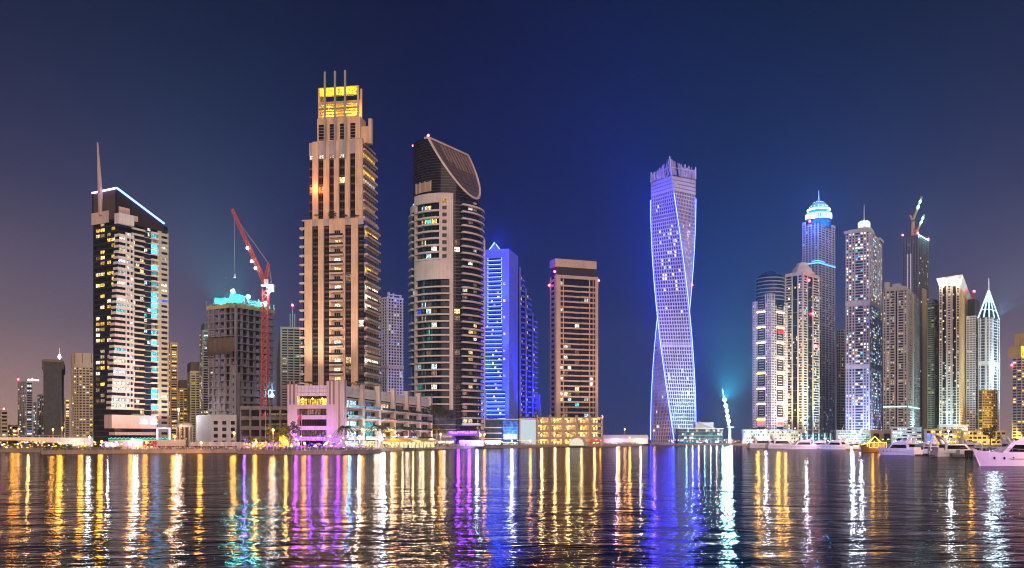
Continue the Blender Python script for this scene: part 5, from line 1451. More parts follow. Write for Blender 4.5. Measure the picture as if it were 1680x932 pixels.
t = far_tower('apartment_tower', 'dark narrow tower between the crowned tower and the balcony tower', 1373, 1379, 1391, 1300, 35, 542, BEIGE, G_DK, 40, .38, (2, 2), .05, PAL_Y); t.done()
# ------------------------------------------------------------------ balcony tower with round lit lantern
t = Bld('lantern_tower', 'pale violet balcony tower with round white lantern and mast', 'tower', 1388, 1426, 1446, 1050, 58)
zs = t.z(380); nf = 74; fh = (zs - z0) / nf
PV = MAT('pale_violet_render', (.50, .46, .54))
t.core(G_BLUE, z0, zs)
for face, w in (('R', t.wR), ('L', t.wL)):
    for i in range(nf): t.fbox('balcony', PV, face, -.7, w + .2, z0 + i * fh, z0 + (i + .36) * fh, .02, .7)
    for q in (0, .12, .24, .62, .74, .88, 1): t.fbox('pier', PV, face, max(-.9, w * q - .7), min(w + .3, w * q + .7), z0, zs, .02, .95)
    for q0, q1 in ((0, .12), (.12, .24), (.24, .62), (.62, .74), (.74, .88), (.88, 1)): t.lit(face, w * q0 + .7, w * q1 - .7, z0, zs, nf, .36, 2.6, .30, PAL_C, p=.3)
    for py in (500, 604): t.fbox('belt', LILAC, face, -1, w + .4, t.z(py), t.z(py) + 5, .02, 1.3)
    b = MB()
    t.fbox('cornice', PV, face, w * .72, w + 2, zs, zs + 3, .02, 2.6)
t.ring('roof_wall', PV, zs, zs + 5, -2)
cxy = (t.wR * .5, t.wL * .5); cr = 9.5
b = MB(); b.lathe([(cr * 1.3, zs + 4), (cr * 1.1, zs + 9), (cr * .95, zs + 11), (cr * .95, zs + 12)], *cxy, n=28); b.obj('lantern_base', [MAT('pale_green_render', (.5, .56, .5))], t.root, smooth=True)
b = MB(); b.lathe([(cr * .72, zs + 11), (cr * .72, zs + 19), (cr * .5, zs + 21), (.1, zs + 21.5)], *cxy, n=28); b.obj('lantern', [EM('lantern_light', (.82, .98, .92), 1.3, True, .5, .3)], t.root, smooth=True)
b = MB(); b.bar((*cxy, zs + 21), (*cxy, zs + 41), 1.0, 0, .5); b.obj('mast', [MAT('bright_white_render', (.74, .70, .76))], t.root)
spot(t.root, (0, -70, 6), (4, 0, 40), (.35, .70, 1), 507000, 70, radius=2); spot(t.root, (-50, -10, 6), (0, 12, 40), (.45, .55, 1), 507000, 70, radius=2)
t.done()
# ------------------------------------------------------------------ the rest of the row
t = far_tower('apartment_tower', 'yellowish low tower behind the lantern tower', 1444, 1448, 1456, 1200, 40, 572, GOLD, G_WARM, 34, .45, (2, 2), .2, PAL_Y); t.done()
t = Bld('stone_tower', 'grey beige twin-shaft tower with stepped roof and lit band', 'tower', 1449, 1488, 1507, 1000, 58)
zs = t.z(476); nf = 58; fh = (zs - z0) / nf
GB = MAT('grey_beige_render', (.40, .36, .31))
t.core(G_DK, z0, zs)
for face, w in (('R', t.wR), ('L', t.wL)):
    for i in range(nf):
        for a, c in ((0, .38), (.50, 1)): t.fbox('balcony', GB, face, w * a - (.6 if a == 0 else 0), w * c, z0 + i * fh, z0 + (i + .40) * fh, .02, .9)
    for q in (0, .12, .38, .50, .72, .88, 1): t.fbox('pier', GB, face, max(-.7, w * q - .6), min(w, w * q + .6), z0, zs, .02, 1.05)
    for q0, q1 in ((0, .12), (.12, .38), (.50, .72), (.72, .88), (.88, 1)): t.lit(face, w * q0 + .6, w * q1 - .6, z0, zs, nf, .40, 2.4, .34, PAL_W if face == 'L' else PAL_C, p=.4)
    t.fbox('lit_band', EM('cyan_band_light', (.5, .95, 1), 2.2), face, 0, w, t.z(668), t.z(668) + 1.2, 1.0, 1.4)
t.ring('roof_step', GB, zs, zs + 5, -2); box(t.root, 'roof_block', GB, 6, 16, 8, 16, zs + 5, zs + 9); box(t.root, 'stair_tower', GB, 2, 8, t.wL - 6, t.wL - 1, zs, zs + 11)
spot(t.root, (10, -60, 6), (6, 0, 30), (.6, .9, 1), 90000, 60, radius=2); t.done()
t = Bld('unfinished_skyscraper', 'very tall dark unfinished tower with lit top edge behind the stone tower', 'tower', 1481, 1506, 1523, 1200, 50)
zs = t.z(386); nf = 80; fh = (zs - z0) / nf
t.core(G_WARM, z0, zs)
DG = MAT('dark_grey_concrete', (.15, .13, .14), var=.4)
for face, w in (('R', t.wR), ('L', t.wL)):
    for i in range(nf): t.fbox('floor_slab', DG, face, -.6, w, z0 + i * fh, z0 + (i + .30) * fh, .02, .6)
    for q in (0, .16, .33, .5, .66, .84, 1): t.fbox('pier', DG, face, max(-.7, w * q - .7), min(w, w * q + .7), z0, zs, .02, .75)
    t.lit(face, 1, w - 1, z0, zs - 2 * fh, nf - 2, .35, 3, .06, PAL_C if face == 'R' else [('dim', 1)], p=.3)
for q in (.42, .62): t.fbox('white_fin', MAT('bright_white_render', (.74, .70, .76)), 'L', t.wL * q, t.wL * q + 1.6, z0 + 30 * fh, t.z(415), .7, 1.6)
t.fbox('yellow_net', MAT('ochre_net', (.40, .30, .13)), 'R', t.wR * .35, t.wR * .75, z0, t.z(470), .7, 1.0)
t.fbox('top_light', EM('cyan_top_light', (.5, .95, 1), 5), 'R', 1, t.wR, zs + .2, zs + 1.2, .3, 1.0)
point(t.root, (t.wR * .6, -8, zs + 4), (.2, .9, 1), 24000, 1)
for x, y in ((0, 0), (0, t.wL), (t.wR, 0)): redlamp(t, x, y, zs + 3, 1.2)
t.done()
Yc2 = 1215
def K2(px, py): return (X(px, Yc2), Yc2, Z(py, Yc2))
for nm, lab, pts in (('tower_crane', 'ochre tower crane with long raised jib on the unfinished skyscraper', ((1497, 386, 1498, 363), (1498, 361, 1512, 323), (1496, 361, 1493, 353))),
                     ('tower_crane', 'lower slanted crane jib on the unfinished skyscraper', ((1503, 386, 1504, 381), (1504, 381, 1516, 352), (1504, 381, 1502, 377)))):
    k = thing(nm, lab, 'crane')
    for nme, (a, b_, c, d), w in zip(('mast', 'jib', 'a_frame'), pts, (2.6, 1.8, 1.4)):
        b = MB(); lattice(b, K2(a, b_), K2(c, d), w, 7 if nme != 'jib' else 14, r=.5); b.obj(nme, [YELST], k)
    p = pts[1]
    for q in (.55, .78):
        x, y, z = Vector(K2(p[0], p[1])).lerp(Vector(K2(p[2], p[3])), q); link('jib_lamp', TEALG, k, (x, y - 1.6, z), scale=(1.0, 1.0, 1.0))
t = far_tower('apartment_tower', 'slim beige tower with fine window grid right of the unfinished skyscraper', 1522, 1533, 1543, 1080, 45, 497, MAT('yellow_beige_render', (.56, .46, .27)), G_WARM, 66, .5, (6, 5), .10, PAL_W); t.ring('roof_step', BEIGE, t.zt + 1.6, t.zt + 5, -2); t.done()
# winged roof tower
t = Bld('winged_roof_tower', 'tan and dark glass tower with flared wing roof lit from below', 'tower', 1541, 1574, 1591, 1000, 60)
zs = t.z(468); nf = 60; fh = (zs - z0) / nf
t.core(G_DK, z0, zs)
TB = MAT('sand_render', (.56, .42, .27))
for a, c in ((0, .14), (.86, 1)):
    for i in range(nf): t.fbox('spandrel', TB, 'L', t.wL * a - (.4 if a == 0 else 0), t.wL * c, z0 + i * fh, z0 + (i + .4) * fh, .02, .6)
for q in (0, .14, .36, .42, .58, .64, .86, 1): t.fbox('pier', TB, 'L', max(-.5, t.wL * q - .5), min(t.wL, t.wL * q + .5), z0, zs, .02, .8)
for i in range(nf):
    t.fbox('bay_band', LILAC, 'L', t.wL * .44, t.wL * .57, z0 + i * fh, z0 + (i + .4) * fh, .02, .7)
    if i < 22:
        t.fbox('base_band', WHITE, 'L', 0, t.wL, z0 + i * fh, z0 + (i + .16) * fh, .02, .5)
for q0, q1 in ((0, .14), (.16, .36), (.44, .57), (.64, .84), (.86, 1)): t.lit('L', t.wL * q0, t.wL * q1, z0, zs, nf, .4, 2.2, .22, [('white', 3), ('cool', 2), ('warm', 2), ('dim', 2)], p=.25)
for i in range(nf): t.fbox('side_balcony', MAT('amber_render', (.58, .38, .14)), 'R', 0, t.wR, z0 + i * fh, z0 + (i + .5) * fh, .02, .7)
for q in (0, .3, .62, 1): t.fbox('side_pier', MAT('amber_render', (.58, .38, .14)), 'R', max(-.4, t.wR * q - 1), min(t.wR, t.wR * q + 1), z0, zs, .02, .9)
t.lit('R', 1, t.wR - 1, z0, zs, nf, .5, 2.4, .25, PAL_Y, p=.4)
b = MB()
ey = 3.2
b.v = [(-ey, -ey, zs + 11), (t.wR + ey, -ey, zs + 5), (t.wR + ey, t.wL + ey, zs + 9), (-ey, t.wL + ey, zs + 9), (t.wR * .3, t.wL * .5, zs + 3.5),
       (.5, .5, zs), (t.wR - .5, .5, zs), (t.wR - .5, t.wL - .5, zs), (.5, t.wL - .5, zs)]
b.f = [(0, 1, 4), (1, 2, 4), (2, 3, 4), (3, 0, 4), (0, 5, 6, 1), (1, 6, 7, 2), (2, 7, 8, 3), (3, 8, 5, 0)]; b.m = [0] * 8
b.obj('wing_roof', [WHITE], t.root)
for x, y in ((-4, 3), (-4, t.wL - 2), (4, -5)): point(t.root, (x, y, zs + 1), (1, .9, .7), 7000, .6)
spot(t.root, (-60, 10, 6), (0, 12, 40), (.55, .9, 1), 468000, 70, radius=2); spot(t.root, (30, -50, 6), (8, 0, 60), (1, .72, .2), 448500, 70, radius=2)
t.done()
t = far_tower('apartment_tower', 'white banded tower with dark cap and red crane light behind the winged roof', 1586, 1600, 1608, 1060, 50, 520, MAT('bright_white_render', (.74, .70, .76)), G_BLUE, 56, .5, (0, 3), .06, PAL_W)
t.ring('dark_cap', DARK, t.zt + 1.6, t.zt + 21, -.6); b = MB(); lattice(b, (8, 4, t.zt + 21), (8, 4, t.zt + 30), 1.4, 5, r=.5); b.obj('roof_crane', [REDST], t.root); redlamp(t, 8, 3, t.zt + 31, 1.3); t.done()
# pointed glass tower
t = Bld('pointed_tower', 'white ribbed glass tower with pointed lattice spire and blazing lamp', 'tower', 1605, 1623, 1639, 1050, 45)
zs = t.z(520); nf = 44; fh = (zs - z0) / nf
BW_ = MAT('bright_white_render', (.74, .70, .76))
t.core(G_TEAL, z0, zs)
for face, w in (('R', t.wR), ('L', t.wL)):
    for i in range(nf): t.fbox('floor_band', BW_, face, 0, w, z0 + i * fh, z0 + (i + .22) * fh, .02, .5)
    for q in (0, .22, .34, .8, 1): t.fbox('rib', BW_, face, max(-.6, w * q - .6), min(w + .1, w * q + .6), z0, zs, .02, .9)
    t.lit(face, 1, w - 1, z0, zs, nf, .3, 3, .10, PAL_C, p=.3)
    t.fbox('belt', BW_, face, 0, w, t.z(598), t.z(592), .02, 1.2)
POINT_ROOT = t.root
za = t.z(474); mid = (t.wR / 2, t.wL / 2, za)
b = MB(); b.v = [(0, 0, zs), (t.wR, 0, zs), (t.wR, t.wL, zs), (0, t.wL, zs), mid]; b.f = [(0, 1, 4), (1, 2, 4), (2, 3, 4), (3, 0, 4)]; b.m = [0] * 4; b.obj('spire_glass', [G_TEAL], t.root)
WR = EM('white_rib_light', (.70, .95, 1), 1.5)
for x, y in ((0, 0), (t.wR, 0), (t.wR, t.wL), (0, t.wL), (t.wR / 2, 0), (0, t.wL / 2)):
    q = MB(); q.bar((x, y, zs), (mid[0], mid[1], za + 1), 1.5); q.obj('spire_rib', [WR], t.root)
for k in (.3, .6):
    q = MB(); p_ = [Vector((x, y, zs)).lerp(Vector(mid), k) for x, y in ((0, 0), (t.wR, 0), (t.wR, t.wL), (0, t.wL))]
    for i in range(4): q.bar(p_[i], p_[(i + 1) % 4], 1.0)
    q.obj('spire_ring', [WR], t.root)
q = MB(); q.bar((mid[0], mid[1], za), (mid[0], mid[1], t.z(452)), 1.6, 0, .6); q.obj('spire_mast', [BW_], t.root)
link('flood_lamp', FL, t.root, (3, -2.5, t.z(606)), scale=(4.2, 1.5, 6)); point(t.root, (3, -7, t.z(606)), (.6, .95, 1), 60000, 3)
spot(t.root, (-20, -60, 6), (6, 0, 90), (.45, .88, 1), 643500, 70, radius=2); spot(t.root, (40, -50, 100), (8, 6, 170), (.5, .9, 1), 260000, 60, radius=2)
t.done()
t = far_tower('gold_block', 'low golden lit block in front of the pointed tower', 1606, 1612, 1636, 930, 20, 642, GOLD, G_WARM, 20, .45, (7, 2), .25, PAL_Y)
spot(t.root, (8, -40, 4), (8, 0, 24), (1, .72, .1), 90000, 80, radius=1); t.done()
t = far_tower('apartment_tower', 'stepped tower with golden top cut by the right picture edge', 1661, 1676, 1705, 900, 30, 588, BEIGE, G_BLUE, 30, .42, (6, 2), .16, PAL_Y, p=.4)
box(t.root, 'gold_step', GOLD, 4, 20, 3, 16, t.zt + 1.6, t.zt + 13); box(t.root, 'gold_step', GOLD, 12, 26, 4, 15, t.zt + 13, t.zt + 26); point(t.root, (10, -6, t.zt + 5), (1, .7, .1), 16000, 1)
for i in range(4): t.fbox('lit_window', LIT['yellow'], 'R', 5 + i * 3.4, 7.4 + i * 3.4, t.zt + 3, t.zt + 8, -2.98, -2.9)
redlamp(t, -1, t.wL, t.zt - 6, 1); t.done()

# ------------------------------------------------------------------ podiums and low buildings of the right bank
def podium(name, label, pxL, pxC, pxR, Y, th, py, mat, nf, m, prob, pal, cat='building', ww=.55):
    t = Bld(name, label, cat, pxL, pxC, pxR, Y, th)
    zt = t.z(py); fh = (zt - LAND) / nf
    t.core(mat, LAND, zt, 'wall'); t.ring('coping', mat, zt, zt + .8, .4)
    for i in range(nf):
        for j in range(m):
            w = t.wR / m; on = t.rng.random() < prob; k = t.pick(pal) if on else None
            t.win('R', w * (j + .5 - ww / 2), w * (j + .5 + ww / 2), LAND + (i + .3) * fh, LAND + (i + .8) * fh, .05, k or G_DK.name, LIT[k] if k else G_DK, FRAME, 2)
    return t
COOLP = [('cool', 4), ('white', 5), ('teal', 1)]
t = podium('hotel_podium', 'pale cyan-lit podium with square windows below the domed hotel', 1217, 1220, 1258, 930, 10, 706, WHITE, 4, 10, .6, COOLP)
for i in range(4): point(t.root, (3 + i * 6, -9, LAND + 3), (.55, .95, 1), 2450, .8)
t.done()
t = podium('hotel_podium', 'beige podium with square windows left of the teal glass podium', 1258, 1259, 1313, 935, 10, 707, CREAM, 4, 14, .6, [('white', 4), ('warm', 3), ('cool', 2)])
sign(t.root, 3, -1, LAND + 13.2, 24, 1.4, EM('blue_sign_letters', (.08, .15, 1), 6), 9)
for i in range(4): point(t.root, (4 + i * 8, -9, LAND + 3), (1, .85, .6) if i % 2 else (.7, .95, 1), 2100, .8)
t.done()
t = podium('glass_pavilion', 'teal glass podium with white columns right of the beige podium', 1312, 1314, 1362, 930, 8, 712, G_TEAL, 3, 9, .5, [('teal', 3), ('cool', 3)])
for j in range(6): t.fbox('column', WHITE, 'R', t.wR * j / 5 - .5, t.wR * j / 5 + .5, LAND, t.z(712) + 1, .02, 1.2)
for i in range(4): point(t.root, (4 + i * 7, -8, LAND + 3), (.35, .95, 1), 2100, .8)
t.done()
t = podium('mall_block', 'white and cyan gridded block behind the moored yachts', 1372, 1375, 1427, 900, 8, 707, WHITE, 5, 16, .45, COOLP)
for i in range(5): point(t.root, (3 + i * 6, -9, LAND + 3.5), (.45, .95, 1), 2450, .8)
t.done()
t = podium('mall_block', 'plain ochre blank block right of the white gridded block', 1427, 1429, 1464, 890, 8, 707, MAT('ochre_stone', (.36, .24, .14)), 1, 2, 0, COOLP); t.done()
t = podium('mall_block', 'pale blue-lit block with ribbon windows behind the stern-on yacht', 1462, 1464, 1512, 860, 8, 702, LILAC, 5, 6, .6, COOLP, ww=.9)
for i in range(3): point(t.root, (4 + i * 8, -8, LAND + 3), (.5, .9, 1), 1750, .8)
t.done()
t = podium('restaurant', 'low restaurant with blue lit panel and yellow glowing windows', 1516, 1520, 1577, 800, 8, 705, BEIGE, 3, 8, .8, PAL_Y, ww=.8)
t.fbox('blue_panel', EM('blue_screen', (.10, .12, 1), 2.0, True, .5), 'R', .5, 7, LAND + 1, LAND + 9, .1, .3)
for i in range(3): point(t.root, (9 + i * 7, -7, LAND + 3), (1, .75, .2), 1750, .6)
sign(t.root, 22, -.6, LAND + 7.5, 5, 1.0, SIGNW, 5)
t.done()
t = podium('restaurant', 'ochre low building with bright yellow arcade left of the large yacht', 1577, 1580, 1650, 760, 6, 708, GOLD, 3, 9, .7, PAL_Y, ww=.7)
for i in range(5): point(t.root, (3 + i * 6, -7, LAND + 3), (1, .72, .22), 1750, .6)
t.done()
t = podium('white_terrace', 'brightly lit white terrace at the foot of the winged roof tower', 1538, 1541, 1588, 930, 8, 698, WHITE, 2, 8, .9, COOLP, ww=.8)
for i in range(3): point(t.root, (5 + i * 9, -9, LAND + 8), (.6, .95, 1), 3150, .8)
t.done()
# ------------------------------------------------------------------ trees and palms
rng = random.Random(21)
def crown_mesh(seed, n=420, squash=1.0):
    r = random.Random(seed); b = MB(); cl = [(r.gauss(0, .42), r.gauss(0, .42), r.gauss(.1, .34), r.uniform(.28, .5)) for _ in range(11)]
    for i in range(n):
        c = r.choice(cl); d = Vector((r.gauss(0, 1), r.gauss(0, 1), r.gauss(0, 1))).normalized() * c[3] * r.uniform(.55, 1.05)
        p = Vector((c[0], c[1], c[2] * squash)) + d
        u = Vector((r.gauss(0, 1), r.gauss(0, 1), r.gauss(0, 1))).normalized(); v = u.cross(Vector((r.gauss(0, 1), r.gauss(0, 1), 1))).normalized(); s = r.uniform(.06, .12)
        b.quad(p - u * s, p - v * s * .6, p + u * s, p + v * s * .6)
    return b.mesh('crown', [GREEN])
CROWNS = [crown_mesh(i, 700) for i in range(3)] + [crown_mesh(9, 700, 2.0)]
def trunk_mesh():
    b = MB(); b.bar((0, 0, 0), (0, 0, .7), .12, 0, .07, 7)
    for a in range(5): b.bar((0, 0, .45), (.35 * math.cos(a * 1.26), .35 * math.sin(a * 1.26), .95), .06, 0, .025, 5)
    return b.mesh('trunk', [BARK])
TRUNK = trunk_mesh()
def tree(px, py_top, Y, w, label, k=0, base=LAND, group='broad trees', name='broadleaf_tree'):
    h = Z(py_top, Y) - base
    o = thing(name, label, 'tree', (X(px, Y), Y, base), rng.random() * 6, group)
    link('trunk', TRUNK, o, scale=(w, w, h * .65)); link('crown', CROWNS[k], o, (0, 0, h * .62), scale=(w * .85, w * .85, h * .42))
    return o
def palm_crown(seed):
    r = random.Random(seed); b = MB(); nfr = 15
    for i in range(nfr):
        a = 2 * math.pi * i / nfr + r.uniform(-.15, .15); up = r.uniform(.15, .9); Lf = r.uniform(.85, 1.1); prev = None
        for q in range(7):
            s = q / 6; rr = Lf * s; z = up * s * .9 - 1.15 * s * s
            p = Vector((math.cos(a) * rr, math.sin(a) * rr, z)); side = Vector((-math.sin(a), math.cos(a), 0))
            if prev is not None:
                b.bar(prev, p, .03)
                for sg in (-1, 1):
                    for e in (.25, .75):
                        m = prev.lerp(p, e); le = .26 * (1 - .6 * s)
                        tip = m + side * sg * le + Vector((math.cos(a) * .1, math.sin(a) * .1, -.10))
                        b.quad(m, m + (p - prev) * .35, tip + (p - prev) * .1, tip)
            prev = p
    return b.mesh('crown', [GREEN])
PALMC = [palm_crown(1), palm_crown(2)]
pb = MB(); pv = None
for i in range(8):
    pb.bar((0.02 * math.sin(i), 0, i / 8), (0.02 * math.sin(i + 1), 0, (i + 1) / 8 - .01), .11 - .004 * i, 0, .085 - .004 * i, 7)
PTRUNK = pb.mesh('trunk', [BARK])
def palm(px, py_top, Y, label, w=4.2, base=LAND, k=0):
    h = (Z(py_top, Y) - base) * .93
    o = thing('palm_tree', label, 'palm tree', (X(px, Y), Y, base), rng.random() * 6, 'palm trees on the promenade')
    link('trunk', PTRUNK, o, scale=(w, w, h)); link('crown', PALMC[k], o, (0, 0, h - .2), scale=(w, w, w * .9))
    return o
tree(457, 694, 398, 7.2, 'large dark round tree behind the sodium lamp on the quay', 0)
tree(476, 698, 396, 4.2, 'dark conical tree beside the purple-lit terrace', 3)
tree(410, 715, 400, 3.6, 'small yellow-lit bush tree left of the purple umbrella', 1)
tree(427, 716, 402, 2.6, 'small bush tree left of the large round tree', 2)
palm(566, 697, 400, 'palm tree washed violet at the corner of the balcony block', 5.2)
palm(620, 696, 440, 'palm tree lit white in front of the balcony wing', 5.6, k=1)
palm(668, 699, 528, 'dark palm in front of the cafe awning', 6.0)
palm(716, 697, 585, 'yellow-lit palm beside the round tower shopfront', 6.5, k=1)
palm(693, 708, 560, 'small palm at the right end of the cafe', 4.0)
palm(1238, 701, 955, 'palm tuft on the left end of the hotel podium', 7, k=1)
palm(1250, 699, 985, 'second palm tuft on the hotel podium roof', 7)
for i, (px, py, Y, w) in enumerate(((707, 662, 560, 5), (720, 664, 562, 6), (731, 668, 562, 5), (800, 685, 680, 5), (812, 684, 682, 5), (884, 683, 690, 6), (891, 683, 690, 5))):
    lab = ['leafy roof bush at the end of the balcony wing', 'largest leafy bush on the roof below the round tower', 'right-hand leafy bush on the shop roof of the round tower', 'left palm-like bush on the blue shop roof', 'right palm-like bush on the blue shop roof', 'left dark bush on the garage roof', 'right dark bush on the garage roof'][i]
    base = Z(py + (26 if i < 3 else 9), Y); tree(px, py, Y, w, lab, i % 3, base, 'bushes on the roofs', 'roof_bush')
for i, px in enumerate((502, 520, 546, 566, 584)):
    tree(px, 352 - (5 if i == 2 else 0), 499, 2.2 if i != 2 else 3.2, ['leftmost', 'second', 'largest middle', 'fourth', 'rightmost'][i] + ' bush on the tan tower setback terrace', i % 3, Z(358, 500) + .4, 'bushes on the roofs', 'roof_bush')
for i, px in enumerate((478, 508, 570, 590)):
    tree(px, 625, 436 if px < 520 else 450, 3.4, ['far left bush', 'yellow-lit bush', 'leafy bush behind the wing parapet', 'second bush behind the wing parapet'][i] + ' on the balcony block roof', i % 3, Z(633, 436), 'bushes on the roofs', 'roof_bush')
tree(1625, 698, 735, 8, 'round dark tree beside the golden block', 0)

# hedge along the promenade: leaves nobody could count
b = MB(); r = random.Random(3)
def hedge(px0, px1, y0, y1, n, h, back=6):
    for i in range(n):
        t_ = r.random(); Y = y0 + (y1 - y0) * t_ + back + r.uniform(-.8, .8); px = px0 + (px1 - px0) * t_
        p = Vector((X(px, Y), Y, LAND + r.uniform(.1, h))); u = Vector((r.gauss(0, 1), r.gauss(0, 1), r.gauss(0, 1))).normalized(); v = u.cross(Vector((r.gauss(0, 1), 1, r.gauss(0, 1)))).normalized(); s = r.uniform(.2, .42)
        b.quad(p - u * s, p - v * s, p + u * s, p + v * s)
hedge(70, 200, 382, 402, 900, 1.6); hedge(630, 750, 480, 590, 1600, 2.0); hedge(750, 800, 590, 615, 700, 2.6, 3); hedge(800, 1050, 615, 785, 1500, 1.8); hedge(490, 610, 378, 398, 500, 1.2)
prop(b.obj('hedge', [GREEN]), 'clipped hedge along the promenade edge', 'hedge', kind='stuff')

# ------------------------------------------------------------------ people strolling: a crowd
cloth = [MAT('cloth_white', (.6, .58, .55)), MAT('cloth_dark', (.03, .03, .04)), MAT('cloth_red', (.4, .05, .04)), MAT('cloth_blue', (.05, .08, .3)), MAT('skin', (.35, .2, .13)), MAT('cloth_ochre', (.5, .3, .06))]
b = MB()
def person(x, y, z, r):
    c = r.choice([0, 1, 1, 2, 3, 5, 0]); l = r.choice([1, 1, 3]); s = r.uniform(.92, 1.06)
    for dx in (-.10, .10): b.bar((x + dx * 1.3, y + r.uniform(-.15, .15), z), (x + dx, y, z + .86 * s), .12, l, .2, 5)
    b.bar((x, y, z + .82 * s), (x, y, z + 1.42 * s), .36, c, .46, 6); b.bar((x, y, z + 1.42 * s), (x, y, z + 1.52 * s), .14, 4, .13, 5)
    b.bar((x, y, z + 1.50 * s), (x, y, z + 1.76 * s), .19, 4, .17, 6)
    for dx in (-.27, .27): b.bar((x + dx, y, z + 1.38 * s), (x + dx * 1.25, y - .1, z + .85 * s), .12, c, .09, 4)
r = random.Random(8)
edge = west_edge[2:]
for i in range(420):
    k = r.random()
    if k < .62: px = r.uniform(395, 612); Y = 384 + abs(px - 500) * .08 + r.uniform(4, 22)
    elif k < .8: px = r.uniform(170, 390); Y = r.uniform(412, 432)
    else: px = r.uniform(640, 1040); Y = 480 + (px - 640) * .76 + r.uniform(5, 16)
    person(X(px, Y), Y, LAND, r)
prop(b.obj('crowd', cloth), 'crowd of people strolling along the lit promenade', 'crowd', kind='stuff')
# string lights and table lamps of the terraces: many tiny coloured lamps
cols = [EM('lamp_violet', (.25, .02, 1), 4), EM('lamp_blue', (.06, .07, 1), 4), EM('lamp_amber', (1, .46, .03), 3.5), EM('lamp_white', (.95, .95, 1), 5), EM('lamp_red', (1, .08, .06), 7), EM('lamp_magenta', (1, .05, .7), 7)]
def tiny_lamps(n, px0, px1, Yf, z0, z1, pal, label, s0=.12, s1=.3):
    b = MB()
    for i in range(n):
        px = r.uniform(px0, px1); Y = Yf(px) + r.uniform(-2, 6); x = X(px, Y); z = r.uniform(z0, z1); s = r.uniform(s0, s1)
        k = r.choice(pal); b.box(x - s, x + s, Y - s, Y + s, z - s, z + s, k)
    prop(b.obj('terrace_lamp', cols), label, 'lamps', kind='stuff')
tiny_lamps(150, 484, 590, lambda p: 400 + abs(p - 540) * .03, LAND + .8, LAND + 6.5, [0, 0, 0, 1, 1, 3, 5], 'violet and blue terrace lamps before the balcony block')
tiny_lamps(110, 400, 490, lambda p: 396, LAND + 1, LAND + 3.6, [2, 2, 2, 2, 1, 0, 3, 4], 'amber and violet lamps among the crowd by the trees')
tiny_lamps(70, 165, 250, lambda p: 418, LAND + .8, LAND + 3.6, [2, 2, 3, 0, 1, 4, 5, 2], 'mixed coloured lamps along the quay under the leaning tower')
tiny_lamps(110, 630, 720, lambda p: 478 + (p - 630) * 1.05, LAND + .8, LAND + 3.6, [2, 2, 3, 2], 'amber lamps along the cafe terrace')
tiny_lamps(110, 720, 1040, lambda p: 585 + (p - 720) * .64, LAND + .8, LAND + 3.4, [2, 2, 3, 2, 3], 'amber and white lamps along the promenade before the garage')
tiny_lamps(90, 0, 160, lambda p: 470, LAND + .5, LAND + 3.6, [2, 2, 2, 3], 'amber lamps under the road bridge')
tiny_lamps(80, 1090, 1240, lambda p: 872, LAND + .6, LAND + 4.5, [3, 3, 1, 4, 2], 'white and blue lamps at the foot of the twisted tower', .2, .4)
tiny_lamps(90, 1240, 1560, lambda p: 855 - (p - 1240) * .5, LAND + .8, LAND + 5, [3, 3, 2, 3], 'white quay lamps behind the moored yachts', .2, .4)
# colour washes on the terraces, the lamps people stand under
sb_ = MB(); sb_.bar((0, 0, 0), (0, 0, 5.6), .18); sb_.bar((-.9, 0, 0), (0, 0, 1.2), .1); sb_.bar((.9, 0, 0), (0, 0, 1.2), .1); STAND = sb_.mesh('stand', [BLACK])
sb_ = MB(); sb_.box(-.5, .5, -.4, .4, 0, .6); HEAD = sb_.mesh('lamp_head', [BLACK])
for px, Y, h, c, w, lab in ((486, 397, 5.2, (.6, .06, 1), 3600, 'pink-violet stage light, leftmost on the terrace'), (508, 397, 5.2, (.22, .02, 1), 5200, 'violet stage light left of the terrace centre'), (530, 397, 5.2, (.16, .02, 1), 5200, 'deep violet stage light at the terrace centre'), (556, 397, 5.2, (.3, .02, 1), 5200, 'violet stage light at the corner of the balcony block'), (574, 397, 5.2, (.1, .35, 1), 6000, 'blue stage light beside the violet palm'),
        (470, 395, 4.2, (1, .6, .1), 2600, 'amber terrace spotlight beside the conical tree'), (420, 395, 4.2, (1, .6, .1), 3000, 'amber terrace spotlight left of the round tree'), (402, 395, 4.2, (.3, .1, 1), 2400, 'violet terrace spotlight at the quay step'), (590, 395, 4.2, (1, .85, .7), 5000, 'white terrace spotlight by the quay end')):
    o = thing('stage_light', lab, 'stage light', (X(px, Y + 1), Y + 1, LAND), 0, 'stage lights on the terrace')
    link('stand', STAND, o, scale=(1, 1, (h + .4) / 5.6)); link('lamp_head', HEAD, o, (0, 0, h + .4)); point(o, (0, -1, h), c, w, .5)
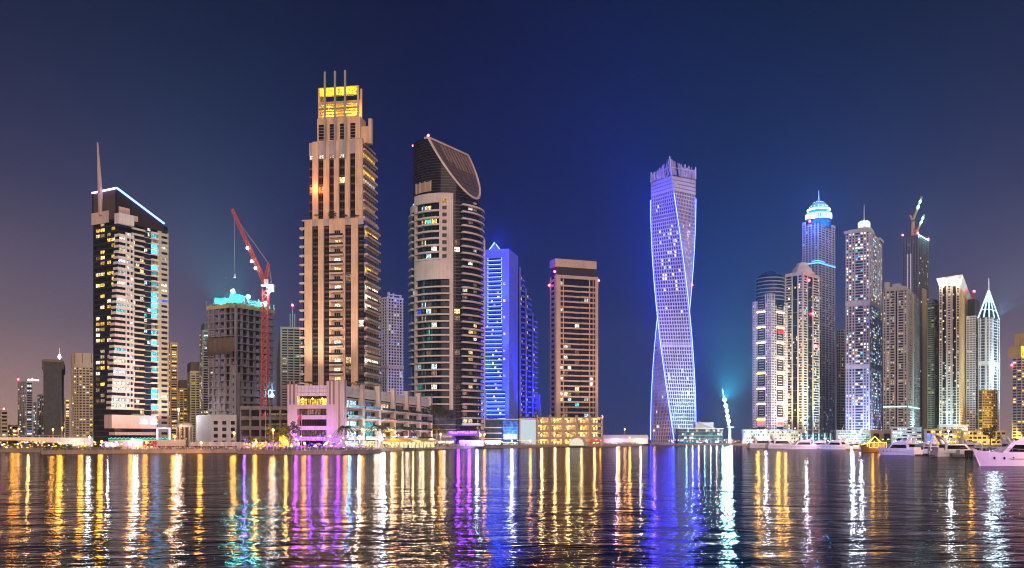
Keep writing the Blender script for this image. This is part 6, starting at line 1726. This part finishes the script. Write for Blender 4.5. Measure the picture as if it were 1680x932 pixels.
# umbrellas
um = MB(); um.lathe([(1.7, 2.4), (.9, 2.95), (.05, 3.3)], n=8); UMB = {}
for nm, c in (('ochre', (.62, .42, .06)), ('violet', (.12, .05, .5)), ('white', (.7, .68, .66))):
    q = MB(); q.lathe([(1.8, 2.4), (.9, 2.95), (.05, 3.35)], n=8); UMB[nm] = q.mesh('canopy_' + nm, [MAT('canvas_' + nm, c)])
q = MB(); q.bar((0, 0, 0), (0, 0, 3.3), .1, n=6); UPOLE = q.mesh('umbrella_pole', [STEEL])
for i, (px, Y, nm) in enumerate(((404, 398, 'ochre'), (411, 402, 'violet'), (418, 398, 'ochre'), (433, 397, 'ochre'), (441, 401, 'white'), (466, 395, 'ochre'), (484, 392, 'white'), (522, 396, 'ochre'), (548, 396, 'violet'), (575, 399, 'ochre'), (583, 402, 'ochre'), (598, 405, 'white'))):
    o = thing('parasol', ('%s cafe parasol, %s of the promenade terrace parasols counted from the left' % ({'ochre': 'yellow', 'violet': 'violet', 'white': 'white'}[nm], ['first', 'second', 'third', 'fourth', 'fifth', 'sixth', 'seventh', 'eighth', 'ninth', 'tenth', 'eleventh', 'last'][i])), 'parasol', (X(px, Y), Y, LAND), 0, 'cafe parasols')
    link('canopy', UMB[nm], o); link('pole', UPOLE, o)
# flags
for i, (px, Y, c, h, top) in enumerate(((436, 440, (.5, .05, .05), 9, 674), (495, 405, (.5, .05, .05), 12, 678), (458, 396, (.6, .42, .05), 5, 713), (464, 396, (.62, .45, .08), 5, 713))):
    o = thing('flag', ['red and white flag on a tall pole before the concrete garage', 'red flag on a pole before the purple terrace', 'left small yellow banner by the round tree', 'right small yellow banner by the round tree'][i], 'flag', (X(px, Y), Y, LAND))
    zt = Z(top, Y) - LAND; q = MB(); q.bar((0, 0, 0), (0, 0, zt), .2); q.obj('pole', [STEEL], o)
    q = MB()
    for k in range(4): q.quad((.1 + k * .5 if i > 1 else -.1 - k * .35, .15 * math.sin(k * 1.4), zt - 2.6 - k * .5), (.6 + k * .5 if i > 1 else -.45 - k * .35, .15 * math.sin(k * 1.4 + 1.4), zt - 3.1 - k * .5), (.6 + k * .5 if i > 1 else -.45 - k * .35, .15 * math.sin(k * 1.4 + 1.4), zt - .5 - k * .4), (.1 + k * .5 if i > 1 else -.1 - k * .35, .15 * math.sin(k * 1.4), zt - .1 - k * .4))
    q.obj('cloth', [MAT('flag_cloth_%d' % (i // 2), c)], o)

# ------------------------------------------------------------------ parked cars
def car_mesh(name, col):
    b = MB(); W = .9
    prof = [(-2.2, .35), (-2.25, .8), (-1.6, .98), (-1.0, 1.42), (.6, 1.45), (1.25, 1.0), (2.1, .85), (2.2, .4)]
    n = len(prof); k = len(b.v)
    for y in (-W, W): b.v += [(x, y * (.82 if z > 1.1 else 1), z) for x, z in prof]
    for i in range(n - 1):
        b.f.append((k + i, k + i + 1, k + n + i + 1, k + n + i)); b.m.append(1 if i in (2, 4) else 0)
    b.f += [tuple(range(k, k + n))[::-1], tuple(range(k + n, k + 2 * n))]; b.m += [0, 0]
    for y in (-.83, .83): b.quad((-.95, y, 1.0), (1.0, y, 1.0), (.55, y * .94, 1.36), (-.8, y * .94, 1.36), 1)
    for x in (-1.4, 1.35):
        for y in (-.92, .92):
            kk = len(b.v); b.v += [(x + .33 * math.cos(a * math.pi / 5), y + s_, .33 + .33 * math.sin(a * math.pi / 5)) for s_ in (-.1, .1) for a in range(10)]
            b.f += [tuple(kk + q for q in range(10)), tuple(kk + 10 + q for q in range(10))[::-1]] + [(kk + q, kk + 10 + q, kk + 10 + (q + 1) % 10, kk + (q + 1) % 10) for q in range(10)]; b.m += [2] * 12
    for y in (-.65, .65): b.box(2.1, 2.24, y - .16, y + .16, .62, .76, 3)
    return b.mesh(name, [MAT('car_paint_' + name, col, rough=.2, var=.05), G_DK, BLACK, EM('tail_light', (1, .75, .6), .6)])
CARS = [car_mesh('black', (.015, .015, .018)), car_mesh('silver', (.4, .4, .42)), car_mesh('white', (.7, .7, .7)), car_mesh('blue', (.03, .05, .14)), car_mesh('red', (.3, .03, .03))]
cn = ['black', 'silver', 'white', 'dark blue', 'red']
ordw = ['first', 'second', 'third', 'fourth', 'fifth', 'sixth', 'seventh', 'eighth', 'ninth', 'tenth', 'eleventh', 'twelfth', 'thirteenth', 'fourteenth', 'fifteenth', 'sixteenth', 'seventeenth', 'eighteenth']
for i in range(18):
    px = 262 + i * 7.2; Y = 433; c = [0, 3, 0, 1, 0, 0, 2, 0, 3, 0, 1, 0, 2, 0, 0, 1, 2, 1][i]
    o = link('parked_car', CARS[c], None, (X(px, Y), Y + (i % 3) * .3, LAND), (0, 0, R(-62 + (i % 4) * 3)), (1.05, 1.05, 1.05))
    prop(o, '%s car parked on the quay, %s in the row from the left' % (cn[c], ordw[i]), 'car', 'cars parked along the quay')
# white booth and round pavilion
o = thing('ticket_booth', 'small white lit booth with blue edge below the leaning tower', 'booth', (X(172, 440), 440, LAND)); box(o, 'body', WHITE, 0, 5.6, 0, 3, 0, 2.9); box(o, 'lit_front', EM('booth_light', (.85, .95, 1), 2.2), .3, 5.3, -.1, 0, .9, 2.6)
q = MB(); q.v = [(-1.5, -.8, 3.4), (6, -.8, 3.0), (6, 3.4, 3.0), (-1.5, 3.4, 3.4), (-1.5, -.8, 3.2), (6, -.8, 2.91), (6, 3.4, 2.91), (-1.5, 3.4, 3.2)]; q.f = [(0, 1, 2, 3), (7, 6, 5, 4), (0, 4, 5, 1), (1, 5, 6, 2), (2, 6, 7, 3), (3, 7, 4, 0)]; q.m = [0] * 6; q.obj('roof', [WHITE], o); point(o, (2.8, -3, 2), (.75, .92, 1), 1600, .5)
o = thing('terrace_wall', 'salmon terrace wall with red billboard and hedge lights under the tower', 'wall', (X(178, 452), 452, LAND)); box(o, 'wall', PINKST, 0, 38, 0, 1, 0, 4.6); box(o, 'billboard', EM('red_billboard', (1, .16, .14), .7, True, .8), 17, 24, -.2, -.02, .8, 4.0)
b = MB()
for i in range(46): x = i * .68; b.box(x, x + .4, -.2, .2, 4.8 + .6 * ((i * 7) % 3) / 3, 5.3 + .6 * ((i * 7) % 3) / 3)
b.obj('hedge_light', [EM('green_hedge_light', (.06, .8, .5), 1.6)], o, kind='stuff'); point(o, (14, -4, 3), (1, .95, .9), 2400, .6); link('flood_lamp', GLOBE['w'], o, (14, -.6, 3.2), scale=(.9, .6, .9))
o = thing('round_pavilion', 'small round colonnaded pavilion with shallow dome by the street lamp', 'pavilion', (X(303, 480), 480, LAND))
q = MB(); q.lathe([(4.6, 11.0), (4.6, 12.0), (3.0, 13.2), (.1, 13.8)], n=16); q.obj('dome', [GREY], o)
for i in range(10): a = i * math.pi / 5; q = MB(); q.bar((4 * math.cos(a), 4 * math.sin(a), 0), (4 * math.cos(a), 4 * math.sin(a), 11), .8, n=8); q.obj('column', [GREY], o)

# ------------------------------------------------------------------ yachts
PANE = GLASS('yacht_glass', (.008, .009, .012), .06)
def hull_mesh(L, B, fb, bow_rise, name='hull'):
    """sections from stern (x=0) to bow (x=L); keel below water, flared bow"""
    n = 12; v = []; f = []
    for i in range(n + 1):
        t_ = i / n; x = L * t_
        half = B / 2 * (1 - max(0, (t_ - .45) / .55) ** 2.4); h = fb + bow_rise * t_ ** 2
        rake = 0 if t_ < .9 else 0
        wl = half * (.86 - .5 * max(0, t_ - .5)); 
        xs = x - (0.10 * L * max(0, (t_ - .55) / .45) ** 2)
        v += [(xs, -max(.02, wl * .25), -.9), (xs, -max(.03, wl), .05), (x, -max(.05, half), h), (x, max(.05, half), h), (xs, max(.03, wl), .05), (xs, max(.02, wl * .25), -.9)]
    for i in range(n):
        a = i * 6; c = a + 6
        for q in range(6): f.append((a + q, c + q, c + (q + 1) % 6, a + (q + 1) % 6))
    f += [(0, 1, 2, 3, 4, 5), tuple(n * 6 + q for q in (5, 4, 3, 2, 1, 0))]
    return mesh(name, v, f, GEL)
def cabin(b, L0, L1, W, z0, z1, slopeF, slopeB, mi, inset=.12):
    w2 = W * (1 - inset)
    b.v += [(L0, -W, z0), (L1, -W * .8, z0), (L1, W * .8, z0), (L0, W, z0), (L0 + slopeB, -w2, z1), (L1 - slopeF, -w2 * .82, z1), (L1 - slopeF, w2 * .82, z1), (L0 + slopeB, w2, z1)]
    n = len(b.v) - 8
    b.f += [tuple(n + i for i in q) for q in CUBEF]; b.m += [mi] * 6
def yacht(name, label, px, Y, L, rz, fly=True, arch=True, canopy=None, hull_mat=None, group='moored yachts', lit=None, scale=1.0):
    o = thing(name, label, 'yacht', (X(px, Y), Y, 0), R(rz), group)
    B = L * .27; fb = L * .085 + .5; k = L / 18
    hl = link('hull', hull_mesh(L, B, fb, L * .045), o)
    q = MB(); q.v = [(x, y, fb + L * .045 * (x / L) ** 2 - .22) for x, y in ((0.1, -B * .47), (L * .5, -B * .47), (L * .8, -B * .3), (L * .985, 0), (L * .8, B * .3), (L * .5, B * .47), (.1, B * .47))]; q.f = [(0, 1, 2, 3, 4, 5, 6)]; q.m = [0]; under(hl, q.obj('deck', [TEAK], o))
    q = MB(); cabin(q, L * .16, L * .70, B * .38, fb - .2, fb + 2.1 * k, L * .13, L * .01, 0); sal = q.obj('saloon', [GEL], o)
    for s_ in (-1, 1):
        q = MB(); w = B * .385
        z0_, z1_ = fb + .55 * k, fb + 1.75 * k
        q.v = [(L * .20, s_ * w * .975, z0_), (L * .60, s_ * w * .88, z0_), (L * .53, s_ * w * .865, z1_), (L * .21, s_ * w * .94, z1_)]; q.v = [(x, y + s_ * .03 * B, z) for x, y, z in q.v]; q.f = [(0, 1, 2, 3) if s_ < 0 else (3, 2, 1, 0)]; q.m = [0]; under(sal, q.obj('side_window', [PANE], o))
        for x in (.55, .65, .76):
            q = MB(); q.lathe([(.001, 0), (.22 * k, 0), (.22 * k, .04)], n=10); pp = q.mesh('porthole', [PANE])
            half = B / 2 * (1 - max(0, (x - .45) / .55) ** 2.4); under(hl, link('porthole', pp, o, (L * x, s_ * half * .97, fb * .62 + .2), (R(90) * s_ * -1, 0, 0)))
        q = MB(); pts = []
        for i in range(9):
            t_ = .42 + .57 * i / 8; half = B / 2 * (1 - max(0, (t_ - .45) / .55) ** 2.4) * .96; pts.append((L * t_, s_ * half, fb + L * .045 * t_ * t_))
        for a, c in zip(pts, pts[1:]): q.bar((a[0], a[1], a[2] + .85), (c[0], c[1], c[2] + .85), .07); q.bar(a, (a[0], a[1], a[2] + .85), .06)
        under(hl, q.obj('guard_rail', [STEEL], o))
        q = MB(); q.v = [(L * .1, s_ * B * .508, fb * .55), (L * .6, s_ * B * .503, fb * .66), (L * .6, s_ * B * .503, fb * .73), (L * .1, s_ * B * .508, fb * .63)]; q.f = [(0, 1, 2, 3)]; q.m = [0]; under(hl, q.obj('hull_stripe', [PINKST], o))
    q = MB(); w = B * .38 * .85; q.v = [(L * .70 + .08, -w * .80, fb + .35 * k), (L * .70 + .08, w * .80, fb + .35 * k), (L * .585, w * .72, fb + 1.95 * k), (L * .585, -w * .72, fb + 1.95 * k)]; q.v = [(x + .06, y, z) for x, y, z in q.v]; q.f = [(0, 1, 2, 3)]; q.m = [0]; under(sal, q.obj('windscreen', [PANE], o))
    q = MB(); cabin(q, -L * .045, L * .02, B * .42, .25, .5, 0, 0, 0, 0); q.obj('swim_platform', [TEAK], o)
    q = MB(); cabin(q, L * .02, L * .16, B * .40, fb - .3, fb + .9 * k, .2, .2, 0); q.obj('cockpit', [GEL], o)
    if lit: q = MB(); cabin(q, L * .15, L * .158, B * .30, fb + .2, fb + 1.8 * k, 0, 0, 0); under(sal, q.obj('saloon_door', [lit], o))
    else: q = MB(); cabin(q, L * .15, L * .158, B * .30, fb + .2, fb + 1.8 * k, 0, 0, 0); under(sal, q.obj('saloon_door', [PANE], o))
    if fly:
        z = fb + 2.1 * k
        q = MB(); cabin(q, L * .08, L * .56, B * .36, z + .003, z + .28 * k, .2, 0, 0); cabin(q, L * .20, L * .52, B * .34, z + .28 * k, z + 1.1 * k, L * .09, 0, 0); fl_ = q.obj('flybridge', [GEL], o)
        q = MB(); q.v = [(L * .50, -B * .22, z + 1.0 * k), (L * .50, B * .22, z + 1.0 * k), (L * .455, B * .2, z + 1.7 * k), (L * .455, -B * .2, z + 1.7 * k)]; q.f = [(0, 1, 2, 3)]; q.m = [0]; under(fl_, q.obj('fly_screen', [PANE], o))
        for s_ in (-.5, 0, .5): q = MB(); cabin(q, L * .28, L * .32, B * .07, z + 1.1 * k, z + 1.7 * k, .1, .1, 0); under(fl_, q.obj('seat', [MAT('seat_cover', (.55, .35, .28))], o, (0, s_ * B * .4, 0)))
    if arch:
        z = fb + (2.3 if fly else 2.0) * k; q = MB()
        for s_ in (-1, 1): q.bar((L * .22, s_ * B * .32, z), (L * .13, s_ * B * .26, z + 2.0 * k), .7 * k)
        q.bar((L * .13, -B * .27, z + 2.0 * k), (L * .13, B * .27, z + 2.0 * k), .6 * k); ra = q.obj('radar_arch', [GEL], o)
        q = MB(); q.lathe([(.001, 0), (.5 * k, 0), (.5 * k, .3), (.001, .35)], n=10); under(ra, q.obj('radar', [GEL], o, (L * .13, 0, z + 2.3 * k)))
        q = MB(); q.bar((L * .13, B * .2, z + 2 * k), (L * .10, B * .2, z + 5 * k), .08); q.bar((L * .13, -B * .2, z + 2 * k), (L * .09, -B * .22, z + 4.4 * k), .08); under(ra, q.obj('aerial', [STEEL], o))
    if canopy:
        z = fb + 2.4 * k
        q = MB()
        for x in (L * .12, L * .34):
            for s_ in (-1, 1): q.bar((x, s_ * B * .32, z), (x, s_ * B * .32, z + 2.2 * k), .12)
        q.obj('canopy_frame', [STEEL], o)
        q = MB(); m = 6
        for i in range(m):
            a = -1 + 2 * i / m; c = -1 + 2 * (i + 1) / m; f_ = lambda t_: z + 2.2 * k + .35 * (1 - t_ * t_)
            q.quad((L * .06, a * B * .36, f_(a)), (L * .42, a * B * .36, f_(a)), (L * .42, c * B * .36, f_(c)), (L * .06, c * B * .36, f_(c)))
            q.quad((L * .06, c * B * .36, f_(c) - .12), (L * .42, c * B * .36, f_(c) - .12), (L * .42, a * B * .36, f_(a) - .12), (L * .06, a * B * .36, f_(a) - .12))
        q.obj('canopy', [canopy], o)
    return o
MOOR = 'yachts moored on the right bank'
big = yacht('motor_yacht', 'large pink-lit flybridge yacht with blue canopy, cut by the right edge', 1745, 214, 19, 155, canopy=NAVY, group=MOOR, lit=EM('yacht_saloon_light', (1, .62, .30), .8)); big.scale = (1, 1, 1.3)
q = sphere_mesh('fender', MAT('orange_fender', (.8, .12, .03), rough=.4)); link('fender', q, big, (3.6, 2.95, .9), scale=(.62, .62, .8))
spot(big, (34, 46, 20), (13, 0, 3), (.85, .42, 1), 90000, 40, radius=2); spot(big, (4, 40, 14), (3, 0, 3.5), (1, .55, .25), 30000, 24, radius=2)  # added fill spots out over the water, to light the hull
st = yacht('motor_yacht', 'white yacht moored stern-on with violet-lit hull and open transom', 1507, 354, 20, 116, group=MOOR)
spot(st, (20, 60, 22), (11, 0, 3), (.5, .42, 1), 110000, 30, radius=2); spot(st, (-50, 6, 18), (0, 0, 3), (1, .66, .5), 60000, 30, radius=2)  # unseen spots added to colour hull and transom
hy = yacht('motor_yacht', 'sleek hardtop yacht with long dark side window right of the wooden pile', 1532, 332, 20, 6, fly=False, group=MOOR)
yl = [(1534, 350, 15, 70, 'low dark open sports boat between the stern-on yacht and the hardtop yacht', False), (1520, 372, 14, 60, 'small sports boat just right of the stern-on yacht', False), (1339, 560, 20, 176, 'violet-lit sleek motor yacht before the beige podium', True), (1362, 590, 18, 168, 'brown-shaded flybridge boat right of the violet yacht', True), (1391, 540, 20, 124, 'blue-white yacht moored stern-on left of the dark boats', True), (1228, 620, 24, 4, 'long dark grey motor yacht leftmost at the cyan podium', False), (1258, 590, 24, 3, 'dark pink-grey motor yacht overlapping the leftmost yacht', False), (1404, 540, 16, 60, 'dark small boat right of the blue-white yacht', False), (1418, 500, 15, 70, 'second dark small boat left of the golden dhow', False), (1600, 330, 14, 40, 'small dark boat behind the bow of the large yacht', False), (1572, 400, 18, 30, 'flybridge boat behind the hardtop yacht', True), (1640, 380, 20, 20, 'tall flybridge yacht behind the large pink yacht', True)]
for px, Y, L_, rz, lab, fl in yl:
    y_ = yacht('motor_yacht', lab, px, Y, L_, rz, fly=fl, arch=True, group=MOOR)
    if 'violet' in lab: spot(y_, (L_ * .5, 70, 25), (L_ * .5, 0, 3), (.8, .5, 1), 120000, 30, radius=2)  # added violet fill from the water side, no lamp stands there
    if 'blue-white' in lab: spot(y_, (30, 60, 22), (L_ * .6, 0, 3), (.5, .5, 1), 120000, 30, radius=2); spot(y_, (-50, 6, 18), (0, 0, 3), (1, .5, .28), 70000, 30, radius=2)  # two added fill spots for this hull, without any fixture
# dhow outlined in golden bulbs
dh = thing('dhow', 'wooden dhow outlined with strings of golden bulbs', 'boat', (X(1458, 430), 430, 0), R(172), MOOR)
link('hull', hull_mesh(13, 4.0, 1.7, 1.9), dh).data.materials[0] = TEAK
box(dh, 'deckhouse', TEAK, 2, 8, -1.5, 1.5, 1.5, 4.2); GB_ = EM('gold_bulbs', (1, .50, .05), 4.5)
q = MB()
for s_ in (-1.7, 1.7):
    for a, c in (((.5, s_, 2.0), (9, s_, 2.4)), ((1.5, s_, 4.6), (9, s_, 4.6)), ((1.5, s_, 4.6), (1.5, s_, 2)), ((9, s_, 4.6), (9, s_, 2.4)), ((3.5, s_, 4.6), (6.2, 0, 7.6)), ((9, s_, 4.6), (6.2, 0, 7.6)), ((5, s_, 2.2), (5, s_, 4.6)), ((7, s_, 2.2), (7, s_, 4.6)), ((9, s_, 4.6), (12.6, 0, 3.4))):
        n_ = max(3, int(math.dist(a, c) / .42))
        for i in range(n_ + 1): p = Vector(a).lerp(Vector(c), i / n_); q.box(p.x - .13, p.x + .13, p.y - .13, p.y + .13, p.z - .13, p.z + .13)
q.obj('light_string', [GB_], dh, kind='stuff'); 
for x in (2, 5, 8): point(dh, (x, 3.2, 3.4), (1, .50, .04), 420, .6)
# tall quay lamps of the right bank
Q = 'quay lamp '
for px, py, Y, w, lab, kd in ((1243, 707, 845, 30000, 'amber ' + Q + 'left of the domed hotel podium entrance', 's'), (1256, 706, 842, 30000, 'white ' + Q + 'before the domed hotel corner', 'w'), (1276, 707, 838, 34000, 'amber ' + Q + 'before the beige podium', 's'), (1288, 709, 836, 20000, 'second amber ' + Q + 'at the right end of the beige podium', 's'),
        (1322, 710, 826, 16000, 'white ' + Q + 'before the teal glass podium', 'w'), (1398, 708, 800, 30000, 'white ' + Q + 'before the white gridded block', 'w'), (1412, 709, 780, 22000, 'second white ' + Q + 'before the white gridded block', 'w'), (1478, 711, 715, 12000, 'white ' + Q + 'before the ribbon-window block', 'w'), (1543, 710, 640, 16000, 'amber ' + Q + 'before the low restaurant', 's'), (1556, 708, 630, 22000, 'white ' + Q + 'beside the low restaurant', 'w'), (1590, 711, 600, 10000, 'amber ' + Q + 'before the yellow arcade', 's')):
    street_lamp(px, py, Y, w, lab, kd)
# pontoon, piles and outboards
pn = thing('pontoon', 'low floating pontoon with white pile between the moored boats', 'pontoon', (X(1508, 362), 362, 0), R(-24))
box(pn, 'deck', TEAK, 0, 19, 0, 2.6, .25, .6); box(pn, 'float', BLACK, .2, 18.8, .2, 2.4, -.3, .25)
q = MB(); q.bar((0, 0, -2), (0, 0, 6.2), .75, 0, .75, 10); q.obj('pile', [WHITE], pn, (15.5, -.6, 0))
rb = thing('motorboat', 'grey open motorboat with four black outboard engines', 'boat', (X(1588, 322), 322, 0), R(100), MOOR)
link('hull', hull_mesh(9.5, 3.2, 1.0, .7), rb)
for i in range(4):
    q = MB(); y = -1.2 + i * .8; q.box(-1.0, -.1, y - .28, y + .28, 1.1, 2.2); q.box(-.8, -.3, y - .2, y + .2, -.4, 1.1); q.box(-.9, -.2, y - .22, y + .22, 2.2, 2.45); q.obj('outboard', [BLACK], rb)
q = MB(); cabin(q, 3, 6, 1.0, 1.0, 2.6, .8, .1, 0); q.obj('console', [GEL], rb)
# ------------------------------------------------------------------ added lamps whose light makes halos in the humid air
def glow(root, pts, col, watts, aim, size, rad=1.0):
    """added spots that make halos in the haze, with made-up housings on a tower"""
    for p in pts:
        q = MB(); q.box(-.6, .6, -.4, .4, -.5, .1)
        under(root, q.obj('added_halo_box', [BLACK], None, p), spot(None, (p[0], p[1], p[2] + .7), (p[0] + aim[0], p[1] + aim[1], p[2] + .7 + aim[2]), col, watts, size, 1.0, rad, 'added_halo_light'))
glow(FRAME_ROOT, [(X(386, 519), 519, Z(497, 519)), (X(394, 523), 523, Z(498, 523)), (X(366, 526), 526, Z(502, 526))], (.0, .85, .78), 2600000, (-.5, .7, 1), 84)
glow(fm, [(X(1188, 888), 888, Z(662, 888)), (X(1193, 888), 888, Z(684, 888))], (.02, .70, .95), 4500000, (.1, -.6, .8), 96)
def edge_spots(side_, pys):
    out = []
    for py in pys:
        z = Z(py, 905); cs = [tw(a * hs * 1.045, c * hs * 1.045, z) for a in (-1, 1) for c in (-1, 1)]
        p = (min if side_ < 0 else max)(cs, key=lambda q: q[0]); out.append((X(1111, YT) + p[0], YT + hd + p[1], z))
    return out
glow(TW_ROOT, edge_spots(-1, range(330, 600, 30)), (.0, .015, 1), 900000, (-.35, -.5, .8), 100)
glow(TW_ROOT, edge_spots(1, range(540, 700, 30)), (.0, .02, 1), 1000000, (.2, -.5, .8), 96)
q = MB(); q.bar((0, 0, -3), (0, 0, 0), .5); q.box(-.6, .6, -.6, .6, 0, .6)
under(BLUE_ROOT, q.obj('added_halo_lamp', [BLACK], None, (X(813, 762), 762, Z(399, 762))), point(None, (X(813, 762), 762, Z(394, 762)), (.0, .03, 1), 240000, 1.0))  # box and lamp above the gable, added for a blue halo
q = MB(); q.bar((0, 0, -6), (0, 0, 0), .5); q.box(-.8, .8, -.8, .8, 0, .8)
under(CROWN_ROOT, q.obj('added_halo_lamp', [BLACK], None, (X(1342, 1240), 1240, Z(345, 1240))), point(None, (X(1342, 1236), 1236, Z(341, 1236)), (.0, .16, 1), 420000, 1.5))  # made-up lamp before the crown, added for its halo
glow(POINT_ROOT, [(X(1640, 1046), 1046, Z(520, 1046))], (.1, .6, .9), 2000000, (.3, -.4, 1), 110)
# ------------------------------------------------------------------ humid night air over the whole marina
hm = bpy.data.materials.new('humid_air'); hm.use_nodes = True
hn = hm.node_tree; hn.nodes.clear()
ho = hn.nodes.new('ShaderNodeOutputMaterial'); hv = hn.nodes.new('ShaderNodeVolumePrincipled')
hv.inputs['Color'].default_value = (.70, .84, 1, 1); hv.inputs['Density'].default_value = 0.00013
hv.inputs['Anisotropy'].default_value = .55
hn.links.new(hv.outputs[0], ho.inputs['Volume'])
b = MB(); b.box(-3600, 3600, -360, 3700, -8, 440)
prop(b.obj('haze', [hm]), 'thin humid night haze over the marina', kind='stuff')
